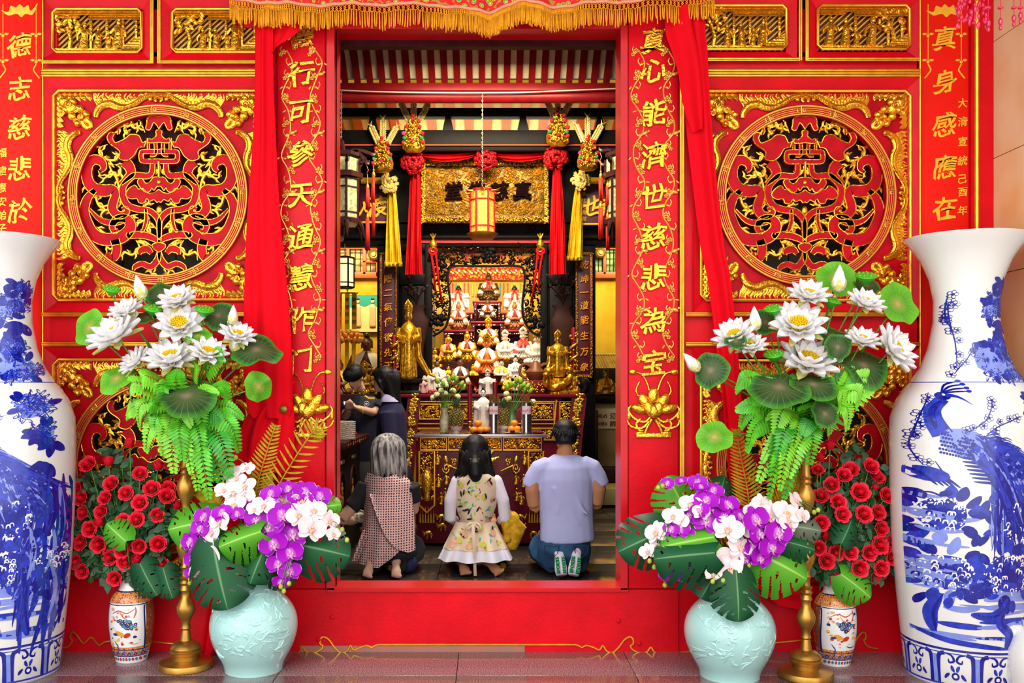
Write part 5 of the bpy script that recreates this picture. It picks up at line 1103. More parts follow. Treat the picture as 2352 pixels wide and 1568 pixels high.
bouquet('right lotus', (1845, 915), 0, -.46,
 [(1853,830,142,.05,.7),(1832,745,128,-.1,.45),(1690,770,102,-.4,.7),(1725,792,76,-.2,.8),(1856,676,96,0,.75),(1985,693,88,.2,.75),(1978,778,82,.1,.8),(2045,798,120,.45,.35)],
 [(1604,822,56,-.9),(1735,728,58,-.1),(1926,636,64,0)], [(1776,708,22),(1777,812,24),(1911,690,22),(1989,633,25)],
 [(2062,698,52,0,.35,.35,.05,-.02,'large and flat at the far right of the right bouquet'),(1922,640,46,0,0,.5,.1,.03,'behind the tallest bud of the right bouquet'),(1790,888,70,1,-.1,1.4,.3,-.20,'large at the front centre of the right bouquet'),(1868,882,56,1,.1,1.6,.3,-.18,'beside the large front one, right bouquet'),(1632,850,42,1,-.5,.2,.3,-.08,'behind the leaning bud at the far left, right bouquet'),(1641,1003,42,0,-.3,.7,.2,-.1,'hanging low on a long stem at the left, right bouquet'),(1924,797,32,1,.1,.1,.15,-.14,'small and dark in the middle of the right bouquet'),(1984,838,60,1,.2,.9,.4,-.1,'arching below the yellow-hearted flower, right bouquet'),(1895,950,34,1,.2,.4,.2,-.2,'small among the hanging ferns, right bouquet'),(1912,770,30,1,0,1.5,.1,-.06,'behind the small dark leaf, right bouquet'),(1990,655,34,1,.2,.9,.2,.03,'under the top right seed pod, right bouquet'),(1690,783,26,1,-.2,1.2,.2,-.15,'small under the leftmost flower, right bouquet'),(1760,740,38,1,0,.8,.2,.02,'behind the big upper flower, right bouquet')], tr_, SRT, 52)
for r in (lot, bud, pod):
 for c in list(r.children): bpy.data.objects.remove(c)
 bpy.data.objects.remove(r)
# ---------------------------------------------------------------- the hall behind the doorway
ZF, YT, YA, YS, YB = .15, 2.55, 3.8, 4.7, 7.0
BLK = mat('black_lacquer', '#0E0B0A', .5, var=.3, vscale=12, spec=.12)
BLKP = mat('black_panel', '#181312', .5, var=.25, vscale=20, spec=.15)
MAR = mat('maroon_lacquer', '#6A1022', .35, var=.2, vscale=8, spec=.3)
MARD = mat('dark_rosewood', '#340B0D', .5, var=.3, vscale=14, spec=.15)
ROOFR = mat('rafter_red', '#6E0A10', .6, var=.12, vscale=10, spec=.15)
CREAM = mat('rafter_cream', '#D8CDA2', .8, var=.08, vscale=6)
ORNG = mat('orange_paint', '#E6501E', .5, var=.08)
YWALL = mat('yellow_stone', '#D09A14', .4, col2='#DDB53A', vscale=3, spec=.2)
YELC = mat('yellow_silk', '#DDAE18', .6, var=.15, vscale=14, spec=.2)
REDC = mat('red_silk', '#B8040E', .6, var=.15, vscale=10, spec=.15)
GOLDD = mat('old_gold', '#D8A22C', .36, .8, var=.35, vscale=40, bump=.6, bscale=60)
def B3(name, x0, y0, x1, y1, ya, yb, m, parent=None, bev=.006, mb=None, **k):
 """box whose front face at depth ya covers the picture rectangle"""
 a, c = P(x0, y0, ya), P(x1, y1, ya); q = mb or MB(); q.bbox(((a.x + c.x) / 2, (ya + yb) / 2, (a.z + c.z) / 2), (abs(c.x - a.x), yb - ya, abs(c.z - a.z)), bev)
 if mb is None: return q.obj(name, m, parent, **k)
fm = mat('hall_granite', '#2E2A27', .13, col2='#4A443E', vscale=120, spec=.6)
f = MB()
for i in range(-4, 5):
 for j in range(9): f.bbox((i * .8 + .05, .6 + j * .8, ZF - .03), (.796, .796, .06), .002)
f.bbox((0, .19, ZF - .04), (3.2, .03, .08), .002)
struct('floor_hall', f, fm); g = MB(); g.box((0, 3.6, ZF - .09), (7.4, 7.0, .05)); struct('trim_7', g, mat('hall_grout', '#14110f', .8))
w = MB(); w.box((-3.35, 3.65, 2.8), (.1, 7.2, 5.6)); struct('wall_hall_left', w, MARD); w = MB(); w.box((3.35, 3.65, 2.8), (.1, 7.2, 5.6)); struct('wall_hall_right', w, MARD)
w = MB(); w.box((0, 7.3, 2.8), (6.8, .1, 5.6)); struct('wall_back', w, YWALL); w = MB(); w.box((0, 3.55, 5.65), (7.0, 7.0, .1)); struct('ceiling_hall', w, BLK)
w = MB()
for s in (-1, 1): w.box((s * 2.4, .10, 4.0), (2.0, .06, 3.3))
w.box((0, .2, 4.55), (6.8, .06, 2.2)); struct('wall_front_upper', w, MARD)
w = MB()
for s in (-1, 1): w.box((s * 2.15 - .05, .55, 2.0), (2.5, .05, 4.0))
struct('wall_side_rooms', w, MARD)
# lamps of the hall, and unseen fill lights added to brighten it
def area(name, loc, rot, size, power, col, sy=None):
 l = bpy.data.lights.new(name, 'AREA'); l.energy = power; l.size = size; l.color = col
 if sy: l.shape = 'RECTANGLE'; l.size_y = sy
 o = bpy.data.objects.new(name, l); COL.objects.link(o); o.location = loc; o.rotation_euler = rot; return o
def bulb(name, loc, power, col=(1, .75, .4), r=.03):
 l = bpy.data.lights.new(name, 'POINT'); l.energy = power; l.color = col; l.shadow_soft_size = r; o = bpy.data.objects.new(name, l); COL.objects.link(o); o.location = loc; return o
WARM = (1, .80, .48)
area('shrine_tube_lamp', P(1117, 600, 4.85), (radians(50), 0, 0), 1.0, 40, (1, .80, .46), .08)
area('altar_lamp', (0, 3.0, 4.3), (radians(22), 0, 0), 1.6, 110, (1, .83, .55), .4)
area('hall_fill_light', (0, 1.5, 4.6), (0, 0, 0), 1.6, 105, (1, .94, .85), .6)  # unseen fill added over the kneeling people, standing in for doorway daylight
area('side_fill_light', (-1.75, 6.2, 3.6), (radians(22), 0, 0), .7, 48, (1, .84, .46)); area('side_fill_light', (1.75, 6.2, 3.6), (radians(22), 0, 0), .7, 48, (1, .84, .46))  # pair of unseen fills added to brighten the yellow wall behind the side openings
area('roof_lamp', (0, 5.3, 3.9), (radians(180), 0, 0), 1.8, 16, (1, .82, .5), .3)

# roof: rafters, purlin, beams
r = MB(); a0, a1 = P(1119, 84, 3.4), P(1119, 192, 3.83)
r.add([(-2.6, a0.y, a0.z + .05), (2.6, a0.y, a0.z + .05), (2.6, a1.y, a1.z + .05), (-2.6, a1.y, a1.z + .05)], [(0, 1, 2, 3)]); struct('ceiling_boards', r, CREAM)
for k in range(-20, 20):
 x = k * .121 - .055; m = MB(); dv = (a1 - a0); m.add([(x - .031, a0.y, a0.z), (x + .031, a0.y, a0.z), (x + .031, a1.y, a1.z), (x - .031, a1.y, a1.z), (x - .031, a0.y, a0.z + .06), (x + .031, a0.y, a0.z + .06), (x + .031, a1.y, a1.z + .06), (x - .031, a1.y, a1.z + .06)], [(0, 1, 2, 3), (0, 3, 7, 4), (1, 5, 6, 2), (0, 4, 5, 1), (3, 2, 6, 7)])
 if -13 <= k <= 12: o = m.obj('rafter', ROOFR, None, None, kind='structure')
b = MB(); B3('', 690, 40, 1560, 87, 3.3, 3.45, None, mb=b); B3('', 690, 190, 1560, 212, 3.78, 3.9, None, mb=b); c = P(1119, 222, 3.8); b.tube([(-2.6, c.y, c.z), (2.6, c.y, c.z)], .062, 20); struct('trim_8', b, mat('beam_red', '#6A080E', .4, var=.15, spec=.25))
b = MB(); B3('', 690, 247, 1560, 267, 4.3, 4.42, None, mb=b); B3('', 690, 298, 1560, 346, 4.3, 4.5, None, mb=b)
for x0, x1 in ((843, 868), (1016, 1042), (1188, 1215), (1366, 1390)):
 q = [P(x0, 299, 4.3), P(x1, 299, 4.3), P(x1 - 7, 268, 4.3), P(x1 - 16, 262, 4.3), P(x0 + 16, 262, 4.3), P(x0 + 7, 268, 4.3)]; b.prism([(v.x, v.z) for v in q], 4.3, 4.42)
struct('trim_9', b, BLK)
rl = MB(); c = P(1119, 333, 4.28); rl.tube([(-1.8, c.y, c.z), (1.8, c.y, c.z)], .008, 8); struct('trim_10', rl, ORNG)
r = MB(); a0, a1 = P(1119, 225, 4.6), P(1119, 310, 5.3); r.add([(-2.2, a0.y, a0.z), (2.2, a0.y, a0.z), (2.2, a1.y, a1.z), (-2.2, a1.y, a1.z)], [(0, 1, 2, 3)]); struct('ceiling_boards', r, mat('soffit_cream', '#E8D48C', .7))
for k in range(-9, 10):
 x = k * .205; m = MB(); m.add([(x - .05, a0.y, a0.z - .03), (x + .05, a0.y, a0.z - .03), (x + .05, a1.y, a1.z - .03), (x - .05, a1.y, a1.z - .03), (x - .05, a0.y, a0.z), (x + .05, a0.y, a0.z), (x + .05, a1.y, a1.z), (x - .05, a1.y, a1.z)], [(0, 1, 2, 3), (0, 3, 7, 4), (1, 5, 6, 2), (0, 4, 5, 1)]); m.obj('rafter', ORNG, None, None, kind='structure')
# black screen wall with its openings
s = MB()
def sc_(x0, y0, x1, y1, ya=YS, yb=YS + .12): B3('', x0, y0, x1, y1, ya, yb, None, mb=s, bev=.008)
sc_(690, 344, 1560, 566); sc_(866, 560, 916, 1010); sc_(1320, 560, 1368, 1100); sc_(916, 560, 992, 1010, YS + .05); sc_(1242, 560, 1322, 1010, YS + .05); sc_(976, 560, 992, 1010, YS - .02); sc_(1242, 560, 1258, 1010, YS - .02)
for x0, x1 in ((916, 980), (1258, 1320)):
 for y0, y1 in ((560, 576), (628, 654), (868, 905)): sc_(x0, y0, x1, y1, YS - .005)
sc_(690, 540, 1560, 548, YS - .03); sc_(690, 506, 1560, 511, YS - .03); sc_(1366, 940, 1374, 1100)
struct('wall_screen', s, BLK)
# carved vase reliefs in the black panels
def panel_relief(cx, s_, label):
 root = thing('relief_panel', label, 'carved panel', P(cx, 905, YS), 'carved panels of the black screen'); m = MB(); B3('', cx - 26, 656, cx + 26, 866, YS - .012, YS + .04, None, mb=m, bev=.01); m.obj('board', BLKP, root); v = MB(); k = S(YS); c = P(cx + s_, 800, YS - .02)
 v.lathe([(.02, -.2), (.05, -.18), (.075, .0), (.12, .22), (.13, .30), (.09, .36), (.08, .42), (.11, .46)], c, 20, sy=.25); v.obj('relief_vase', mat('relief_brown', '#3A1D18', .5, spec=.2), root, 50); rs = random.Random(cx); t = MB()
 for j in range(16): a = rs.uniform(-.7, .7); l = rs.uniform(.1, .34); p0 = c + Vector((0, 0, .46)); t.tube(cr([p0, p0 + Vector((l * .3 * sin(a), 0, l * .5)), p0 + Vector((l * sin(a), 0, l))], 3), .004, 4); t.ball(p0 + Vector((l * sin(a), 0, l)), (.018, .006, .015), k=1)
 t.obj('relief_branches', mat('relief_dark', '#2A1614', .5, spec=.2), root, 60)
panel_relief(949, 8, 'black carved panel behind the standing gold statue, left of the shrine'); panel_relief(1288, 4, 'black carved panel with a brown vase relief, right of the shrine')
# shrine recess
q = MB(); B3('', 985, 560, 1250, 930, 6.3, 6.36, None, mb=q); struct('wall_shrine_back', q, mat('shrine_yellow', '#F0BE3C', .5, col2='#F5D068', vscale=5))
q = MB()
for x in (P(988, 0, YS).x - .06, P(1246, 0, YS).x + .06): q.box((x, 5.55, 2.1), (.05, 1.5, 2.4))
struct('wall_shrine_side', q, mat('shrine_side', '#C9C08A', .6)); q = MB(); q.box((P(1117, 0, YS).x, 5.5, P(0, 560, YS).z + .04), (1.4, 1.6, .06)); struct('ceiling_shrine', q, mat('shrine_red', '#B81E14', .5))
# pierced screen round the shrine opening
px_ = thing('pierced_screen', 'black pierced foliage screen arching over the shrine opening', 'carved screen', P(1117, 880, YS)); rs = random.Random(5); ls, gl = MB(), MB(); yy = YS - .01
def inopen(x, y):
 hw = interp([(605, 60), (612, 82), (625, 88), (680, 88), (720, 86), (745, 96), (770, 120)], y); return y > 606 and abs(x - 1117) < hw
inn = [(1037, 760), (1030, 735), (1034, 700), (1029, 650), (1030, 625), (1044, 611), (1117, 611), (1190, 611), (1204, 625), (1205, 650), (1200, 700), (1204, 735), (1222, 762), (1240, 772)]; inn = [(994, 772), (1014, 760), (1026, 745)] + inn[2:]
ls.tube([P(a, b_, yy - .01) for a, b_ in cr(inn, 5)], .013, 6)
n = 0; placed = []
while n < 560:
 x, y = rs.uniform(990, 1244), rs.uniform(568, 775)
 if inopen(x, y) or (y > 690 and abs(x - 1117) < 86): continue
 if y > 740 and abs(x - 1117) < interp([(740, 96), (775, 126)], y): continue
 p = P(x, y, yy + rs.uniform(-.012, .012)); a = rs.uniform(0, 6.28); l = rs.uniform(.014, .034); placed.append((x, y)); n += 1
 ls.ball(p, (l, .008, l * .42), rot=(0, a, 0), k=1)
 if n % 4 == 0: e = P(x + rs.uniform(-16, 16), y + rs.uniform(-16, 16), yy); ls.tube(cr([p, (p + e) / 2 + Vector((rs.uniform(-.03, .03), 0, rs.uniform(-.03, .03))), e], 3), .0055, 4)
for x, y, r_ in ((1117, 585, 22), (1006, 600, 20), (1228, 604, 22), (1005, 740, 16), (1232, 740, 16)):
 for j in range(10): ls.ball(P(x + rs.uniform(-r_, r_), y + rs.uniform(-r_, r_) * .7, yy - .012), (.04, .014, .028), rot=(0, rs.uniform(0, 3), 0), k=1)
ls.obj('foliage', BLK, px_, 60)
for j in range(70): x, y = placed[rs.randrange(len(placed))]; gl.ball(P(x, y, yy - .016), (.010, .006, .008), k=1)
gl.obj('gilt_highlight', GOLDD, px_, 60)
bp = MB(); B3('', 992, 566, 1242, 604, YS + .12, YS + .14, None, mb=bp); bpo = bp.obj('backing_cloth', mat('backing', '#D8261A', .6, col2='#E8A51E', vscale=14), px_)
for x in (995, 1241):
 root = thing('shrine_finial', f'red roundel with gold curl and crown finial at the {"left" if x < 1100 else "right"} top corner of the shrine', 'ornament', P(x, 590, YS - .05), 'finials of the shrine'); m = MB(); c = P(x, 576, YS - .05); m.tube([c + Vector((0, -.02, 0)), c + Vector((0, .02, 0))], .05, 16, up=(1, 0, 0)); m.obj('roundel', REDC, root, 40)
 m = MB(); m.tube([c + Vector((cos(k * .7) * (.035 - k * .003), -.03, sin(k * .7) * (.035 - k * .003))) for k in range(11)], .006, 5); m.lathe([(.03, .03), (.045, .06), (.03, .10), (.01, .13)], c, 12)
 for a in (-.5, 0, .5): m.tube([c + Vector((0, 0, .12)), c + Vector((sin(a) * .06, 0, .12 + .07 * cos(a)))], [.006, .01], 5)
 m.obj('gilt_crown', GOLDD, root, 50); m = MB(); sg = 1 if x < 1100 else -1
 m.tube([c + Vector((-.02 * sg, -.03, -.03)), P(x + sg * 2, 625, YS - .06), P(x + sg * 4, 668, YS - .06)], .012, 6); m.tube([c + Vector((.03 * sg, -.03, -.03)), P(x + sg * 12, 640, YS - .06), P(x + sg * 20, 696, YS - .06)], .012, 6); m.obj('red_streamer', REDC, root, 180)
# embroidered banner and hanging ribbons at the back of the shrine
m = MB(); m.grid(lambda u, v: tuple(P(lerp(1026, 1208, u), lerp(612, 642, v), 6.1) + Vector((0, .01 * sin(u * 40), 0))), 60, 4)
bn = m.obj('embroidered_banner', vm, None, 180, loc=P(1117, 642, 6.1)); tag(bn, 'embroidered red and gold banner across the back of the shrine', 'banner'); m = MB()
for k in range(46): u = k / 45; p = P(lerp(1036, 1200, u), 624 + 3 * sin(k * 2.1), 6.06); m.ball(p, (.018, .012, .016), k % 4, k=1)
tag(m.obj('flower_garland', [mat('garland_yellow', '#F6E06A', .6), mat('garland_white', '#F6EFE2', .6), mat('garland_pink', '#F08A8A', .6), mat('garland_green', '#7FC24A', .6)], None, 60, loc=P(1117, 624, 6.06)), 'garland of pale paper flowers hung over the embroidered banner in the shrine', 'garland')
for k, (x, c) in enumerate(((1033, '#E02A4A'), (1040, '#E02A4A'), (1048, '#2FA08A'), (1067, '#E4552A'), (1076, '#E4552A'), (1085, '#F0D02A'), (1093, '#F0D02A'), (1102, '#3FA04A'), (1141, '#1E9A9A'), (1149, '#1E9A9A'), (1157, '#E4552A'), (1166, '#E4552A'), (1176, '#F0D02A'), (1194, '#6FC22A'))):
 m = MB(); m.bbox(tuple(P(x, 665, 6.25)), (.018, .008, .165), .003); tag(m.obj('hanging_ribbon', mat('ribbon_' + c[1:], c, .5), None, loc=P(x, 680, 6.25)), f'{ {"#E02A4A":"crimson","#2FA08A":"sea green","#E4552A":"orange","#F0D02A":"yellow","#3FA04A":"green","#1E9A9A":"teal","#6FC22A":"light green"}[c]} ribbon on the shrine back wall, {order_words(k)} from the left', 'ribbon', 'ribbons on the shrine back wall')
# stands inside the shrine
PEARL = mat('shell_inlay', '#E8DCC8', .3)
def stand_box(x0, x1, y0, y1, ya, depth, label, open_=True):
 root = thing('inlaid_stand', label, 'stand', P((x0 + x1) / 2, y1, ya), 'inlaid dark stands of the shrine'); m = MB(); B3('', x0 - 3, y0, x1 + 3, y0 + 5, ya - .01, ya + depth, None, mb=m)
 m.obj('top', MAR, root); m = MB()
 for a, b_ in ((x0, x0 + 7), (x1 - 7, x1)): B3('', a, y0 + 5, b_, y1, ya, ya + depth, None, mb=m)
 B3('', x0 + 7, y0 + 5, x1 - 7, y1, ya + (.10 if open_ else .02), ya + depth, None, mb=m); B3('', x0 + 7, y0 + 5, x1 - 7, y0 + 12, ya, ya + .03, None, mb=m); m.obj('carcass', MARD, root); m = MB(); rs = random.Random(int(x0))
 for j in range(26): a = rs.choice((x0 + 3.5, x1 - 3.5)) if j % 2 else rs.uniform(x0 + 4, x1 - 4); b_ = rs.uniform(y0 + 7, y1 - 4) if j % 2 else y0 + 9; m.ball(P(a, b_, ya - .006), (.007, .004, .006), k=1)
 for e in (-1, 1): xx = (x0 + x1) / 2 + e * (x1 - x0) * .28; m.tube([P(xx + e * 4 * cos(t), y0 + 20 + 5 * sin(t) + t, ya - .004) for t in (0, .8, 1.6, 2.4, 3.2, 4, 5)], .004, 5)
 m.obj('shell_inlay', PEARL, root, 60)
stand_box(1088, 1150, 690, 736, 5.55, .5, 'tall inlaid stand under the topmost statue in the shrine'); stand_box(1032, 1086, 716, 736, 5.5, .5, 'inlaid stand under the upper left statue in the shrine'); stand_box(1152, 1204, 716, 736, 5.5, .5, 'inlaid stand under the upper right statue in the shrine')
stand_box(1019, 1086, 757, 800, 5.2, .45, 'inlaid stand with open carving, left of the gold dragon seat', True); stand_box(1154, 1214, 757, 800, 5.2, .45, 'inlaid stand with open carving, right of the gold dragon seat'); stand_box(1084, 1156, 737, 800, 5.3, .5, 'inlaid centre stand in the shrine below the scarfed figure')
m = MB(); B3('', 992, 830, 1246, 900, 4.98, 6.2, None, mb=m); B3('', 992, 800, 1246, 832, 5.25, 6.2, None, mb=m); tag(m.obj('shrine_step', MARD, None, loc=P(1117, 900, 4.98)), 'dark red step at the foot of the shrine, under the rows of statues', 'step')

# ---------------------------------------------------------------- statues
SG = mat('statue_gold', '#E8AE2A', .28, .8, var=.3, vscale=30, bump=.5, bscale=50); SB = mat('statue_bronze', '#4E3A1C', .4, .6, var=.3, vscale=30); SBR = mat('statue_brown', '#7A4422', .45, var=.2); SW = mat('statue_white', '#EDE8DC', .3, var=.05); SF = mat('statue_face', '#D87A3A', .4); SFP = mat('statue_fair', '#F2DCC0', .4); SK = mat('statue_black', '#1A1412', .4)
CW = mat('cape_white', '#F4EEE6', .6, col2='#F7E9E4', vscale=20); CP = mat('cape_pink', '#F0AEA6', .6, var=.15); CR2 = mat('cape_red', '#D8343A', .6, var=.1); CFL = mat('cape_floral', '#F6EDE6', .6, col2='#D83A3A', vscale=26); CY = mat('cape_yellow', '#F0C83A', .6, var=.15)
SOR = mat('statue_orange', '#E87A1E', .4, var=.2, vscale=30)
def statue(px, py, h, y, label, body, head, hair, cape=None, bow=None, base=None, kind='sit', crown=None, group='statues of the shrine', turn=0.0, wide=1.0, halo=None, wave=0.0):
 B = P(px, py, y); H = h / S(y); root = thing('statue', label, 'statue', B, group); T = Matrix.Translation(B) @ Matrix.Rotation(turn, 4, 'Z') @ Matrix.Diagonal((H * wide, H * wide, H, 1))
 def nb(): m = MB(); m.T = T; return m
 hz = .80; rs = random.Random(int(px * 7 + py))
 if base:
  m = nb(); m.lathe([(.24, 0), (.26, .03), (.2, .07), (.25, .13)], n=20)
  for k in range(12): a = k * pi / 6; m.ball((.25 * cos(a), .25 * sin(a), .10), (.06, .06, .07), k=1)
  m.obj('lotus_base', base, root, 60)
 m = nb()
 if kind == 'sit':
  m.lathe([(.10, .06), (.30, .10), (.31, .18), (.20, .27), (.17, .36), (.19, .50), (.20, .60), (.10, .67), (.06, .72)], n=20, sy=.75)
  for e in (-1, 1): m.ball((e * .22, -.14, .19), (.14, .12, .09), k=2); m.tube([(e * .19, 0, .60), (e * .25, -.06, .44), (e * .12, -.22, .36), (0, -.24, .37)], [.075, .075, .06, .05], 8)
  for k in range(6): m.tube([(-.2 + k * .08, -.16, .52 - .02 * k), (-.1 + k * .04, -.20, .34), (-.24 + k * .1, -.26, .16)], .014, 5)
 else:
  m.lathe([(.14, .02), (.17, .05), (.15, .25), (.145, .40), (.165, .55), (.18, .66), (.10, .72), (.05, .76)], n=20, sy=.75); hz = .84
  for e in (-1, 1): m.tube([(e * .17, 0, .66), (e * .20, -.04, .54), (e * .08, -.18, .52)], [.07, .07, .05], 8); m.tube([(e * .18, -.02, .52), (e * .2, -.02, .30), (e * (.22 + wave), 0, .08)], [.05, .06, .05], 8)
  for k in range(7): a = -1.2 + k * .4; m.tube([(sin(a) * .15, -cos(a) * .115, .62), (sin(a) * .13, -cos(a) * .11, .35), (sin(a) * .16, -cos(a) * .125, .05)], .013, 5)
  if wave: m.tube(cr([(.16, 0, .45), (.24, 0, .25), (.34, 0, .12), (.52, 0, .05)], 4), [.05] * 4 + [.05, .045, .04, .035, .03, .025, .02, .018, .012][:9], 6)
 m.obj('body', body, root, 60)
 hs = 1.0 if kind == 'sit' else .72
 m = nb(); m.ball((0, -.01, hz), (.085 * hs, .085 * hs, .105 * hs)); m.ball((0, -.09 * hs, hz - .01), (.014, .02, .022), k=1); m.tube([(0, 0, hz - .14 * hs), (0, 0, hz)], .05 * hs, 8)
 for e in (-1, 1): m.ball((e * .085 * hs, 0, hz - .02), (.015, .02, .05 * hs), k=1)
 hd = m.obj('head', head, root, 60)
 f = nb()
 for e in (-1, 1): f.ball((e * .034 * hs, -.088 * hs, hz + .012 * hs), (.017 * hs, .008, .006 * hs), k=1); f.tube([(e * .015 * hs, -.094 * hs, hz + .036 * hs), (e * .055 * hs, -.082 * hs, hz + .038 * hs)], .005 * hs, 4)
 f.ball((0, -.09 * hs, hz - .05 * hs), (.02 * hs, .008, .007 * hs), k=1); f.obj('face_marks', mat('face_ink', '#3A1812', .6), hd, 60)
 m = nb(); m.ball((0, .015, hz + .03 * hs), (.098 * hs, .095 * hs, .095 * hs)); m.ball((0, 0, hz + .14 * hs), (.05 * hs, .05 * hs, .06 * hs)); m.V = [v for v in m.V]; m.obj('hair', hair, root, 60)
 if crown:
  m = nb(); m.lathe([(.09 * hs, hz + .05 * hs), (.115 * hs, hz + .12 * hs), (.09 * hs, hz + .13 * hs)], n=14)
  for k in range(7): a = -pi / 2 + (k - 3) * .4; m.ball((.10 * hs * cos(a), .10 * hs * sin(a), hz + (.15 + .03 * (3 - abs(k - 3))) * hs), (.03 * hs, .02 * hs, .05 * hs), k=1)
  m.obj('crown', crown, root, 60)
 if halo: m = nb(); m.tube([(0.2 * cos(t * pi / 10), .08, hz + .2 * sin(t * pi / 10)) for t in range(20)], .02, 6, closed=True); m.obj('halo', halo, root, 60)
 if cape:
  m = nb(); zt = hz - .13 * hs
  def fn(u, v):
   g_ = .10 + .62 * v; a = lerp(-pi / 2 + g_, pi * 1.5 - g_, u); r = lerp(.07, .36 if kind == 'sit' else .26, v ** .5) + .018 * sin(a * 9) * v; return (r * cos(a), r * sin(a) * .85 - .02 * v, lerp(zt + .03, .16, v) + .03 * sin(a * 4) * v)
  m.grid(fn, 40, 8); m.obj('cape', cape, root, 180)
 if bow:
  m = nb(); zb = hz - .13 * hs
  for e in (-1, 1): m.tube([(0, -.15, zb), (e * .05, -.19, zb - .12), (e * .06, -.22, zb - .34)], [.02, .03, .022], 5, flat=.4); m.ball((e * .06, -.15, zb + .01), (.05, .02, .03), k=1)
  m.obj('ribbon_bow', bow, root, 180)
 return root
RB = mat('bow_red', '#D81E14', .5)
y1, y2, y3, y4 = 5.75, 5.45, 5.12, 4.84
statue(1122, 692, 66, y1, 'topmost dark bronze statue in a white floral cape and red bow, on the tall stand', SB, SB, SB, CFL, RB, SB, wide=1.15)
statue(1053, 716, 62, y1 - .08, 'black-headed statue in a white and red floral cape, upper left in the shrine', SW, SK, SK, CFL, RB, kind='stand', wide=1.6); statue(1182, 716, 62, y1 - .08, 'black-headed statue in a white cape, upper right in the shrine', SW, SK, SK, CFL, RB, kind='stand', wide=1.6)
statue(1120, 737, 54, y2, 'dark statue with a long white scarf, below the topmost one', SB, SB, SB, CW, RB, wide=1.0); statue(1053, 757, 66, y2 - .1, 'brown seated statue draped in a white cloth on a wooden seat, left row', SBR, SBR, SBR, CW, RB, SBR); statue(1182, 757, 66, y2 - .1, 'brown seated statue draped in a white cloth on a wooden seat, right row', SBR, SBR, SBR, CW, RB, SBR)
statue(1122, 800, 66, 5.25, 'orange and red clad statue on the dragon seat in the middle of the shrine', SOR, SG, SG, CW, RB, SB, crown=SG, wide=1.1)
statue(1030, 832, 64, y3, 'gold statue in a pink cape, far left of the middle row', SG, SG, SG, CP, RB, SG); statue(1073, 832, 72, y3, 'gold statue in a white cape holding a trident, left of the crowned face', SG, SG, SG, CW, RB, SG); statue(1160, 832, 70, y3, 'white-faced statue in a pink cape, right of the crowned face', SW, SFP, SK, CP, None, SG, crown=SW); statue(1201, 832, 76, y3, 'white-faced statue in a red cape, right side of the middle row', SW, SFP, SK, CR2, RB, SBR, crown=SW)
statue(1234, 846, 84, 4.95, 'large white-faced statue with a gold crown at the right edge of the shrine', SW, SFP, SK, None, None, None, crown=SG, wide=1.1); statue(999, 850, 52, 4.95, 'small gold bust at the left edge of the shrine', SG, SG, SG, None, None, None)
statue(1118, 866, 96, 4.98, 'large orange-faced statue with a tall gold crown in the middle of the shrine', SOR, SF, SK, CW, None, None, crown=SG, wide=.95)
statue(1004, 896, 74, y4, 'dark-faced statue under a white veil at the left front', SW, SBR, SK, CW, None, None, wide=.95); statue(1057, 896, 78, y4, 'dark-faced statue in a brown robe with gold lap at the left front', SBR, SBR, SK, CW, None, SG, wide=.95); statue(1030, 880, 44, 4.92, 'small gold-faced statue between the two dark-faced ones', SG, SG, SK, CY); statue(1086, 886, 50, 4.9, 'gold statue beside the big bronze bowl, left', SG, SG, SG, CY)
statue(1152, 884, 62, 4.88, 'ivory and gold statue right of the bronze bowl', SW, SFP, SK, CY, None, SG); statue(1184, 874, 60, 4.92, 'small white statue behind the green candle', SW, SFP, SK, CW); statue(1204, 894, 52, 4.86, 'gold statue at the right front of the shrine', SG, SG, SG, CY, None, SG); statue(1166, 900, 40, 4.8, 'small gold statue low at the right front', SG, SG, SG, CY); statue(1184, 900, 38, 4.8, 'small ivory statue low at the right front', SW, SFP, SK, CY); statue(1100, 902, 36, 4.78, 'small gold statue below the bronze bowl', SG, SG, SG, CR2)
statue(986, 903, 60, 4.2, 'small white statue on a pink lotus base at the left end of the altar', SW, SFP, SK, None, None, mat('lotus_pink', '#D86A70', .4), kind='stand', group='statues on the altar')
statue(972, 904, 40, 4.0, 'small pink carved figure on the altar beside the gold statue', mat('soap_pink', '#D8A8A4', .4), mat('soap_pink', '#D8A8A4', .4), mat('soap_pink', '#D8A8A4', .4), None, None, None, kind='stand', group='statues on the altar')
def plinth(x, ytop, ybot, w, y, label, m):
 o = MB(); B = P(x, ybot, y); k = S(y); h = (ybot - ytop) / k; r_ = w / k; o.lathe([(r_, 0), (r_, h * .15), (r_ * .8, h * .3), (r_ * .85, h * .7), (r_ * 1.05, h * .85), (r_ * 1.05, h)], B, 8, sy=.7); tag(o.obj('plinth', m, None, 30, loc=B), label, 'plinth')
plinth(947, 874, 906, 32, 4.05, 'black carved plinth under the tall gold statue on the altar', BLK); plinth(1283, 868, 906, 28, 4.0, 'gold dragon plinth under the gold statue at the right end of the altar', SG)
statue(938, 874, 178, 4.05, 'tall gold standing statue at the left end of the altar', SG, SG, SG, None, None, None, kind='stand', crown=SG, group='statues on the altar', wide=.68, wave=.16)
statue(1281, 868, 106, 4.0, 'gold standing statue on a dragon at the right end of the altar', SG, SG, SG, None, None, None, kind='stand', crown=SG, group='statues on the altar', wide=.95)
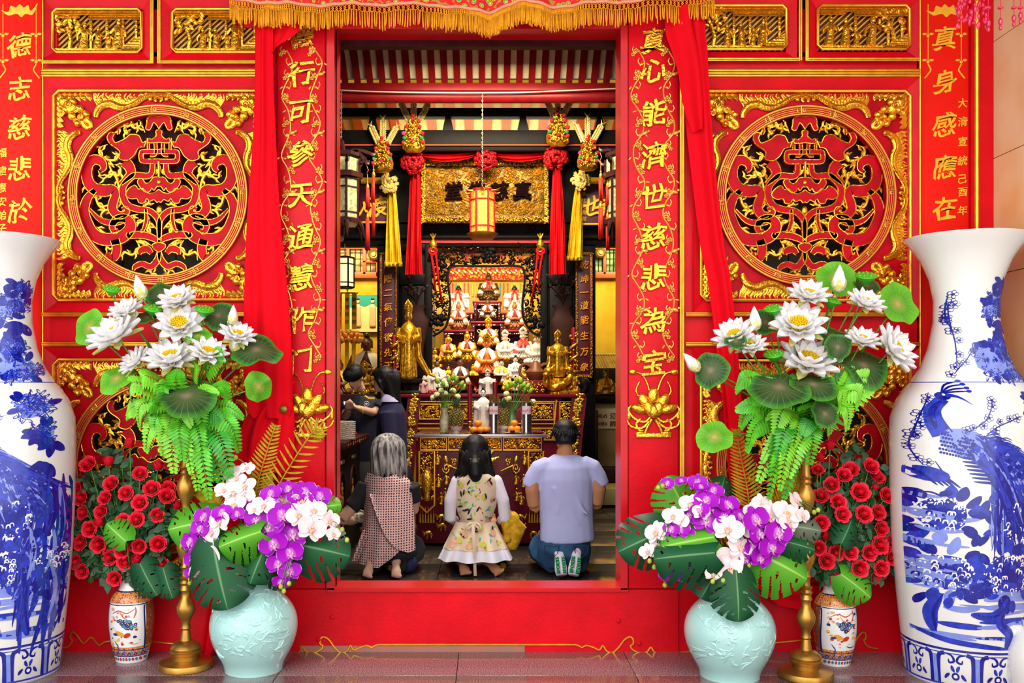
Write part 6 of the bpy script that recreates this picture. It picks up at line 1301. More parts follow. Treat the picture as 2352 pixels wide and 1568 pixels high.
dg = thing('dragon_figure', 'coiled gold dragon under the right gold statue on the altar', 'figure', P(1283, 905, 3.95)); m = MB(); m.tube([P(a, b_, 3.93 + .02 * sin(i)) for i, (a, b_) in enumerate(cr([(1262, 862), (1256, 878), (1270, 890), (1300, 878), (1312, 858), (1306, 846), (1296, 850)], 5))], [lerp(.05, .02, i / 30) for i in range(31)], 8); m.obj('body', SG, dg, 60); m = MB(); m.ball(P(1260, 852, 3.9), (.05, .06, .045)); m.ball(P(1254, 860, 3.87), (.035, .04, .025)); m.tube([P(1266, 846, 3.9), P(1276, 836, 3.92)], [.012, .003], 5); m.tube([P(1258, 844, 3.9), P(1262, 832, 3.92)], [.012, .003], 5); m.obj('head', SG, dg, 60)
statue(1120, 912, 62, 3.95, 'white porcelain statue with black hair in the centre of the altar front', SW, SW, SK, None, None, None, kind='stand', crown=SW, group='white porcelain statues', wide=1.3)
# altar table of the shrine
al = thing('altar_table', 'long maroon altar table with gilded carved panels below the shrine', 'table', (P(1128, 905, YA).x, YA, ZF)); m = MB(); B3('', 908, 905, 1345, 913, YA - .03, YA + .98, None, mb=m); m.obj('top', MAR, al); m = MB(); B3('', 955, 913, 1290, 1240, YA, YA + .05, None, mb=m); m.obj('front_board', MAR, al)
zt, zb = P(0, 913, YA).z, ZF
for sg, xa, xb, w_, mt in ((-1, 952, 925, 30, GOLDD), (1, 1330, 1312, 34, GOLDD)):
 m = MB(); pts = cr([(P(xa, 0, YA).x, zt), (P((xa + xb) / 2 + (0 if sg < 0 else -4), 0, YA).x, lerp(zt, zb, .45)), (P(xb, 0, YA).x, zb + .02)], 6); ww = w_ / S(YA); out = [(a - ww / 2, z) for a, z in pts] + [(a + ww / 2, z) for a, z in reversed(pts)]; m.prism(out, YA - .02, YA + .06); m.obj('leg', MAR, al)
 m = MB(); rs = random.Random(3)
 for j in range(300): t = rs.uniform(.02, .98); a, z = pts[int(t * (len(pts) - 1))]; m.ball((a + rs.uniform(-.24, .24) * ww, YA - .022, z + rs.uniform(-.04, .04)), (.024, .012, .014), rot=(0, rs.uniform(0, 3), 0), k=1)
 m.obj('leg_carving', GOLDD, al, 60)
def carved_frame(x0, y0, x1, y1, y, parent, seed, dens=1.0, mt=GOLDD):
 rs = random.Random(seed); m = MB(); m.tube([P(a, b_, y - .01) for a, b_ in ((x0, y0), (x1, y0), (x1, y1), (x0, y1))], .010, 6, closed=True); m.obj('panel_frame', GOLD2, parent); m = MB(); k = S(y)
 for j in range(int((x1 - x0) * (y1 - y0) / 22 * dens)):
  x, y_ = rs.uniform(x0 + 3, x1 - 3), rs.uniform(y0 + 3, y1 - 3); m.ball(P(x, y_, y - .008), (rs.uniform(2, 4) / k, .012, rs.uniform(1, 2) / k), rot=(0, rs.uniform(0, 3), 0), k=1)
  if j % 5 == 0: m.tube([P(x + a, y_ + b_, y - .012) for a, b_ in cr([(-6, 2), (0, -3), (5, 0), (3, 4), (0, 2)], 2)], 1 / k, 4)
 m.obj('panel_carving', mt, parent, 60)
for q in ((964, 928, 1012, 962), (1024, 928, 1090, 962), (1215, 926, 1272, 964), (958, 984, 1010, 1010), (1286, 922, 1320, 1000), (1215, 984, 1290, 1010)): carved_frame(*q, YA, al, int(q[0]))
m = MB()
for x in (948, 1278): m.tube([P(x, 918, YA - .012), P(x - 8, 1010, YA - .012)], .010, 6)
for y_ in (922, 973): m.tube([P(956, y_, YA - .008), P(1282, y_, YA - .008)], .007, 6)
m.obj('gilt_line', GOLD2, al)
m = MB(); m.tube([P(a, b_, YA + .3) for a, b_ in cr([(1322, 906), (1338, 900), (1345, 886), (1342, 878), (1336, 882), (1340, 888)], 4)], .05, 8, flat=1.0); m.obj('scroll_end', BLK, al, 60)
# offering table in front
tx0, tx1 = 955, 1253; tb = thing('offering_table', 'maroon offering table with gold dragons and tassel carving, in front of the altar', 'table', (P(1104, 0, YT).x, YT, ZF)); ztop = P(0, 997, YT).z
m = MB(); a, c = P(tx0 - 2, 0, YT).x, P(tx1 + 2, 0, YT).x; m.bbox(((a + c) / 2, YT + .43, ztop - .012), (c - a, .90, .024), .004); m.obj('top', mat('table_glass', '#5A3434', .15, spec=.6), tb); m = MB(); m.bbox(((a + c) / 2, YT - .022, ztop - .012), (c - a + .01, .012, .028), .003); m.obj('metal_edge', mat('steel_edge', '#B8B4B0', .3, .8), tb)
m = MB(); B3('', tx0 + 4, 1002, tx1 - 4, 1247, YT + .0, YT + .80, None, mb=m); m.obj('body', MAR, tb)
yt = YT - .004
carved_frame(966, 1004, 1026, 1033, yt, tb, 1, 1.3, GOLD); carved_frame(1030, 1004, 1152, 1033, yt, tb, 2, 1.3, GOLD); carved_frame(1156, 1004, 1244, 1033, yt, tb, 3, 1.3, GOLD)
for x0, x1, nm in ((963, 998, 1), (1214, 1248, 2)):
 m = MB(); m.tube([P(a, b_, yt - .01) for a, b_ in ((x0, 1036), (x1, 1036), (x1, 1160), ((x0 + x1) / 2, 1177), (x0, 1160))], .010, 6, closed=True); m.obj('pillar_frame', GOLD2, tb); m = MB(); k = S(YT); c = P((x0 + x1) / 2, 1150, yt - .005); m.lathe([(.022, 0), (.03, .02), (.022, .05), (.045, .12), (.055, .17), (.05, .22), (.03, .25), (.04, .27)], c, 14, sy=.4)
 rs = random.Random(nm)
 for j in range(60): m.ball(P(rs.uniform(x0 + 4, x1 - 4), rs.uniform(1040, 1082), yt - .008), (.012, .010, .007), rot=(0, rs.uniform(0, 3), 0), k=1)
 for j in range(20): m.ball(P(rs.choice((x0 + 5, x1 - 5)) + rs.uniform(-2, 2), rs.uniform(1085, 1150), yt - .006), (.010, .008, .012), k=1)
 m.obj('vase_carving', GOLD, tb, 60)
 for j in range(6):
  x = x0 + 2 + j * (x1 - x0 - 4) / 5; m = MB(); m.tube([P(x, 1164, yt - .006), P(x, 1181, yt - .006)], .003, 4); m.tube([P(x, 1181, yt - .008), P(x, 1200, yt - .008)], [.006, .0095], 6); m.obj('tassel', GOLD2, tb, 60)
def ornament(pts, w, y=yt):
 m = MB(); k = S(YT); c = cr(pts, 4); L = len(c); m.tube([P(a, b_, y - .008) for a, b_ in c], [w / k * (.35 + .65 * sin(pi * (i + .6) / (L + .2))) for i in range(L)], 7, flat=.7); return m
for sg in (-1, 1):
 M_ = lambda a: 1105 + sg * a
 m = ornament([(M_(44), 1082), (M_(62), 1074), (M_(76), 1068), (M_(84), 1066)], 2.6); m.tube([P(M_(84 + (9 - j * .55) * cos(j * .7) - 4), 1074 + (13 - j * .8) * sin(j * .7), yt - .012) for j in range(15)], .009, 6); m.ball(P(M_(80), 1056, yt - .006), (.022, .014, .04), rot=(0, .3 * sg, 0)); m.obj('dragon_carving', GOLD, tb, 60)
 for x, y_, h_ in ((100, 1066, 30), (98, 1118, 30), (92, 1158, 28), (80, 1112, 28), (82, 1150, 30)): m = MB(); B_ = P(M_(x), y_, yt - .008); s_ = h_ / S(YT); m.tube([B_, B_ + Vector((.06 * s_, 0, .4 * s_)), B_ + Vector((-.02 * s_, 0, .75 * s_))], [.2 * s_, .16 * s_, .12 * s_], 7, flat=.6); m.ball(B_ + Vector((0, -.004, .9 * s_)), .11 * s_); m.tube([B_ + Vector((.1 * s_, 0, .65 * s_)), B_ + Vector((.3 * s_, 0, .5 * s_)), B_ + Vector((.25 * s_, 0, .7 * s_))], .05 * s_, 5); m.tube([B_ + Vector((-.1 * s_, 0, .65 * s_)), B_ + Vector((-.26 * s_, 0, .4 * s_))], .05 * s_, 5); m.obj('figure_carving', GOLD, tb, 60)
 for x, y_ in ((92, 1188), (90, 1208), (122, 1226)): m = ornament([(M_(x - 10), y_ + 4), (M_(x - 4), y_ - 4), (M_(x + 5), y_ - 2), (M_(x + 10), y_ + 5)], 3.4); m.tube([P(M_(x), y_, yt - .008), P(M_(x + 3), y_ + 11, yt - .006)], .008, 5); m.tube([P(M_(x - 6), y_, yt - .008), P(M_(x - 8), y_ + 10, yt - .006)], .008, 5); m.tube([P(M_(x + 8), y_ + 2, yt - .008), P(M_(x + 13), y_ - 8, yt - .006)], .007, 5); m.obj('animal_carving', GOLD, tb, 60)
 m = MB(); m.tube([P(M_(62 + (6 - j * .3) * cos(j * .8)), 1052 + j * 1.1 + 5 * sin(j * .8), yt - .008) for j in range(14)], .008, 6); m.obj('cloud_carving', GOLD, tb, 60)
m = MB(); c = P(1105, 1070, yt - .01)
for a, l in ((2.6, .14), (2.1, .16), (1.57, .15), (1.0, .16), (.55, .14), (.2, .1), (2.9, .1)): m.tube(cr([c, c + Vector((cos(a) * l * .6, -.01, sin(a) * l * .5)), c + Vector((cos(a) * l * 1.25, 0, sin(a) * l * 1.0))], 3), [.03, .03, .028, .026, .02, .014, .006], 6, flat=.6)
m.ball(c, (.05, .03, .07)); m.ball(c + Vector((0, -.01, -.16)), (.05, .03, .06)); m.obj('phoenix_carving', GOLD, tb, 60)
# things on the offering table
zt = ztop
def on(px, dy=.12): return Vector((P(px, 0, YT + dy).x, YT + dy, zt))
def lathe_thing(name, px, dy, prof, m, label, cat, group=None, n=28):
 b_ = on(px, dy); o = MB(); o.lathe(prof, b_, n); ob = o.obj(name, m, None, 40, loc=b_); tag(ob, label, cat, group); return b_
STEEL = mat('steel', '#C9CACC', .18, .95)
for px, dy, w in ((1134, .08, 'left'), (1209, .10, 'right')):
 b_ = on(px, dy); root = thing('incense_holder', f'tall steel cylinder with a paper label and incense sticks, the {w} one on the table', 'incense holder', b_, 'steel incense holders'); m = MB(); m.lathe([(.045, 0), (.046, .004), (.044, .02), (.044, .25), (.046, .262), (.042, .262), (.040, .03)], b_, 32); m.obj('cylinder', STEEL, root, 40); m = MB(); m.grid(lambda u, v: tuple(b_ + Vector((.0455 * sin(lerp(-.95, .95, u)), -.0455 * cos(lerp(-.95, .95, u)), lerp(.165, .235, v)))), 14, 2); lb_ = m.obj('paper_label', mat('label_paper', '#F4D8DC', .7), root, 180)
 m = MB(); txt = 'เครื่องดี' if w == 'left' else 'ของถวาย'; q = txt; 
 add_text(m, 'เครื่องที่' if w == 'left' else 'ของทั่วไป', b_ + Vector((0, -.0475, .198)), .030, bevel=0, ext=.002); m.obj('lettering', mat('label_red', '#C0304A', .6), lb_, None); m = MB(); rs = random.Random(px)
 for j in range(44 if w == 'left' else 26): a = rs.uniform(0, 6.3); r_ = rs.uniform(0, .036); l = rs.uniform(.30, .345); c = b_ + Vector((r_ * cos(a), r_ * sin(a), .05)); m.tube([c, c + Vector((cos(a) * r_ * .5, sin(a) * .01, l - .05))], .0018, 4)
 st_ = m.obj('incense_sticks', mat('incense', '#8A5A2A', .8, var=.3, vscale=80), root, None)
for px, dy, w in ((1048, .10, 'left'), (1155, .28, 'right')):
 b_ = on(px, dy); root = thing('bowl', f'white footed bowl with a pink rim holding the {w} pineapple', 'bowl', b_, 'pineapple bowls'); m = MB(); m.lathe([(.030, 0), (.028, .012), (.022, .018), (.045, .035), (.056, .062), (.053, .062), (.03, .035), (.004, .03)], b_, 28); m.obj('body', PORC, root, 40); m = MB(); m.tube([b_ + Vector((.0555 * cos(k * pi / 14), .0555 * sin(k * pi / 14), .060)) for k in range(28)], .0025, 5, closed=True, up=(0, 0, 1)); m.obj('rim_line', mat('rim_pink', '#E0707A', .3), root)
 root = thing('pineapple', f'whole pineapple with its crown standing in the {w} white bowl', 'pineapple', b_ + Vector((0, 0, .035)), 'pineapples'); m = MB(); p0 = b_ + Vector((0, 0, .035)); m.lathe([(.03, 0), (.052, .03), (.058, .09), (.054, .14), (.036, .175), (.01, .19)], p0, 20)
 for k in range(150):
  t = k / 150; z = .008 + t * .17; r_ = interp([(0, .03), (.03, .052), (.09, .058), (.14, .054), (.175, .036)], z); a = k * 2.4; m.ball(p0 + Vector((r_ * cos(a), r_ * sin(a), z)), (.0085, .0085, .007), 1 if k % 3 else 0, k=1)
 m.obj('fruit', [mat('pine_skin', '#6A5A1E', .6), mat('pine_eye', '#9A8A34', .6)], root, 60); m = MB(); rs = random.Random(px)
 for k in range(26): a = k * 2.4; e = .5 + k / 26 * .95; l = rs.uniform(.06, .10); leaf_quad(m, p0 + Vector((.012 * cos(a), .012 * sin(a), .175 + k * .001)), (cos(a) * cos(e), sin(a) * cos(e), sin(e)), l, .008, (cos(a), sin(a), .3), droop=.12)
 m.obj('crown', mat('pine_crown', '#4A6A44', .5, var=.3, vscale=40), root, 180)
def lotus_bunch(px, dy, prof, vm_, w, bl, cat='vase'):
 b_ = on(px, dy); root = thing('flower_vase', f'{w} vase of green lotus buds on the offering table', cat, b_, 'vases of lotus buds'); m = MB(); m.lathe(prof, b_, 24); m.obj('body', vm_, root, 40); top = b_ + Vector((0, 0, prof[-1][1])); rs = random.Random(px)
 for i, (x, y_, c) in enumerate(bl):
  q = P(x, y_, YT + dy + rs.uniform(-.06, .06)); f_ = thing('lotus_bud', f'{"open pale" if c else "green"} lotus bud in the {w.split()[0]} vase on the table, {order_words(i)} from the left', 'flower', q, f'buds in the {w} table vase'); d = (q - top + Vector((0, 0, .05))).normalized(); k = MB(); R = d.to_track_quat('Z', 'Y').to_matrix().to_4x4(); k.T = Matrix.Translation(q) @ R
  if c:
   for j in range(9): a = j * .7; k.ball((.016 * cos(a), .016 * sin(a), .0), (.012, .012, .024), rot=(.5 * sin(a), -.5 * cos(a), 0), k=1)
  else: k.lathe([(.004, -.026), (.018, -.012), (.021, .0), (.015, .022), (.004, .036)], n=12)
  k.obj('petals', mat('bud_pale', '#D8DC9A', .5, var=.1) if c else mat('bud_green', '#8CB42A', .5, var=.2, vscale=40), f_, 60); k = MB(); k.tube(cr([q - d * .02, (q + top) / 2 + Vector((0, 0, -.01)), top - Vector((0, 0, .05))], 4), .003, 5); k.obj('stem', STEMG, f_, 180)
lotus_bunch(1021, .16, [(.035, 0), (.04, .01), (.035, .03), (.045, .08), (.038, .14), (.03, .18), (.04, .215)], mat('cream_pot', '#D8C8A2', .4, col2='#6A7A4A', vscale=14), 'cream', [(994, 912, 1), (1003, 905, 1), (1004, 875, 0), (1013, 896, 1), (1022, 902, 1), (1024, 884, 1), (1031, 872, 0), (1040, 868, 0), (1041, 896, 1), (1048, 872, 0), (1052, 910, 1), (1060, 882, 0), (1064, 890, 0), (1018, 882, 0)])
lotus_bunch(1176, .30, [(.035, 0), (.045, .03), (.05, .08), (.035, .13), (.03, .17), (.042, .20)], mat('jade_pot', '#5A8A5A', .25, coat=.4), 'jade', [(1160, 917, 1), (1163, 903, 1), (1165, 888, 0), (1174, 884, 0), (1168, 914, 1), (1184, 882, 0), (1196, 876, 0), (1203, 884, 0), (1206, 894, 0), (1212, 888, 0), (1218, 898, 0), (1226, 922, 1), (1194, 890, 0), (1187, 874, 0)])
for px, dy, hh, w in ((1079, .14, 86, 'left'), (1137, .42, 62, 'right')):
 b_ = on(px, dy); root = thing('altar_candle', f'thick dark red candle in a brass holder, the {w} one on the table', 'candle', b_, 'red altar candles'); m = MB(); m.lathe([(.045, 0), (.045, .008), (.015, .02), (.02, .05), (.012, .06), (.018, .085), (.024, .10), (.020, .105)], b_, 20); m.obj('holder', BRASS, root, 40); m = MB(); zz = hh / S(YT + dy) + (.0 if w == 'left' else .10); m.lathe([(.018, .10), (.019, .12), (.0215, .10 + zz), (.017, .105 + zz), (.003, .105 + zz)], b_, 18); m.tube([b_ + Vector((0, 0, .1 + zz)), b_ + Vector((0, 0, .12 + zz))], .002, 5); m.obj('candle', mat('candle_red', '#7E0A1A', .35, spec=.5), root, 40)
ORF = mat('orange_fruit', '#EE8A12', .5, var=.15, vscale=40, bump=.2, bscale=300)
k = 0
for px, dy, zz in ((1088, .08, .032), (1104, .06, .032), (1117, .10, .032), (1098, .14, .085), (1110, .16, .032), (1175, .12, .036), (1188, .12, .036), (1181, .15, .085)):
 b_ = on(px, dy) + Vector((0, 0, zz)); root = thing('orange', f'orange fruit on the offering table, {order_words(k)} from the left' if zz < .08 else f'orange fruit topping the {"left" if px < 1150 else "right"} pile on the table', 'fruit', b_, 'oranges on the table'); m = MB(); m.ball(b_, (.033, .033, .030), k=3); m.obj('peel', ORF, root, 180); m = MB(); m.ball(b_ + Vector((.004, -.01, .029)), (.005, .005, .003), k=1); m.obj('stalk', STEMG, root, 60); k += 1
for px, dy, w in ((1102, .11, 'left'), (1181, .14, 'right')): lathe_thing('fruit_dish', px, dy, [(.04, 0), (.085, .006), (.088, .01), (.03, .006)] if w == 'right' else [(.05, 0), (.075, .012), (.08, .02), (.03, .006)], PORC if w == 'right' else mat('dish_red', '#6E1418', .3), f'shallow dish under the {w} pile of oranges', 'dish', 'fruit dishes')
lathe_thing('tea_cup', 1177, .04, [(.012, 0), (.018, .01), (.022, .03), (.019, .03), (.012, .012)], mat('cup_brown', '#5A1E14', .3), 'small dark cup in front of the right oranges', 'cup'); lathe_thing('saucer', 1236, .10, [(.03, 0), (.05, .008), (.052, .014), (.03, .008)], mat('dish_red', '#6E1418', .3), 'dark red saucer at the right end of the offering table', 'saucer')
lathe_thing('oil_glass', 1095, .22, [(.02, 0), (.026, .03), (.03, .07), (.027, .07), (.02, .02)], mat('glass_pale', '#D8DCD8', .1, spec=.8), 'small pale glass beside the left candle', 'glass')
B_ = on(1112, .26); statue(1110, 890 + (EYE - zt) * S(YT + .26), 108, YT + .26, 'white porcelain robed statue with black hair standing on the offering table', SW, SW, SK, None, None, None, kind='stand', group='white porcelain statues', wide=.85)
# big bronze bowl, gold dragon candlesticks and censer on the altar
b_ = P(1115, 905, 4.3); o = MB(); o.lathe([(.10, 0), (.11, .02), (.07, .05), (.14, .10), (.18, .19), (.17, .19), (.1, .1)], b_, 30); tag(o.obj('offering_bowl', mat('bowl_bronze', '#6A3A1E', .2, .6), None, 40, loc=b_), 'wide polished bronze bowl in the middle of the altar below the crowned face', 'bowl')
for x, yb_, yt_, w in ((905, 905, 770, 'left'), (1318, 905, 752, 'right')):
 B_ = P(x, yb_, 3.98); k = S(3.98); H = (yb_ - yt_) / k; root = thing('dragon_candlestick', f'gold dragon candlestick with a dark red candle at the {w} end of the altar', 'candlestick', B_, 'dragon candlesticks'); m = MB(); m.lathe([(.06, 0), (.07, .03), (.03, .06), (.05, .12), (.03, .17), (.022, .2), (.06, .22), (.06, .23), (.02, .24)], B_, 16); rs = random.Random(x)
 for j in range(40): a = rs.uniform(0, 6.3); m.ball(B_ + Vector((.05 * cos(a), .05 * sin(a), rs.uniform(.02, .18))), (.02, .02, .016), k=1)
 m.obj('base', SG, root, 60); m = MB(); m.lathe([(.018, .23), (.02, H * .5), (.022, H - .01), (.018, H), (.002, H)], B_, 14); m.obj('candle', mat('candle_red', '#7E0A1A', .35), root, 40); m = MB(); m.tube([B_ + Vector((.036 * cos(t * .6), .036 * sin(t * .6), .27 + t * .0115)) for t in range(28)], .013, 6)
 for j in range(30): a = rs.uniform(0, 6.3); m.ball(B_ + Vector((.036 * cos(a), .036 * sin(a), rs.uniform(.27, .6))), (.014, .014, .011), k=1)
 m.obj('coiled_dragon', SG, root, 60)
b_ = P(1230, 904, 4.1); root = thing('censer', 'brown bronze censer with two ring handles at the right of the shrine', 'censer', b_); m = MB(); m.lathe([(.07, 0), (.08, .03), (.04, .06), (.05, .12), (.09, .17), (.10, .22), (.06, .26), (.05, .30), (.02, .33)], b_, 20); m.obj('body', SBR, root, 40)
for e in (-1, 1): m = MB(); m.tube([b_ + Vector((e * (.10 + .06 * cos(t)), 0, .23 + .07 * sin(t))) for t in [j * .6 - 1.8 for j in range(8)]], .016, 6); m.obj('handle', SBR, root, 60)
b_ = P(1222, 905, 3.95); root = thing('altar_box', 'low red and gold carved box on the right part of the altar', 'box', b_); m = MB(); m.bbox(b_ + Vector((0, .08, .07)), (.26, .16, .14), .01); m.obj('body', MAR, root); m = MB(); rs = random.Random(2)
for j in range(80): m.ball(b_ + Vector((rs.uniform(-.12, .12), -.004, rs.uniform(.02, .12))), (.012, .007, .008), rot=(0, rs.uniform(0, 3), 0), k=1)
m.obj('carving', GOLDD, root, 60)
# ---------------------------------------------------------------- hanging things under the beams
# plaque
pl = thing('name_plaque', 'large gilded plaque with four dark characters above the shrine', 'sign board', P(1114, 512, 4.5)); YPL = 4.55
gm2 = mat('plaque_gold', '#A87A14', .45, .4, col2='#4E3408', vscale=26, bump=.8, bscale=40)
m = MB(); B3('', 975, 376, 1252, 504, YPL, YPL + .06, None, mb=m); m.obj('ground', gm2, pl); m = MB()
for q in ((966, 368, 1261, 380), (966, 494, 1261, 512), (966, 368, 978, 512), (1249, 368, 1261, 512)): B3('', *q, YPL - .04, YPL + .05, None, mb=m)
m.obj('frame', mat('plaque_frame', '#8A6414', .4, .6, col2='#3A260A', vscale=60, bump=.8, bscale=60), pl); m = MB(); rs = random.Random(8)
for j in range(760): e = rs.randrange(4); x, y = ((rs.uniform(968, 1259), 374), (rs.uniform(968, 1259), 503), (972, rs.uniform(370, 510)), (1255, rs.uniform(370, 510)))[e]; m.ball(P(x + rs.uniform(-4, 4), y + rs.uniform(-5, 5), YPL - .045), (.017, .012, .010), rot=(0, rs.uniform(0, 3), 0), k=1)
m.obj('frame_carving', GOLDD, pl, 60); m = MB()
for j in range(300): m.tube([P(x + a, y + b_, YPL - .006) for (x, y) in [(rs.uniform(980, 1248), rs.uniform(382, 490))] for a, b_ in cr([(-6, 2), (-1, -4), (5, -1), (3, 4), (-1, 2)], 2)], .006, 4)
m.obj('ground_relief', GOLDD, pl, 60)
for ch, x in zip('真慈佛堂', (1200, 1147, 1093, 1042)): m = MB(); add_text(m, ch, P(x, 438, YPL - .02), .20, bevel=.015, ext=.05, brush=.6); m.obj('character', mat('plaque_dark', '#120305', .8, spec=.05), pl, 30)
for x in (996, 1228): m = MB(); [m.ball(P(x + rs.uniform(-20, 20), 524 + rs.uniform(-6, 6), YS - .02), (.03, .012, .014), rot=(0, rs.uniform(0, 3), 0), k=1) for j in range(16)]; tag(m.obj('bracket_carving', mat('relief_dark', '#3C1E1A', .5), None, 60, loc=P(x, 530, YS - .02)), f'small dark carved bracket under the {"left" if x < 1100 else "right"} end of the gilded plaque', 'bracket')
# couplets on the columns
def inner_couplet(x0, x1, y1, chars, ys, label):
 yy = YS - .03; root = thing('couplet_board', label, 'sign board', P((x0 + x1) / 2, y1, yy), 'narrow couplet boards beside the shrine'); m = MB(); B3('', x0, 579, x1, y1, yy, yy + .03, None, mb=m); m.obj('board', mat('couplet_maroon', '#4E0E1C', .4), root); m = MB(); rs = random.Random(x0)
 for q in ((x0, 579, x0 + 6, y1), (x1 - 6, 579, x1, y1), (x0, 579, x1, 587), (x0, y1 - 8, x1, y1)): B3('', *q, yy - .012, yy + .01, None, mb=m)
 m.obj('border', mat('border_gold', '#A86A14', .4, .5, col2='#3E1A0C', vscale=70), root); m = MB()
 for j in range(200): e = rs.random(); x, y = ((rs.choice((x0 + 3, x1 - 3)), rs.uniform(582, y1)) if e < .85 else (rs.uniform(x0, x1), rs.choice((583, y1 - 4)))); m.ball(P(x + rs.uniform(-2, 2), y, yy - .014), (.009, .006, .006), rot=(0, rs.uniform(0, 3), 0), k=1)
 m.obj('border_carving', GOLDD, root, 60)
 for ch, y in zip(chars, ys): m = MB(); add_text(m, ch, P((x0 + x1) / 2, y, yy - .008), .096, bevel=.004, ext=.04, brush=1.0); m.obj('character', mat('couplet_gold', '#E89A1A', .4, .3), root, 30)
inner_couplet(871, 912, 870, '陰陽二氣傳復先天', (606, 640, 672, 704, 739, 774, 809, 840), 'narrow maroon couplet board with gold characters left of the shrine')
inner_couplet(1322, 1362, 868, '乾坤一道能生万象', (608, 641, 671, 701, 734, 770, 808, 842), 'narrow maroon couplet board with gold characters right of the shrine')
# rosettes, drapes, swags
def rosette(mb, c, r, rs, n=80):
 mb.ball(c, (r * .82, .05, r * .82))
 for k in range(n):
  a = rs.uniform(0, 6.28); q = r * sqrt(rs.uniform(.02, 1)); p = c + Vector((q * cos(a), -.06 * (1 - (q / r) ** 2) - .02, q * sin(a))); l = r * .34
  mb.grid(lambda u, v: tuple(p + Vector((cos(a) * l * (v - .3) - sin(a) * l * (u - .5) * (1.2 - .3 * v), -.02 * sin(v * 3) + .03 * (u - .5) ** 2, sin(a) * l * (v - .3) + cos(a) * l * (u - .5) * (1.2 - .3 * v)))), 3, 3)
def drape(name, label, rows, y, mt, ros, group, hemf=False, rmat=None):
 root = thing(name, label, 'drape', P((rows[-1][1] + rows[-1][2]) / 2, rows[-1][0], y), group); m = MB(); curtain_mesh(m, sm(rows), y, 2.3, .022, 50, 40); m.obj('cloth', mt, root, 180); m = MB(); rosette(m, P(*ros[:2], y - .03), ros[2] / S(y), random.Random(int(ros[0]))); m.obj('rosette', rmat or mt, root, 180)
 if hemf: m = MB(); x0, x1, yb_ = rows[-1][1], rows[-1][2], rows[-1][0]; [m.tube([P(lerp(x0, x1, k / 24), yb_ - 4, y - .02 * sin(k)), P(lerp(x0, x1, k / 24), yb_ + 6, y - .02 * sin(k))], .007, 4) for k in range(25)]; m.obj('fringe', mt, root, 180)
RR_ = mat('rosette_red', '#86060E', .4, var=.3, vscale=30, spec=.2)
drape('red_drape', 'long red silk drape with a rosette on the left above the shrine', [(385, 944, 964), (430, 940, 966), (520, 936, 967), (600, 932, 969), (630, 930, 971)], 4.35, REDC, (948, 374, 24), 'red silk drapes', rmat=RR_)
drape('red_drape', 'long red silk drape with a rosette on the right above the shrine', [(385, 1270, 1288), (430, 1268, 1292), (520, 1264, 1297), (600, 1262, 1299), (630, 1261, 1301)], 4.35, REDC, (1276, 364, 25), 'red silk drapes', rmat=RR_)
YR_ = mat('rosette_cream', '#D2B25E', .45, var=.2, vscale=30)
drape('yellow_drape', 'yellow silk drape with a cream rosette left of the red drape', [(425, 890, 908), (470, 888, 912), (540, 886, 918), (606, 885, 923)], 4.5, YELC, (893, 422, 20), 'yellow silk drapes', True, YR_)
drape('yellow_drape', 'yellow silk drape with a cream rosette right of the red drape', [(425, 1322, 1334), (470, 1316, 1336), (540, 1308, 1338), (592, 1303, 1337)], 4.5, YELC, (1333, 416, 20), 'yellow silk drapes', True, YR_)
sw = thing('red_swag', 'red cloth swag with a middle rosette strung above the gilded plaque', 'drape', P(1114, 366, 4.4)); m = MB()
for a, b_ in ((966, 1092), (1138, 1258)): m.grid(lambda u, v: tuple(P(lerp(a, b_, u), lerp(350, lerp(359, 371, sin(pi * u) ** .7), v), 4.4) + Vector((0, .02 * sin(v * 14 + u * 3), 0))), 40, 16)
m.obj('cloth', REDC, sw, 180); m = MB(); rosette(m, P(1116, 366, 4.36), 23 / S(4.36), random.Random(2)); m.obj('rosette', RR_, sw, 180)
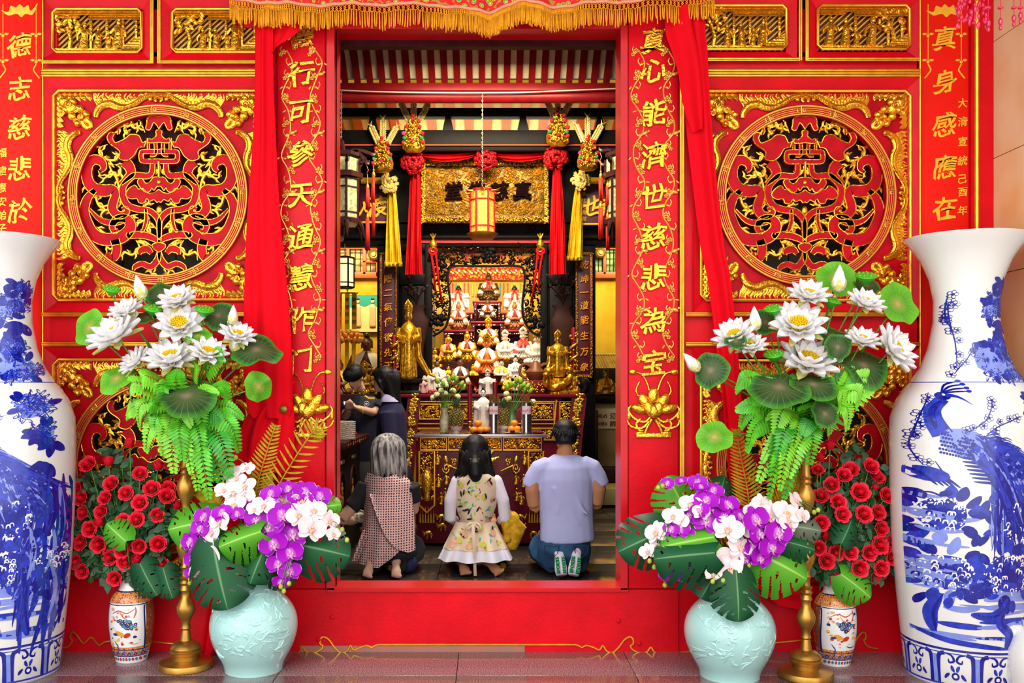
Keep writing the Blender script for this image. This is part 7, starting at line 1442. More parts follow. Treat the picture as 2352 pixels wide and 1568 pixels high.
# gilded headdress ornaments
POM = [mat('pompom_red', '#B80E1E', .9), mat('pompom_green', '#0E7A3A', .9), mat('pompom_pink', '#D02A78', .9)]
def headdress(px, py, s_, y, label):
 c = P(px, py, y); k = 1 / S(y); root = thing('gilt_headdress', label, 'ornament', c - Vector((0, 0, 36 * s_ * k)), 'gilt headdress ornaments'); rs = random.Random(int(px)); m = MB(); W = lambda a, b_, d=0: c + Vector((a * s_ * k, d, -b_ * s_ * k))
 m.lathe([(8 * s_ * k, 30 * s_ * k), (18 * s_ * k, 12 * s_ * k), (25 * s_ * k, -12 * s_ * k), (24 * s_ * k, -26 * s_ * k), (14 * s_ * k, -34 * s_ * k)], c, 20, sy=.5)
 for j in range(120): t = rs.uniform(-32, 26); w = interp([(-32, 10), (-12, 17), (12, 25), (26, 23), (34, 14)], t); m.ball(W(rs.uniform(-w, w) * .9, t, -.06 - .04 * rs.random()), (rs.uniform(.010, .024), .012, rs.uniform(.008, .016)), rot=(rs.uniform(0, 3), rs.uniform(0, 3), 0), k=1)
 m.obj('gilt_crown', GOLDD, root, 60)
 for a, l in ((-.42, 46), (0, 52), (.50, 46)):
  m = MB(); b0 = W(sin(a) * 22, -32 - 6 * (a == 0)); d = Vector((sin(a), 0, cos(a))); sd = Vector((cos(a), 0, -sin(a))); L = l * s_ * k; m.tube([b0, b0 + d * L], [.012, .008], 5)
  for j in range(12):
   for e in (-1, 1): q = b0 + d * L * (j + 1) / 13; m.ball(q + sd * e * .020, (.022, .006, .008), rot=(0, a * 1 + e * .8, 0), k=1)
  for e in (-1, 1): m.tube([b0 + d * L, b0 + d * (L + .04) + sd * e * .03], [.01, .004], 5)
  m.ball(b0 + d * L, (.02, .01, .02), k=1); m.obj('plume', mat('plume_gold', '#D8C070', .4, .5, var=.3, vscale=50), root, 60)
 for a, b_, cidx in ((0, -40, 0), (-2, -32, 0), (-14, -16, 0), (14, -16, 0), (-20, -2, 2), (20, -2, 0), (-18, 8, 1), (18, 8, 1), (-20, 18, 0), (20, 16, 0), (0, 14, 0), (12, -28, 0)):
  m = MB(); m.ball(W(a, b_, -.09), .022 * s_, k=1); m.obj('pompom', POM[cidx], root, 180)
headdress(879, 362, 1.0, 4.22, 'gilt headdress with three plumes at the left, above the yellow drape'); headdress(950, 314, 1.08, 4.2, 'gilt headdress with three plumes above the left red rosette'); headdress(1281, 300, 1.08, 4.2, 'gilt headdress with three plumes above the right red rosette'); headdress(1350, 358, 1.0, 4.22, 'gilt headdress with three plumes at the right, above the yellow drape')
# purple boards with gold writing
def purple(x0, x1, y0, y1, chars, small, label, tilt):
 y = 4.6; root = thing('inscribed_board', label, 'sign board', P((x0 + x1) / 2, y1, y), 'purple inscribed boards'); m = MB(); B3('', x0, y0, x1, y1, y, y + .04, None, mb=m); m.obj('board', mat('board_purple', '#48101E', .45, var=.1), root); m = MB(); a, c = P(x0, 0, y).x, P(x1, 0, y).x; z = P(0, y0 - 4, y).z; m.tube([(a + .02, y - .02, z), (c - .02, y - .02, z)], .036, 12); m.obj('scroll_roller', YELC, root, 40); m = MB(); z2 = P(0, y1 - 3, y).z; m.tube([(a, y - .01, z2), (c, y - .01, z2)], .012, 8); m.obj('gold_rail', YELC, root, 40)
 for ch, x, yy, h in chars: m = MB(); add_text(m, ch, P(x, yy, y - .008), h, bevel=.02, ext=.03, brush=1.0); m.obj('character', mat('board_gold', '#EEB41E', .4, .3), root, 30)
 for ch, x, yy in small: m = MB(); add_text(m, ch, P(x, yy, y - .006), .055, bevel=.005, ext=.02); m.obj('character', mat('board_gold2', '#C9921E', .4, .3), root, 30)
purple(826, 892, 420, 514, [('渡', 868, 474, .22), ('人', 836, 480, .16)], [], 'purple board with gold characters hanging at the left beam', 0)
purple(1335, 1428, 420, 518, [('也', 1362, 472, .22), ('慈', 1404, 472, .22)], [(c, 1341, 432 + 14 * i) for i, c in enumerate('弟子杜乃貴謝')], 'purple board with gold characters hanging at the right beam', 0)
# red tassels
TAS = mat('tassel_red', '#D8200E', .6, var=.15, vscale=60); TASC = mat('tassel_cord', '#E2501E', .6)
def tassel(px, y0, ys, y, label):
 root = thing('red_tassel', label, 'tassel', P(px, ys[-1][1], y), 'red tassels of the lanterns'); m = MB(); m.tube([P(px, y0, y), P(px, ys[0][0], y)], .004, 5); m.tube([P(px - 2, y0 - 20, y), P(px + 2, y0 - 10, y), P(px - 2, y0, y)], .004, 5); m.obj('cord', TASC, root, 180)
 for a, b_ in ys:
  m = MB(); p = P(px, a, y); m.lathe([(.012, -.02), (.018, 0), (.014, .02), (.006, .035)], p, 10); m.ball(p + Vector((0, 0, .045)), .012, k=1); m.obj('gold_cap', GOLD2, root, 50); m = MB(); rs = random.Random(int(px + a))
  for k in range(26): an = rs.uniform(0, 6.28); r_ = .018 * sqrt(rs.random()); c = p + Vector((r_ * cos(an), r_ * sin(an), -.015)); m.tube([c, c + Vector((rs.uniform(-.01, .01), 0, -(b_ - a) / S(y) * rs.uniform(.9, 1)))], .0035, 4)
  m.obj('strands', TAS, root, 180)
tassel(785, 350, [(386, 435)], 3.5, 'short red tassel at the far left beside the dark lantern'); tassel(844, 400, [(430, 478), (499, 575)], 3.5, 'long double red tassel left of the yellow drape, the outer one'); tassel(858, 380, [(402, 465), (470, 540)], 3.5, 'long double red tassel left of the yellow drape, the inner one'); tassel(1380, 370, [(405, 460), (474, 546)], 3.5, 'long double red tassel at the right, the inner one'); tassel(1396, 380, [(426, 470), (496, 572)], 3.5, 'long double red tassel at the right, the outer one')
# chains, cable and lanterns
CH = mat('chain_steel', '#8C867A', .35, .8)
def chain(px, y0, y1, y, name, label):
 m = MB(); a, b_ = P(px, y0, y), P(px, y1, y); n = int((a - b_).length / .022)
 for k in range(n): p = a.lerp(b_, (k + .5) / n); m.tube([p + Vector((.006 * cos(t) if k % 2 else 0, 0 if k % 2 else .006 * cos(t), .014 * sin(t))) for t in [j * pi / 4 for j in range(8)]], .0026, 4, closed=True, up=(0, 1, .1) if k % 2 else (1, 0, .1))
 tag(m.obj(name, CH, None, 180, loc=b_), label, 'chain')
m = MB(); yc_ = 3.68; m.tube([P(a, b_, yc_) for a, b_ in cr([(700, 204), (780, 207), (850, 210), (940, 212), (1040, 213), (1108, 213), (1200, 212), (1300, 208), (1425, 203), (1520, 200)], 4)], .007, 6); tag(m.obj('cable', mat('cable_grey', '#A59A8C', .6), None, 180, loc=P(1108, 213, yc_)), 'grey cable strung along the red roof beam', 'cable')
chain(1108, 213, 436, 3.66, 'hanging_chain', 'thin chain holding the red hexagonal lantern in the middle'); chain(784, 208, 350, 3.55, 'hanging_chain', 'thin chain holding the dark lantern at the far left')
def lantern(px, y0, y1, w, y, label, fm_, panelm, n=6, group=None, glow=None, power=0, skirt=None, rot=0.0):
 """framed lantern: posts, rails, panels, bulb"""
 k = S(y); H = (y1 - y0) / k; r_ = w / 2 / k; b_ = P(px, y1, y); root = thing('lantern', label, 'lantern', b_, group); A = [rot + 2 * pi * j / n for j in range(n)]; pt = lambda a, rr, z: b_ + Vector((rr * sin(a), -rr * cos(a), z))
 m = MB()
 for a in A: m.tube([pt(a, r_, 0), pt(a, r_, H)], r_ * .085, 6)
 for z in (0, H * .16, H * .78, H): 
  for j in range(n): m.tube([pt(A[j], r_, z), pt(A[(j + 1) % n], r_, z)], r_ * (.1 if z in (0, H) else .06), 6)
 m.lathe([(r_ * 1.12, H), (r_ * .5, H * 1.05), (.01, H * 1.09)], b_, n); m.obj('frame', fm_, root, 40)
 for j in range(n):
  m = MB(); a, c = A[j], A[(j + 1) % n]; m.add([pt(a, r_ * .97, 0), pt(c, r_ * .97, 0), pt(c, r_ * .97, H), pt(a, r_ * .97, H)], [(0, 1, 2, 3)]); m.obj('panel', panelm, root, None)
  if skirt: q = MB(); d = pt((a + c) / 2 if j < n - 1 else a + pi / n, r_ * 1.0, H * .97); o = Vector((d.x - b_.x, d.y - b_.y, 0)).normalized(); q.tube([d, d + o * .05 + Vector((0, 0, .0)), d + o * .085 + Vector((0, 0, .02))], [.03, .02, .004], 5, flat=.4, up=(0, 0, 1)); q.obj('corner_wing', skirt, root, 60)
 if skirt: m = MB(); m.lathe([(r_ * 1.35 * (1 + 0), -.002), (r_ * 1.3, -.012), (r_ * .9, -.055), (.02, -.06)], b_, 24); m.obj('bottom_petals', skirt, root, 60)
 m = MB(); m.ball(pt(0, r_ * .1, H * .55), .032, k=2); m.obj('bulb', glow or mat('bulb_glow', '#FFF3D8', .3, emit=18), root, 180)
 if power: bulb('lantern_light', tuple(pt(0, r_ * .4, H * .55)), power)
 return root
pm_ = mat('lantern_panel_gold', '#E87A1E', .5, col2='#F4C84A', vscale=45, emit=.55, ecol='#E88A20')
lantern(1108, 438, 536, 54, 3.66, 'red hexagonal hanging lantern with gold patterned panels in the middle of the doorway', mat('lantern_red', '#A80E14', .35), pm_, group=None, skirt=mat('lantern_orange', '#D88A2A', .5, var=.2), power=6, rot=.52)
LD = mat('lantern_dark', '#2E0E10', .35, var=.3, vscale=30); LP2 = mat('lantern_painted', '#C9BC92', .4, col2='#6E7A40', vscale=30, emit=.06, ecol='#FFE8B0')
def big_lantern(px, label):
 lantern(px, 412, 505, 66, 3.5, label, LD, LP2, 6, 'large dark painted lanterns', power=3, rot=.26)
 root = [o for o in COL.objects if o.get('label') == label][0]; y = 3.5; m = MB(); rs = random.Random(int(px))
 for (x0, y0, x1, y1) in ((px - 36, 352, px + 36, 360), (px - 42, 398, px + 42, 410), (px - 40, 505, px + 40, 516)): c = P(px, y1, y); w = (x1 - x0) / 2 / S(y); m.lathe([(w, 0), (w, (y1 - y0) / S(y)), (w * .8, (y1 - y0) / S(y) + .01)], c, 6)
 for j in range(6):
  a = .26 + j * pi / 3; w = 36 / S(y); c = P(px, 400, y); m.tube([c + Vector((w * sin(a), -w * cos(a), 0)), c + Vector((w * sin(a), -w * cos(a), .14))], .012, 6); q = c + Vector((w * 1.2 * sin(a), -w * 1.2 * cos(a), .12)); m.tube(cr([c + Vector((w * sin(a), -w * cos(a), .1)), q + Vector((0, 0, -.02)), q + Vector((sin(a) * .04, -cos(a) * .04, .03))], 3), [.02] * 3 + [.016, .012, .008, .004], 6)
  e = P(px, 512, y) + Vector((w * sin(a), -w * cos(a), 0)); m.tube(cr([e, e + Vector((sin(a) * .03, -cos(a) * .03, -.06)), e + Vector((sin(a) * .05, -cos(a) * .05, -.15))], 3), [.022] * 3 + [.02, .014, .008, .004], 6)
 for tx, ty in (((844, 380), (858, 360), (785, 330)) if px < 1000 else ((1380, 350), (1396, 360))): m.tube(cr([P(px, 356, y), P((px + tx) / 2, 346, y), P(tx, ty - 4, y), P(tx + (4 if tx > px else -4), ty - 12, y)], 4), [.022] * 9 + [.016, .012, .009, .006], 6)
 m.obj('canopy', LD, root, 40); m = MB(); c = P(px, 398, y); w = 33 / S(y); m.lathe([(w, .005), (w, .13)], c, 6, cap=False); m.obj('upper_panel', LP2, root, None)
 for j in range(40): pass
big_lantern(792, 'large dark wooden lantern with painted panels at the left edge of the doorway'); big_lantern(1426, 'large dark wooden lantern with painted panels behind the right door jamb')
lantern(792, 592, 660, 42, 4.62, 'small black lantern with lit panels hanging low at the left', BLK, mat('lantern_white', '#F8E8C8', .4, emit=.28, ecol='#FFE0A8'), 6, power=3, rot=.52); chain(792, 560, 586, 4.62, 'hanging_chain', 'short brass chain above the small black lantern at the left')
m = MB(); c = P(783, 548, 3.5); m.tube([c, P(783, 505, 3.5)], .003, 5); m.tube([c + Vector((0, -.004, 0)), c + Vector((0, .004, 0))], .03, 20, up=(1, 0, 0)); tag(m.obj('metal_disc', mat('disc_brass', '#7A6A3A', .5, .5), None, 40, loc=c), 'small round metal disc hanging below the left dark lantern', 'disc'); 

# ---------------------------------------------------------------- what shows through the side openings
def grille(x0, x1, label, n, light):
 y = 7.2; root = thing('window_grille', label, 'window', P((x0 + x1) / 2, 634, y)); m = MB(); B3('', x0, 570, x1, 632, y + .02, y + .03, None, mb=m, bev=.001); m.obj('pane', mat('pane_' + light[1:], light, .6, emit=.06, col2='#3A3426', vscale=7, ecol=light), root, None)
 m = MB()
 for q in ((x0, 566, x1, 572), (x0, 624, x1, 638), (x0, 566, x0 + 5, 636), (x1 - 5, 566, x1, 636), (x0 + (x1 - x0) * .30, 570, x0 + (x1 - x0) * .30 + 7, 630), (x0 + (x1 - x0) * .66, 570, x0 + (x1 - x0) * .66 + 8, 630), (x0 + (x1 - x0) * .66, 598, x1, 603)): B3('', *q, y - .03, y + .02, None, mb=m)
 m.obj('frame', ORNG, root); m = MB()
 for k in range(9): x = lerp(x0, x1, (k + .5) / 9); m.tube([P(x, 572, y), P(x, 628, y)], .005, 5)
 for k in range(4): z = 580 + k * 14; m.tube([P(x0, z, y), P(x1, z, y)], .004, 5)
 m.obj('bars', BLK, root)
grille(764, 868, 'orange framed grille window behind the left lantern', 9, '#F0C070'); grille(1362, 1440, 'orange framed grille window behind the right couplet', 7, '#8FC26A')
for x, y_, r_, w in ((858, 584, 13, 'left'), (1380, 580, 12, 'right')):
 c = P(x, y_, 7.12); root = thing('gong', f'round brass gong hanging before the {w} grille window', 'gong', c, 'brass gongs'); m = MB(); k = r_ / S(7.12); prof_ = [(.001, .03), (k * .35, .03), (k * .45, .01), (k * .7, .018), (k, 0), (k, -.02)]; m.lathe(prof_, (0, 0, 0), 24, cap=False); m.V = [Vector((v.x, -v.z, v.y)) + c for v in m.V]; m.obj('disc', mat('gong_brass', '#9A8440', .4, .7), root, 50); m = MB(); m.tube([c + Vector((0, 0, k)), c + Vector((0, 0, k + .1))], .004, 5); m.obj('cord', TASC, root, 180)
# picture of two robed figures
pf = thing('framed_picture', 'framed picture of two robed figures with haloes on the yellow wall at the left', 'picture', P(838, 764, 7.2)); yy = 7.2
m = MB(); B3('', 798, 678, 880, 764, yy, yy + .03, None, mb=m, bev=.002); m.obj('frame', mat('frame_dark', '#2A3A2A', .5), pf); m = MB(); B3('', 800, 680, 878, 762, yy - .006, yy, None, mb=m, bev=.001); m.obj('sheet', mat('picture_cream', '#F2DE9A', .5, col2='#EED48A', vscale=4), pf, None); m = MB(); q = cr([(800, 681), (878, 681), (878, 702), (866, 704), (852, 698), (838, 704), (824, 700), (812, 706), (800, 702)], 2, True); m.prism([(P(a, b_, yy).x, P(a, b_, yy).z) for a, b_ in q], yy - .010, yy - .006); m.obj('painted_sky', mat('picture_teal', '#1FA09A', .5), pf, None)
for x in (822, 856): 
 m = MB(); B_ = P(x, 752, yy - .012); k = 1 / S(yy); m.lathe([(7 * k, 0), (8 * k, 6 * k), (6.5 * k, 34 * k), (7.5 * k, 46 * k), (3 * k, 54 * k)], B_, 12, sy=.15); m.obj('painted_robe', mat('picture_robe', '#EDB27E', .5), pf, 180); m = MB(); m.ball(B_ + Vector((0, -.004, 60 * k)), (4.6 * k, .01, 5.6 * k)); m.obj('painted_face', mat('picture_skin', '#E8BE8E', .5), pf, 180); m = MB(); m.ball(B_ + Vector((0, .006, 58 * k)), (9.5 * k, .004, 11 * k)); m.obj('painted_halo', mat('picture_halo', '#F6E7B0', .5), pf, 180); m = MB(); m.ball(B_ + Vector((0, -.008, 65 * k)), (4.4 * k, .008, 3 * k)); m.obj('painted_hair', SK, pf, 180)
# lotus lamp with hanging yellow scrolls
ll = thing('lotus_lamp', 'yellow and orange lotus lamp hung with yellow scroll strips at the far left', 'lamp', P(797, 850, 5.9)); yy = 5.9; LY = mat('lotus_yellow', '#F2B61E', .5, col2='#E8742A', vscale=16)
m = MB(); c = P(798, 770, yy)
for j, (n_, r_, z, t) in enumerate(((14, .11, .03, .5), (14, .15, -.01, .9), (14, .16, -.06, 1.3))):
 for k in range(n_): a = 2 * pi * (k + j * .5) / n_; m.ball(c + Vector((r_ * cos(a), r_ * sin(a), z)), (.05, .03, .03), rot=(0, -t * .6, a), k=1)
m.obj('lotus_petals', LY, ll, 60); m = MB(); m.ball(c + Vector((0, 0, .05)), (.08, .08, .025)); m.obj('lotus_heart', mat('lotus_green', '#3E7A2A', .6), ll, 180); SCR_ = mat('scroll_yellow', '#E6B42A', .6, var=.12, vscale=8)
for k, x in enumerate((779, 797, 813)):
 m = MB(); B3('', x - 5, 672, x + 6, 756, yy + .05 * (k % 2), yy + .05 * (k % 2) + .01, None, mb=m, bev=.001); s_ = m.obj('scroll_strip', SCR_, ll, None); m = MB(); rs = random.Random(k)
 for j, ch in enumerate('南無阿弥'): add_text(m, ch, P(x, 688 + j * 17, yy + .05 * (k % 2) - .004), .055, bevel=0, ext=.01)
 m.obj('lettering', mat('ink_brown', '#5A3A12', .7), s_, None)
 m = MB(); B3('', x - 5, 786, x + 4, 846, yy + .05 * (k % 2), yy + .05 * (k % 2) + .01, None, mb=m, bev=.001); m.obj('scroll_strip', SCR_, ll, None)
m = MB(); m.tube([P(798, 650, yy), P(798, 672, yy)], .01, 6); m.tube([P(770, 672, yy), P(822, 672, yy)], .012, 6); m.obj('hanger', GOLDD, ll)
statue(843, 905, 142, 6.0, 'white-caped statue with a dark topknot on the left side altar', SBR, SBR, SK, CW, None, None, group='statues of the side altars'); statue(838, 912, 78, 5.6, 'small seated gold statue with a gold halo in front of the white-caped one', SG, SG, SG, None, None, SG, crown=SG, halo=SG, group='statues of the side altars'); statue(780, 915, 92, 5.4, 'statue in a cream shawl at the far left behind the student', SBR, SBR, SK, CY, None, None, group='statues of the side altars')
m = MB(); B3('', 700, 905, 866, 1200, 5.2, 6.6, None, mb=m); tag(m.obj('side_altar', MARD, None, loc=(P(790, 0, 5.9).x, 5.9, ZF)), 'dark side altar at the left behind the students', 'altar')
m = MB(); cc = P(796, 1020, 5.15); 
# right side altar with its little roof
sr = thing('side_shrine', 'dark roofed side shrine holding gold figures behind the right couplet', 'shrine', (P(1400, 0, 6.2).x, 6.2, ZF)); m = MB(); B3('', 1360, 912, 1450, 926, 5.9, 6.9, None, mb=m); m.obj('shelf', BLK, sr); m = MB(); B3('', 1360, 926, 1450, 1080, 5.95, 6.9, None, mb=m); m.obj('stone_base', mat('base_stone', '#8A7A4A', .5, col2='#A8925A', vscale=5), sr); B3('niche', 1360, 845, 1450, 912, 6.7, 6.9, BLKP, sr)
for x in (1364, 1420): B3('post', x - 5, 845, x + 5, 912, 6.0, 6.1, BLKP, sr)
m = MB(); a, c = P(1350, 846, 5.9), P(1450, 816, 6.5); m.grid(lambda u, v: (lerp(a.x, c.x, u), lerp(a.y, c.y, v), lerp(a.z, c.z, v) + .012 * abs(sin(u * 60))), 120, 3); m.tube([Vector((a.x, c.y, c.z)), c], .03, 8); m.obj('tiled_roof', mat('roof_tile', '#7A6020', .5, .2, var=.2), sr, 60)
statue(1392, 910, 62, 6.0, 'gold statue in a yellow cape in the right side shrine', SG, SG, SK, CY, RB, None, crown=SG, group='statues of the side altars'); statue(1424, 910, 48, 6.05, 'small orange-caped gold statue beside the right door jamb', SG, SG, SG, CR2, None, None, group='statues of the side altars'); statue(1368, 910, 40, 6.05, 'small gold statue at the left of the side shrine', SG, SG, SG, None, None, None, group='statues of the side altars')
ts = thing('name_sign', 'cream name sign with dark red Thai and Chinese writing behind the kneeling man', 'sign', P(1400, 984, 5.92)); m = MB(); B3('', 1352, 938, 1440, 984, 5.925, 5.955, None, mb=m, bev=.003); m.obj('board', mat('sign_cream', '#EFE2BE', .6), ts, None)
SI = mat('sign_ink', '#7A1418', .6)
for tx, x, y_, h in (('อรหันต์', 1378, 955, .058), ('漢羅', 1415, 955, .075), ('แนจ้อซือ', 1376, 972, .058), ('師祖', 1415, 973, .075)): m = MB(); add_text(m, tx, P(x, y_, 5.92), h, bevel=0.012, ext=.01); m.obj('lettering', SI, ts, None)
for k, (y0, y1, ya) in enumerate(((1076, 1118, 5.6), (1122, 1160, 5.0))): m = MB(); B3('', 1372, y0, 1560, y1, ya, ya + .7, None, mb=m); tag(m.obj('altar_step', [MARD, mat('step_gold', '#8A7A40', .4)][k], None, loc=(P(1400, 0, ya).x, ya, ZF)), ['dark maroon step below the right side shrine', 'lower brown step in front of the right side shrine'][k], 'step')
# counter at the left with a woven tray
ct = thing('counter', 'dark wooden counter with carved oval panels at the left of the doorway', 'counter', (-1.25, 2.2, ZF)); y0_, y1_ = 1.55, 2.9
xr = P(826, 0, 2.3).x; m = MB(); zc = P(0, 1006, 2.1).z; m.bbox((xr - .55, 2.25, zc - .03), (1.1, 1.4, .06), .012); m.obj('top', MARD, ct); m = MB(); m.bbox((xr - .58, 2.25, (zc - .06 + ZF) / 2), (1.0, 1.3, zc - .06 - ZF), .01); m.obj('body', BLKP, ct)
for yy, nm in ((1.85, 1), (2.45, 2)):
 m = MB(); m.tube([(xr - .078, yy + .17 * cos(t * pi / 12), lerp(ZF, zc, .5) + .22 * sin(t * pi / 12)) for t in range(24)], .014, 6, closed=True, up=(1, 0, 0)); m.obj('oval_moulding', MARD, ct); m = MB(); rs = random.Random(nm)
 for j in range(30): a = rs.uniform(0, 6.3); q = sqrt(rs.random()); m.ball((xr - .074, yy + .07 * q * cos(a), lerp(ZF, zc, .5) + .13 * q * sin(a)), (.008, .016, .02), k=1)
 m.obj('gilt_flower', mat('counter_gold', '#D89A2A', .4, .5), ct, 60); m = MB(); m.bbox((xr - .07, yy, lerp(ZF, zc, .82)), (.02, .14, .03), .006); m.obj('handle', mat('counter_handle', '#A89A8A', .4, .5), ct)
m = MB(); 
for j in range(9): add_text(m, '福壽', (xr + .002, 1.7 + j * .12, zc - .03), .03, bevel=0, ext=.02, R=Matrix.Rotation(pi / 2, 3, 'Z')) if j in (2, 5) else m.ball((xr, 1.7 + j * .12, zc - .03), (.004, .03, .008), k=1)
m.obj('gilt_trim', mat('counter_gold', '#D89A2A', .4, .5), ct, 60)
wt = MB(); c = P(785, 1000, 1.9); c.z = zc
for j in range(18): 
 z = c.z + .008 + j * .0075; wt.tube([c + Vector((.10 * cos(t * pi / 12) * (1 + .02 * (j % 2)), .085 * sin(t * pi / 12), z - c.z + .002 * sin(t * 4 + j * pi))) for t in range(24)], .0052, 5, closed=True, up=(0, 0, 1))
tag(wt.obj('woven_basket', mat('wicker', '#B5A48C', .8, var=.3, vscale=60), None, 60, loc=c), 'pale woven basket on the dark counter at the left', 'basket'); c2 = P(812, 1000, 1.9); c2.z = zc; m = MB(); m.lathe([(.016, 0), (.022, .05), (.026, .055), (.02, .055), (.015, .01)], c2, 18); tag(m.obj('plastic_cup', mat('cup_red', '#E0523A', .4), None, 40, loc=c2), 'small red plastic cup beside the woven basket', 'cup')
# ---------------------------------------------------------------- people
def grown(mb, name, m, parent, vox=.009, it=6, disp=0.0):
 """melt overlapping volumes into one continuous skin"""
 o = mb.obj('t', m, parent, None); md = o.modifiers.new('r', 'REMESH'); md.mode = 'VOXEL'; md.voxel_size = vox; s = o.modifiers.new('s', 'SMOOTH'); s.iterations = it; s.factor = .5
 dg = bpy.context.evaluated_depsgraph_get(); dg.update(); me = bpy.data.meshes.new_from_object(o.evaluated_get(dg)); old = o.data; o.modifiers.clear(); o.data = me; bpy.data.meshes.remove(old)
 me.name = name; o.name = name; ROOTM[o.name] = ROOTM[parent.name]; me.polygons.foreach_set('use_smooth', [True] * len(me.polygons)); return o
SKIN = mat('skin', '#B9805A', .5, var=.05, vscale=10, spec=.3); SKINP = mat('skin_pale', '#D2A488', .5, var=.05, spec=.3); HAIRB = mat('hair_black', '#0C0909', .55, var=.4, vscale=60, spec=.3); HAIRG = mat('hair_grey', '#C2BDB6', .5, col2='#4A4644', vscale=9, stretch=(6, 6, 1.2), spec=.4)
NAVY = mat('navy_cloth', '#14142C', .8, var=.1); BLKC = mat('black_cloth', '#15141A', .85); JEAN = mat('denim', '#1E4A70', .8, var=.3, vscale=9, bump=.3, bscale=200); TEE = mat('pale_blue_tee', '#B4B8E6', .85, var=.04, vscale=5, bump=.25, bscale=14); EYEM = mat('eye_dark', '#120C0A', .3)
def frame_(f, up=(0, 0, 1)):
 f = Vector(f).normalized(); r = f.cross(Vector(up)).normalized(); u = r.cross(f); return r, f, u
def head(mb, c, s, f):
 """skull, jaw, nose, brow, ears; s = head height; f = where the face looks"""
 r, f, u = frame_(f); W = lambda a, b, d: c + (r * a + f * b + u * d) * s; R = Matrix((r, f, u)).transposed().to_euler()
 mb.ball(W(0, -.03, .10), (.33 * s, .39 * s, .38 * s), rot=R); mb.ball(W(0, .12, -.16), (.25 * s, .27 * s, .30 * s), rot=R); mb.ball(W(0, .25, -.36), (.12 * s, .11 * s, .10 * s), rot=R); mb.tube([W(0, .36, .08), W(0, .45, -.10), W(0, .36, -.14)], [.035 * s, .06 * s, .05 * s], 6); mb.ball(W(0, .33, -.24), (.10 * s, .05 * s, .045 * s), rot=R)
 for e in (-1, 1): mb.ball(W(e * .33, -.03, -.02), (.045 * s, .08 * s, .13 * s), rot=R)
 mb.tube([W(0, -.06, -.2), W(0, -.12, -.62)], [.19 * s, .21 * s], 10)
 def eyes(root):
  m = MB()
  for e in (-1, 1): m.ball(W(e * .14, .345, .02), (.055 * s, .02 * s, .02 * s), rot=R, k=1); m.tube([W(e * .06, .37, .11), W(e * .22, .32, .11)], .016 * s, 5)
  m.obj('eyes', EYEM, root, 60); m = MB(); m.ball(W(0, .375, -.25), (.09 * s, .02 * s, .022 * s), rot=R, k=1); m.obj('lips', mat('lips', '#A85A50', .5), root, 60)
 return W, eyes
def hand(mb, w, d, n, s=.085, curl=.5, side=1):
 """palm, four bent fingers and a thumb leaving the side of the palm"""
 d = Vector(d).normalized(); n = Vector(n).normalized(); t = d.cross(n).normalized() * side; P_ = lambda a, b, c: w + d * a * s + t * b * s + n * c * s
 mb.tube([P_(0, 0, 0), P_(.5, .05, 0), P_(1.0, 0, 0)], [.034, .042, .038], 8, flat=.5, up=n)
 for k, (o, l) in enumerate(((-.36, .78), (-.12, .95), (.13, 1.0), (.36, .88))):
  b = [P_(.95, o, 0)]; a = .3
  for j in range(3): a += curl * .8; q = b[-1] + (d * cos(a) - n * -sin(a)) * l * s * (.45, .33, .25)[j]; b.append(q)
  mb.tube(b, [.0098, .0095, .009, .0075], 6)
 mb.tube([P_(.2, .4, 0), P_(.55, .72, .18), P_(.85, .72, .42)], [.012, .0105, .009], 6)
def strands(mb, pts_fn, n, r0=.004, r1=.0015, seg=7):
 for k in range(n): q = [pts_fn(k / n, j / (seg - 1)) for j in range(seg)]; mb.tube(q, [lerp(r0, r1, j / (seg - 1)) for j in range(seg)], 4)
def person(label, loc, group=None): return thing('person', label, 'person', loc, group)
def foot(mb, heel, toe, w, up=(0, 0, 1)):
 a, b = Vector(heel), Vector(toe); mb.tube([a, a.lerp(b, .35), a.lerp(b, .75), b], [w * .75, w * .72, w, w * .75], 9, flat=.62, up=up); sd = (b - a).normalized().cross(Vector(up))
 for k in range(5): mb.ball(b + sd * w * (k - 2) * .38 + (b - a).normalized() * (.012 - .004 * abs(k - 1)), w * (.30 if k else .42), k=1)
Q = lambda px, py, y: P(px, py, y)
KF = ZF
def legs_kneel(mb, xs, yb, hipz, r_h, r_k, spread, toe_r=None, yf=.5):
 for e, x in xs:
  hip = Vector((x * .9, yb + .10, hipz)); kn = Vector((x + e * spread, yb + yf, KF + r_k)); an = Vector((x, yb - .02, KF + .075)); mb.tube([hip, hip.lerp(kn, .5), kn], [r_h, r_h * .95, r_k * 1.1], 10); mb.tube([kn, kn.lerp(an, .5), an], [r_k, r_k * .9, r_k * .65], 10)
# --- grey-haired woman
y = 1.42; cx = Q(893, 1200, y).x; pr = person('kneeling person with grey bobbed hair in a pink dotted vest over black, at the left', (cx, y, KF)); hc = Q(884, 1042, y + .02); b = MB(); HW, ey = head(b, hc, .23, (-.86, .5, -.05))
sh = Q(840, 1118, y); b.tube([Q(893, 1104, y), Q(893, 1160, y), Q(893, 1240, y)], [.07, .08, .09], 12, flat=.7); b.tube([sh, Q(806, 1168, y - .03), Q(786, 1192, y - .04)], [.052, .045, .04], 9); b.tube([Q(786, 1192, y - .04), Q(806, 1196, y + .10), Q(826, 1192, y + .20)], [.042, .036, .026], 9); hand(b, Q(826, 1192, y + .20), (.6, .8, .15), (0, .2, 1), curl=.6)
b.tube([Q(945, 1118, y), Q(950, 1170, y + .1), Q(930, 1190, y + .28)], [.05, .042, .03], 9); hand(b, Q(930, 1190, y + .28), (-.5, .8, .1), (0, .2, 1), curl=.6, side=-1)
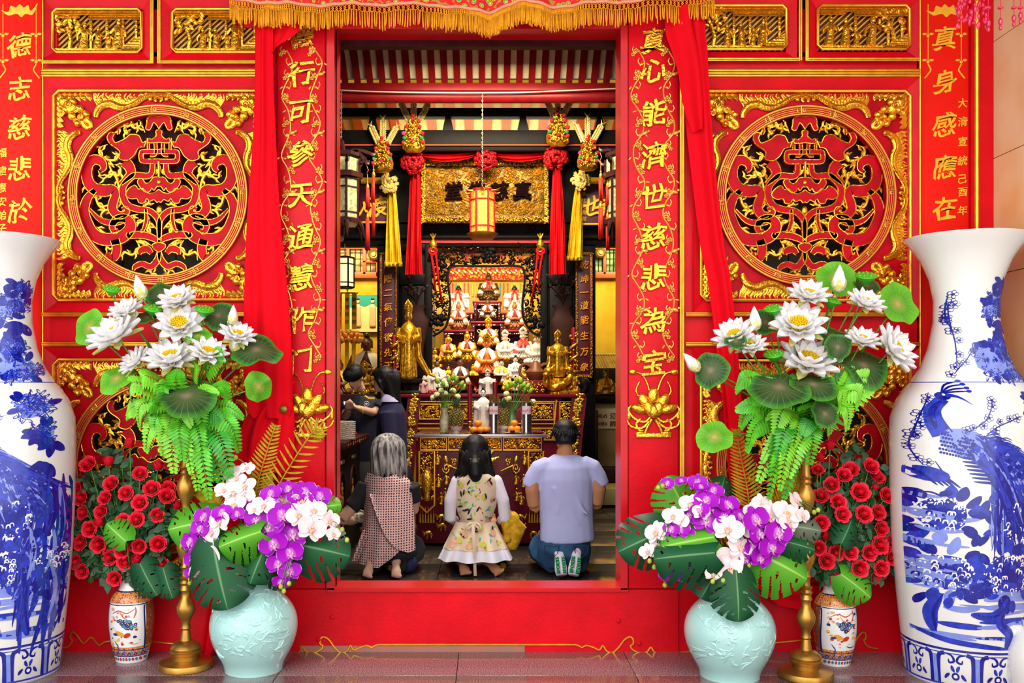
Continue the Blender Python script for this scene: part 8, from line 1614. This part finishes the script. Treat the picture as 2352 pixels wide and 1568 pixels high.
for px, tl in ((851, -1), (909, 1)): a = Q(px, 1290, y - .14); foot(b, a, Vector((a.x + tl * .012, y - .22, KF + .030)), .040, (0, -1, .3)); b.tube([a, Vector((a.x, y + .3, KF + .07))], [.035, .05], 9)
grown(b, 'body', SKINP, pr, .008); ey(pr)
c = MB(); legs_kneel(c, ((-1, cx - .09), (1, cx + .09)), y - .08, Q(0, 1262, y).z, .115, .08, .0); c.ball(Q(893, 1268, y - .02), (.20, .15, .09)); c.tube([Q(842, 1112, y), Q(822, 1148, y - .015), Q(806, 1166, y - .03)], [.066, .064, .060], 10); c.tube([Q(945, 1112, y), Q(952, 1150, y + .05)], [.062, .056], 10); c.tube([Q(893, 1096, y), Q(893, 1150, y)], [.13, .14], 12, flat=.65); grown(c, 'dark_clothes', BLKC, pr, .010)
dm = bpy.data.materials.new('dotted_pink'); dm.use_nodes = True; t = dm.node_tree; bs = t.nodes['Principled BSDF']; bs.inputs['Roughness'].default_value = .8; tcn = t.nodes.new('ShaderNodeTexCoord'); mp = t.nodes.new('ShaderNodeMapping'); mp.inputs['Scale'].default_value = (1, 0, 1); v = t.nodes.new('ShaderNodeTexVoronoi'); v.inputs['Scale'].default_value = 58; v.inputs['Randomness'].default_value = .12; rp = t.nodes.new('ShaderNodeValToRGB'); rp.color_ramp.interpolation = 'CONSTANT'; t.links.new(tcn.outputs['Object'], mp.inputs[0]); t.links.new(mp.outputs[0], v.inputs['Vector']); t.links.new(v.outputs['Distance'], rp.inputs[0]); rp.color_ramp.elements[0].color = (*lin('#3A2028'), 1); rp.color_ramp.elements[1].color = (*lin('#F2C2BC'), 1); rp.color_ramp.elements[1].position = .29; t.links.new(rp.outputs[0], bs.inputs['Base Color'])
def vest(u, v, top, bot, lft, rgt, bulge=.25, off=0.0):
 py = lerp(top(u), bot(u), v); px = lerp(interp(lft, py), interp(rgt, py), u); p = Q(px, py, y); s_ = 2 * u - 1; p.y = y + .10 - (bulge + .04 * v) * sqrt(max(0, 1 - .80 * s_ * s_)) - off + .008 * sin(u * 22 + v * 3) * v; return p
LF, RT = [(1085, 845), (1105, 836), (1180, 836), (1230, 830), (1290, 818)], [(1085, 926), (1105, 944), (1180, 952), (1260, 956), (1290, 958)]
v1 = MB(); v1.grid(lambda u, v: tuple(vest(u, v, lambda u: 1092 - 10 * abs(2 * u - 1), lambda u: interp([(0, 1284), (.2, 1291), (.42, 1292), (.7, 1262), (1, 1225)], u), LF, RT)), 40, 30); v1.obj('vest', dm, pr, 180); v1 = MB(); v1.grid(lambda u, v: tuple(vest(lerp(.18, 1, u), v, lambda q: 1128, lambda q: interp([(.18, 1131), (.3, 1170), (.5, 1222), (.72, 1252), (.9, 1262), (1, 1258)], q), LF, RT, off=.022)), 36, 30); v1.obj('vest_overlap', dm, pr, 180)
v1 = MB(); v1.grid(lambda u, v: tuple(Q(lerp(834, 812, v) + 14 * u - 4 * v, lerp(1215, 1288, v), y - .10 + .02 * sin(u * 5))), 8, 12); v1.obj('vest_flap', dm, pr, 180)
h = MB(); r_, f_, u_ = frame_((-.86, .5, -.05)); h.ball(hc + u_ * .025 - f_ * .03, (.108, .108, .112)); h.tube([hc + u_ * .03 - f_ * .03, hc - u_ * .06 - f_ * .045 + r_ * .01, hc - u_ * .115 - f_ * .05], [.108, .112, .098], 14); grown(h, 'hair', HAIRG, pr, .010); h = MB(); rs = random.Random(4)
def gs(a, tt):
 an = -2.2 + a * 5.0; o = f_ * cos(an + pi) * 1.0 + r_ * sin(an + pi); q = min(1, tt * 2.2) * pi / 2; z = .02 + .125 * cos(q) - max(0, tt - .45) * (.31 + .03 * sin(a * 90)); return hc + u_ * z + o * (.118 * sin(q) + .012 * max(0, tt - .5) + .007 * sin(a * 60 + tt * 4)) - f_ * .03
strands(h, gs, 170, .0055, .003, 11); h.obj('hair_strands', HAIRG, pr, 180)
g = MB(); g.tube([HW(-.16, .36, .03), HW(-.30, .2, .03), HW(-.34, -.02, .03)], .005, 5); g.tube([HW(-.15 + .10 * cos(t), .37, .02 + .08 * sin(t)) for t in [j * .63 for j in range(10)]], .0045, 5, closed=True); g.obj('glasses', mat('glasses_black', '#101214', .3), pr, 60)
def bag(c, r, m, label, name): o = MB(); o.ball(c, r, k=3); o.tube([c + Vector((-.04, 0, r[2] * .8)), c + Vector((0, 0, r[2] * 1.3)), c + Vector((.04, 0, r[2] * .8))], .008, 6); tag(o.obj(name, m, None, 180, loc=c), label, 'bag')
bag(Vector((Q(934, 1290, y).x, y + .02, KF + .075)), (.075, .08, .075), mat('navy_dotted', '#1A1E44', .8, col2='#2A3060', vscale=90), 'navy dotted cloth bag on the floor beside the grey-haired person', 'cloth_bag'); bag(Q(828, 1188, y + .12), (.075, .03, .04), mat('cream_spotted', '#E8DCC0', .7, col2='#2A2420', vscale=34), 'cream pouch with black spots held at the elbow of the grey-haired person', 'pouch')
# --- woman in the middle
y = 1.48; cx = Q(1095, 1200, y).x; pr = person('kneeling person with a black ponytail in a beige floral blouse, in the middle', (cx, y, KF)); hc = Q(1091, 1040, y + .06); b = MB(); HW, ey = head(b, hc, .23, (0, 1, -.25)); b.tube([Q(1095, 1092, y), Q(1097, 1150, y + .02), Q(1092, 1240, y + .04)], [.07, .07, .08], 12, flat=.7)
SL = []
for e, q in ((-1, ((1050, 1104), (1034, 1150), (1034, 1188), (1056, 1203))), (1, ((1140, 1104), (1156, 1150), (1160, 1188), (1142, 1203)))): p_ = [Q(*q[0], y), Q(*q[1], y - .01), Q(*q[2], y + .02), Q(*q[3], y + .2)]; SL.append(p_); b.tube(p_, [.036, .033, .03, .024], 9); hand(b, p_[3], (-e * .4, .9, .1), (0, 0, 1), curl=.5, side=-e)
a = Q(1060, 1288, y - .10); foot(b, a, Vector((a.x + .03, y - .19, KF + .03)), .042, (0, -1, .5)); b.tube([a, Vector((a.x, y + .3, KF + .07))], [.04, .05], 9); a = Q(1118, 1288, y - .10); foot(b, a, Vector((a.x + .085, y - .16, KF + .028)), .040, (0, -1, .5)); b.tube([a, Vector((a.x, y + .3, KF + .07))], [.04, .05], 9); grown(b, 'body', SKIN, pr, .008); ey(pr)
c = MB(); legs_kneel(c, ((-1, cx - .10), (1, cx + .10)), y - .03, Q(0, 1255, y).z, .12, .075, .06); c.ball(Q(1092, 1262, y), (.19, .14, .09)); grown(c, 'jeans', JEAN, pr, .011)
fl_ = bpy.data.materials.new('floral_print'); fl_.use_nodes = True; t = fl_.node_tree; bs = t.nodes['Principled BSDF']; bs.inputs['Roughness'].default_value = .8; bs.inputs['Base Color'].default_value = (*lin('#EBD3B4'), 1)
PRN = [fl_] + [mat('print_' + c[1:], c, .8) for c in ('#1E1E2A', '#B8D24A', '#2FB09A', '#D8CF4E', '#B4482A', '#EFAE92')]
bl = MB(); LF, RT = [(1086, 1062), (1098, 1044), (1120, 1040), (1160, 1046), (1195, 1058), (1215, 1050)], [(1086, 1128), (1098, 1144), (1120, 1148), (1160, 1140), (1195, 1128), (1215, 1138)]
def bp_(px, py, lift=0):
 l, r_ = interp(LF, py), interp(RT, py); s_ = max(-1, min(1, 2 * (px - l) / (r_ - l) - 1)); p = Q(px, py, y); p.y = y + .07 - .19 * sqrt(max(0, 1 - .86 * s_ * s_)) - lift; return p
bl.grid(lambda u, v: tuple(bp_(lerp(interp(LF, lerp(1086, 1204, v)), interp(RT, lerp(1086, 1204, v)), u), lerp(1086, 1204, v))), 30, 24, 0)
def pep(u, v, r0=1.0):
 w = lerp(44, 74, v) * r0; an = lerp(-1.9, 1.9, u); p = Q(1092 + 1.0 * w * sin(an), lerp(1196, 1254, v), y); p.y = y + .05 - lerp(.15, .25, v) * r0 * cos(an * .8) + .022 * v * sin(an * 9); return p
bl.grid(lambda u, v: tuple(pep(u, v)), 60, 14, 0); rs = random.Random(12)
def prn(px, py, on_pep):
 if not on_pep: return bp_(px, py, .006)
 v = (py - 1196) / 58; w = lerp(44, 74, v); an = asin(max(-.95, min(.95, (px - 1092) / w))); return pep((an + 1.9) / 3.8, v) + Vector((0, -.007, 0))
def motif(px, py, kind, pepl):
 sp = 3.6 if kind != 4 else 7; n_ = 10; a0 = rs.uniform(0, 6.28); L_, Wd = {1: (7, 2.2), 2: (4.4, 1.8), 3: (4.6, 1.5), 4: (8, 6), 5: (3.4, 1.1), 6: (7, 6)}[kind]; ring_ = [prn(px + L_ * cos(2 * pi * j / n_) * cos(a0) - Wd * sin(2 * pi * j / n_) * sin(a0), py + L_ * cos(2 * pi * j / n_) * sin(a0) + Wd * sin(2 * pi * j / n_) * cos(a0), pepl) for j in range(n_)]; bl.add([prn(px, py, pepl)] + ring_, [(0, 1 + j, 1 + (j + 1) % n_) for j in range(n_)], kind)
for (px, py, kinds) in ((1128, 1104, (1, 1, 6)), (1058, 1110, (4, 3)), (1082, 1102, (3, 1)), (1100, 1100, (2, 2, 2)), (1084, 1128, (1, 2)), (1110, 1142, (4, 5)), (1064, 1152, (2, 2, 2, 2)), (1098, 1138, (5, 2)), (1124, 1164, (3, 3, 3)), (1104, 1166, (5, 1)), (1072, 1170, (1, 1)), (1052, 1160, (1,)), (1136, 1140, (6,)), (1090, 1186, (2, 5)), (1126, 1190, (1, 6))):
 for k in kinds: motif(px + rs.uniform(-6, 6), py + rs.uniform(-5, 5), k, False)
for k in range(34): motif(1093 + rs.uniform(-40, 40), rs.uniform(1100, 1192), rs.choice((1, 2, 2, 3, 5)), False)
for k in range(40): motif(1092 + rs.uniform(-58, 58), rs.uniform(1204, 1250), rs.choice((1, 2, 2, 3, 4, 5, 6)), True)
bl.obj('blouse', PRN, pr, 180); m = MB(); m.grid(lambda u, v: tuple(pep(u, lerp(.85, 1.42, v), .985)), 60, 8); SHW = mat('chiffon_white', '#E6E2EE', .8); m.obj('chiffon_hem', SHW, pr, 180)
for p_ in SL: m = MB(); m.tube([p_[0], p_[1], p_[2], p_[3].lerp(p_[2], .5)], [.046, .046, .046, .038], 12); m.ball(p_[0], .046); grown(m, 'sleeve', SHW, pr, .012, 4)
m = MB()
for e in (-1, 1): m.tube(cr([Q(1088, 1200, y - .17), Q(1088 + e * 12, 1204, y - .19), Q(1088 + e * 16, 1216, y - .19), Q(1089, 1204, y - .18)], 4), .009, 5, flat=.4)
m.grid(lambda u, v: tuple(Q(lerp(1083, 1090, u) + (5 * v), lerp(1202, 1322, v), y - .20 - .03 * v * (1 - v) * 4)), 2, 14); m.obj('tie_ribbon', PRN[0], pr, 180)
h = MB(); h.ball(hc + Vector((0, -.02, .02)), (.108, .115, .125)); h.tube([hc + Vector((0, -.03, .02)), hc + Vector((0, -.06, -.06)), hc + Vector((0, -.06, -.13))], [.108, .112, .10], 14, flat=.8); h.tube([hc + Vector((0, -.12, -.03)), hc + Vector((0, -.17, -.07)), hc + Vector((.006, -.17, -.14)), hc + Vector((.01, -.16, -.19))], [.03, .05, .055, .03], 10); grown(h, 'hair', HAIRB, pr, .010); h = MB()
def ps(a, tt): an = (a - .5) * 3.0; return hc + Vector((.02 * sin(an) + .075 * sin(an) * tt + .004 * sin(a * 80), -.135 - .055 * cos(an) * sin(pi * min(1, tt + .2)), -.03 - (.165 + .012 * sin(a * 50)) * tt))
strands(h, ps, 50, .006, .002)
def ss(a, tt): an = (a - .5) * 4.6; return hc + Vector((.11 * sin(an) * (1 + .35 * tt * tt), -.045 - .075 * cos(an) - .02 * tt, .02 - .185 * tt + .01 * sin(a * 70)))
strands(h, ss, 80, .006, .002); h.obj('hair_strands', HAIRB, pr, 180); m = MB(); m.tube([hc + Vector((.034 * cos(t), -.135 + .03 * sin(t), -.032)) for t in [j * .7 for j in range(9)]], .004, 5, closed=True, up=(0, 0, 1)); m.obj('hair_tie', mat('tie_grey', '#A8A4A8', .4), pr, 60)
m = MB(); ys = y + .05
for k in range(60): t_ = rs.random(); px, py = lerp(1165, 1190, rs.random()) - 14 * (t_ > .7), lerp(1185, 1262, t_); m.tube(cr([Q(px - 8, py - 10, ys), Q(px, py, ys - .03), Q(px - 4 + rs.uniform(-4, 4), py + 14, ys)], 3), [.014] * 6 + [.006], 5)
m.tube([Q(1160, 1180, ys), Q(1182, 1215, ys), Q(1172, 1258, ys)], [.05, .09, .05], 10); m.ball(Q(1166, 1236, ys - .06), (.03, .03, .035)); m.tube([Q(1168, 1240, ys), Q(1156, 1270, ys - .02)], [.035, .03], 8); m.ball(Vector((Q(1154, 0, ys).x, ys, KF + .03)), .03)
tag(m.obj('ruffled_bundle', mat('mustard_plush', '#C99A0E', .9, var=.3, vscale=30), None, 60, loc=(Q(1175, 0, ys).x, ys, KF)), 'mustard yellow ruffled soft bundle on the floor at the right of the floral blouse', 'bundle')
# --- man in the pale blue T-shirt
y = 1.38; cx = Q(1300, 1200, y).x; pr = person('kneeling person with short black hair in a pale blue T-shirt and jeans, at the right', (cx, y, KF)); hc = Q(1298, 1003, y + .05); b = MB(); HW, ey = head(b, hc, .235, (-.12, 1, -.22)); b.tube([Q(1298, 1030, y + .02), Q(1298, 1056, y)], [.058, .07], 10); b.tube([Q(1298, 1066, y), Q(1300, 1150, y), Q(1302, 1250, y)], [.08, .12, .12], 12, flat=.65)
for e, q in ((-1, ((1232, 1082), (1222, 1125), (1226, 1162), (1256, 1140))), (1, ((1362, 1082), (1376, 1125), (1372, 1158), (1352, 1130)))): p_ = [Q(*q[0], y), Q(*q[1], y - .02), Q(*q[2], y + .0), Q(*q[3], y + .24)]; b.tube(p_[:3], [.058, .052, .044], 10); b.tube(p_[2:], [.046, .03], 10); hand(b, p_[3], (-e * .35, .6, .7), (-e, 0, 0), curl=.15, side=-e)
grown(b, 'body', SKIN, pr, .008); ey(pr)
c = MB(); c.tube([Q(1298, 1043, y), Q(1298, 1052, y), Q(1299, 1072, y), Q(1300, 1100, y), Q(1300, 1140, y), Q(1302, 1190, y), Q(1304, 1243, y)], [.085, .13, .18, .20, .196, .19, .197], 18, flat=.66)
for e, q in ((-1, ((1262, 1068), (1238, 1078), (1226, 1098), (1219, 1119))), (1, ((1336, 1066), (1360, 1076), (1372, 1096), (1380, 1117)))): c.tube([Q(*w_, y) for w_ in q], [.07, .072, .068, .066], 12)
for k, q in enumerate((((1322, 1130), (1332, 1160), (1350, 1182)), ((1312, 1140), (1310, 1175), (1330, 1205)), ((1272, 1120), (1284, 1150), (1280, 1180)))): c.tube([Q(a_, b_, y - .118) for a_, b_ in cr(q, 4)], .011, 6)
grown(c, 't_shirt', TEE, pr, .010, 7)
c = MB(); c.tube([Q(1301, 1225, y + .02), Q(1296, 1262, y + .0), Q(1292, 1286, y + .04)], [.17, .195, .18], 14, flat=.72); legs_kneel(c, ((-1, cx - .10), (1, cx + .09)), y - .02, Q(0, 1262, y).z, .115, .09, .05); grown(c, 'jeans', JEAN, pr, .011)
m = MB(); 
for x0, x1 in ((1250, 1284), (1318, 1352)): m.tube([Q(a_, b_, y - .142) for a_, b_ in ((x0, 1252), (x0 + 4, 1272), ((x0 + x1) / 2, 1280), (x1 - 4, 1272), (x1, 1252))], .0035, 5); m.tube([Q(x0, 1252, y - .142), Q(x1, 1254, y - .142)], .0035, 5)
m.obj('pocket_seams', mat('denim_dark', '#123048', .8), pr, 60)
SOCK = mat('sock_lilac', '#D9CBE0', .85, var=.06, vscale=30); SG_ = mat('sock_green', '#12A05A', .8)
for px, tl, w in ((1286, 1, 'left'), (1321, -1, 'right')):
 hl, te = Q(px + (4 if tl < 0 else -2), 1268, y - .12), Vector((Q(px + tl * 4, 0, y - .2).x, y - .20, KF + .034)); m = MB(); m.tube([hl, hl.lerp(te, .3), hl.lerp(te, .7), te], [.034, .038, .046, .040], 12, flat=.62, up=(0, -1, .2)); m.tube([hl, Vector((hl.x, y + .15, KF + .12))], [.034, .045], 10); so = grown(m, 'sock', SOCK, pr, .008, 4); d = (te - hl).normalized(); n_ = Vector((0, -1, .35)).normalized(); n_ = (n_ - d * d.dot(n_)).normalized(); R = Matrix((-d, -n_, d.cross(n_) * 1)).transposed()
 if R.determinant() < 0: R = Matrix((-d, -n_, d.cross(n_) * -1)).transposed()
 m = MB(); sd = d.cross(n_).normalized()
 for o_, cnt in ((-.021, 0), (.021, 0)): add_text(m, 'SPORTS', hl.lerp(te, .60) + sd * o_ + n_ * .033, .034, bevel=.01, ext=.28, R=R)
 m.obj('lettering', SG_, so, None)
h = MB(); h.ball(hc + Vector((0, -.015, .045)), (.095, .112, .088)); h.tube([hc + Vector((0, -.06, .03)), hc + Vector((0, -.08, -.045))], [.085, .072], 12, flat=.7); grown(h, 'hair', HAIRB, pr, .009); h = MB()
def ms(a, tt): an = a * 97.0; e_ = .3 + 1.2 * ((a * 13.7) % 1); c_ = hc + Vector((0, -.02, .035)); o = Vector((cos(an) * cos(e_ * .9), sin(an) * cos(e_ * .9), sin(e_) - .35)); return c_ + Vector((o.x * .094, o.y * .108, o.z * .094)) + Vector((.03 * sin(an * 3) * tt, -.012 * tt, -.035 * tt)) + o * .006
strands(h, ms, 420, .006, .0015, 4); h.obj('hair_strands', HAIRB, pr, 180)
# --- the two students
def student(label, px, y, hy, f, male):
 k = S(y); cx = P(px, 0, y).x; pr = person(label, (cx, y, KF), 'students at the counter'); hc = P(px - (2 if male else 0), hy, y); b = MB(); HW, ey = head(b, hc, .215, f); st_ = hc.z - .17; V_ = lambda dx, dy, z: Vector((cx + dx, y + dy, z)); g = V_(.07 if male else .06, .04, 0); sx = .17 if male else .06; ox = .08 if male else .07
 b.tube([V_(ox, .02, st_ - .03), V_(ox, .02, st_ - .3), V_(ox, .03, st_ - .55)], [.055, .08, .10], 12, flat=.7 if male else 1)
 for e in (-1, 1): b.tube([V_(ox + e * .08, .02, st_ - .5), V_(ox + e * .08, .03, .5), V_(ox + e * .08, .03, KF + .08)], [.08, .06, .045], 10); foot(b, V_(ox + e * .08, .08, KF + .05), V_(ox + e * .08 - .1, -.06, KF + .04), .04)
 c = MB(); c.tube([V_(ox, .02, st_ + .01), V_(ox, .02, st_ - .10), V_(ox, .02, st_ - .35), V_(ox, .03, st_ - .62)], [.09, .165, .16, .17] if male else [.07, .125, .135, .15], 14, flat=.68 if male else 1.05)
 if male:
  wr = [P(800, 940, y - .2), P(822, 937, y - .2)]
  for e, w_, el in ((-1, wr[0], P(794, 955, y - .06)), (1, wr[1], P(858, 948, y - .06))): s_ = V_(ox + e * .16, .0, st_ - .07); b.tube([s_, el], [.05, .042], 9); b.tube([el, w_], [.042, .028], 9); hand(b, w_, (-.4 if e > 0 else .1, -.5, .2), (0, -.5, 1), s=.07, curl=.7, side=e); c.tube([s_, s_.lerp(el, .55)], [.075, .07], 10)
 else: 
  s_ = V_(ox - .03, -.11, st_ - .09); el = V_(ox, -.12, st_ - .38); w_ = V_(ox - .08, -.12, st_ - .6); b.tube([s_, el, w_], [.05, .042, .03], 9); hand(b, w_, (-.2, 0, -1), (0, -1, 0), s=.075, curl=.35); c.tube([s_, el, el.lerp(w_, .85)], [.07, .065, .05], 10)
 grown(b, 'body', SKINP, pr, .008); ey(pr); grown(c, 'shirt' if male else 'cardigan', NAVY if male else mat('navy_knit', '#1E1C40', .9, var=.1, vscale=60), pr, .011); m = MB(); zt_ = st_ - .58
 m.lathe([(.16, KF + .08), (.165, zt_ * .5), (.17, zt_)] if male else [(.24, KF + .35), (.2, (zt_ + KF + .35) / 2), (.15, zt_ + .05)], V_(ox, .03, 0), 20, sy=.8); m.obj('trousers' if male else 'skirt', BLKC if male else NAVY, pr, 180); h = MB(); r_, f_, u_ = frame_(f)
 if male:
  h.ball(hc + u_ * .05 - f_ * .012, (.092, .102, .085)); h.ball(hc + u_ * .035 + f_ * .05, (.08, .055, .045)); h.tube([hc - f_ * .06 + u_ * .03, hc - f_ * .07 - u_ * .03], [.075, .06], 10); grown(h, 'hair', HAIRB, pr, .008); m = MB()
  def bs_(a, tt): an = -.2 - pi * .8 * a - .3; o = f_ * sin(-an) + r_ * cos(an); return hc + u_ * (.13 - .11 * tt) + o * (.02 + .078 * sin(min(1, tt * 1.5) * pi / 2))
  strands(m, bs_, 50, .006, .002, 6); m.obj('fringe_strands', HAIRB, pr, 180); m = MB(); q = P(799, 927, y - .22); m.bbox(q, (.075, .055, .004), .001, rot=(.5, .2, .3)); pp_ = m.obj('paper_slip', mat('paper_white', '#E8E6E0', .7), None, loc=q); tag(pp_, 'white paper slip held in both hands of the student in the navy shirt', 'paper'); m = MB(); m.tube([P(838, 906 + 3, y - .115), P(848, 915, y - .13), P(860, 915, y - .11)], .008, 6); m.obj('yellow_piping', mat('piping_yellow', '#E8C81E', .6), pr); m = MB(); q = P(842, 927, y - .13); m.tube([q, q + Vector((0, -.006, 0))], .024, 18, up=(1, 0, 0)); bd = m.obj('badge', mat('badge_navy', '#2A2E50', .6), pr, 40); m = MB(); m.tube([q + Vector((.022 * cos(t), -.008, .022 * sin(t))) for t in [j * .4 for j in range(16)]], .002, 4, closed=True); [m.tube([q + Vector((.012 * cos(t), -.008, .012 * sin(t))), q - Vector((.012 * cos(t), .008, .012 * sin(t)))], .003, 4) for t in (0, 1.05, 2.1)]; m.obj('badge_star', mat('badge_white', '#E4E4EC', .6), bd); m = MB(); m.tube([P(826, 905, y - .11), P(818, 940, y - .13), P(814, 975, y - .12)], .014, 5, flat=.3); m.obj('bag_strap', BLKC, pr, 60); m = MB(); w_ = P(834, 942, y - .16); m.tube([w_ + Vector((.0, .032 * cos(t), .032 * sin(t))) for t in [j * .63 for j in range(10)]], .006, 5, closed=True, up=(1, 0, 0)); m.obj('wristband', mat('band_yellow', '#E8A81E', .6), pr)
 else:
  h.ball(hc + u_ * .035 - f_ * .02, (.098, .104, .098)); h.tube([hc - f_ * .05, hc - f_ * .075 - u_ * .12, hc - f_ * .10 - u_ * .30, hc - f_ * .12 - u_ * .45], [.095, .075, .06, .025], 12); h.tube([hc + f_ * .055 + u_ * .07, hc + f_ * .03 - r_ * .085 - u_ * .02, hc - r_ * .09 - u_ * .09], [.04, .022, .01], 8); grown(h, 'hair', HAIRB, pr, .008); m = MB()
  def ls_(a, tt): an = a * 6.28; return hc - f_ * (.05 + .07 * tt) + u_ * (.06 - .53 * tt) + (f_ * cos(an) + r_ * sin(an)) * (.085 * (1 - tt) + .012)
  strands(m, ls_, 60, .006, .002, 8); m.obj('hair_strands', HAIRB, pr, 180); m = MB(); m.lathe([(.075, st_ + .01), (.062, st_ + .05), (.07, st_ + .055), (.09, st_ - .01)], V_(ox - .01, .01, 0), 18, cap=False); m.obj('collar', mat('collar_lilac', '#C2B4D8', .7), pr, 180); m = MB(); q = hc - f_ * .10 + u_ * .05 - r_ * .04; m.ball(q, (.035, .03, .05)); m.obj('hair_bow', mat('bow_navy', '#1E2050', .7), pr, 180)
student('person in a navy shirt looking down at a paper slip behind the counter', 818, 3.2, 868, (-.45, -.85, -.55), True)
student('person with long black hair in a navy cardigan seen in profile, beside the counter', 880, 2.75, 874, (-1, -.12, -.02), False)
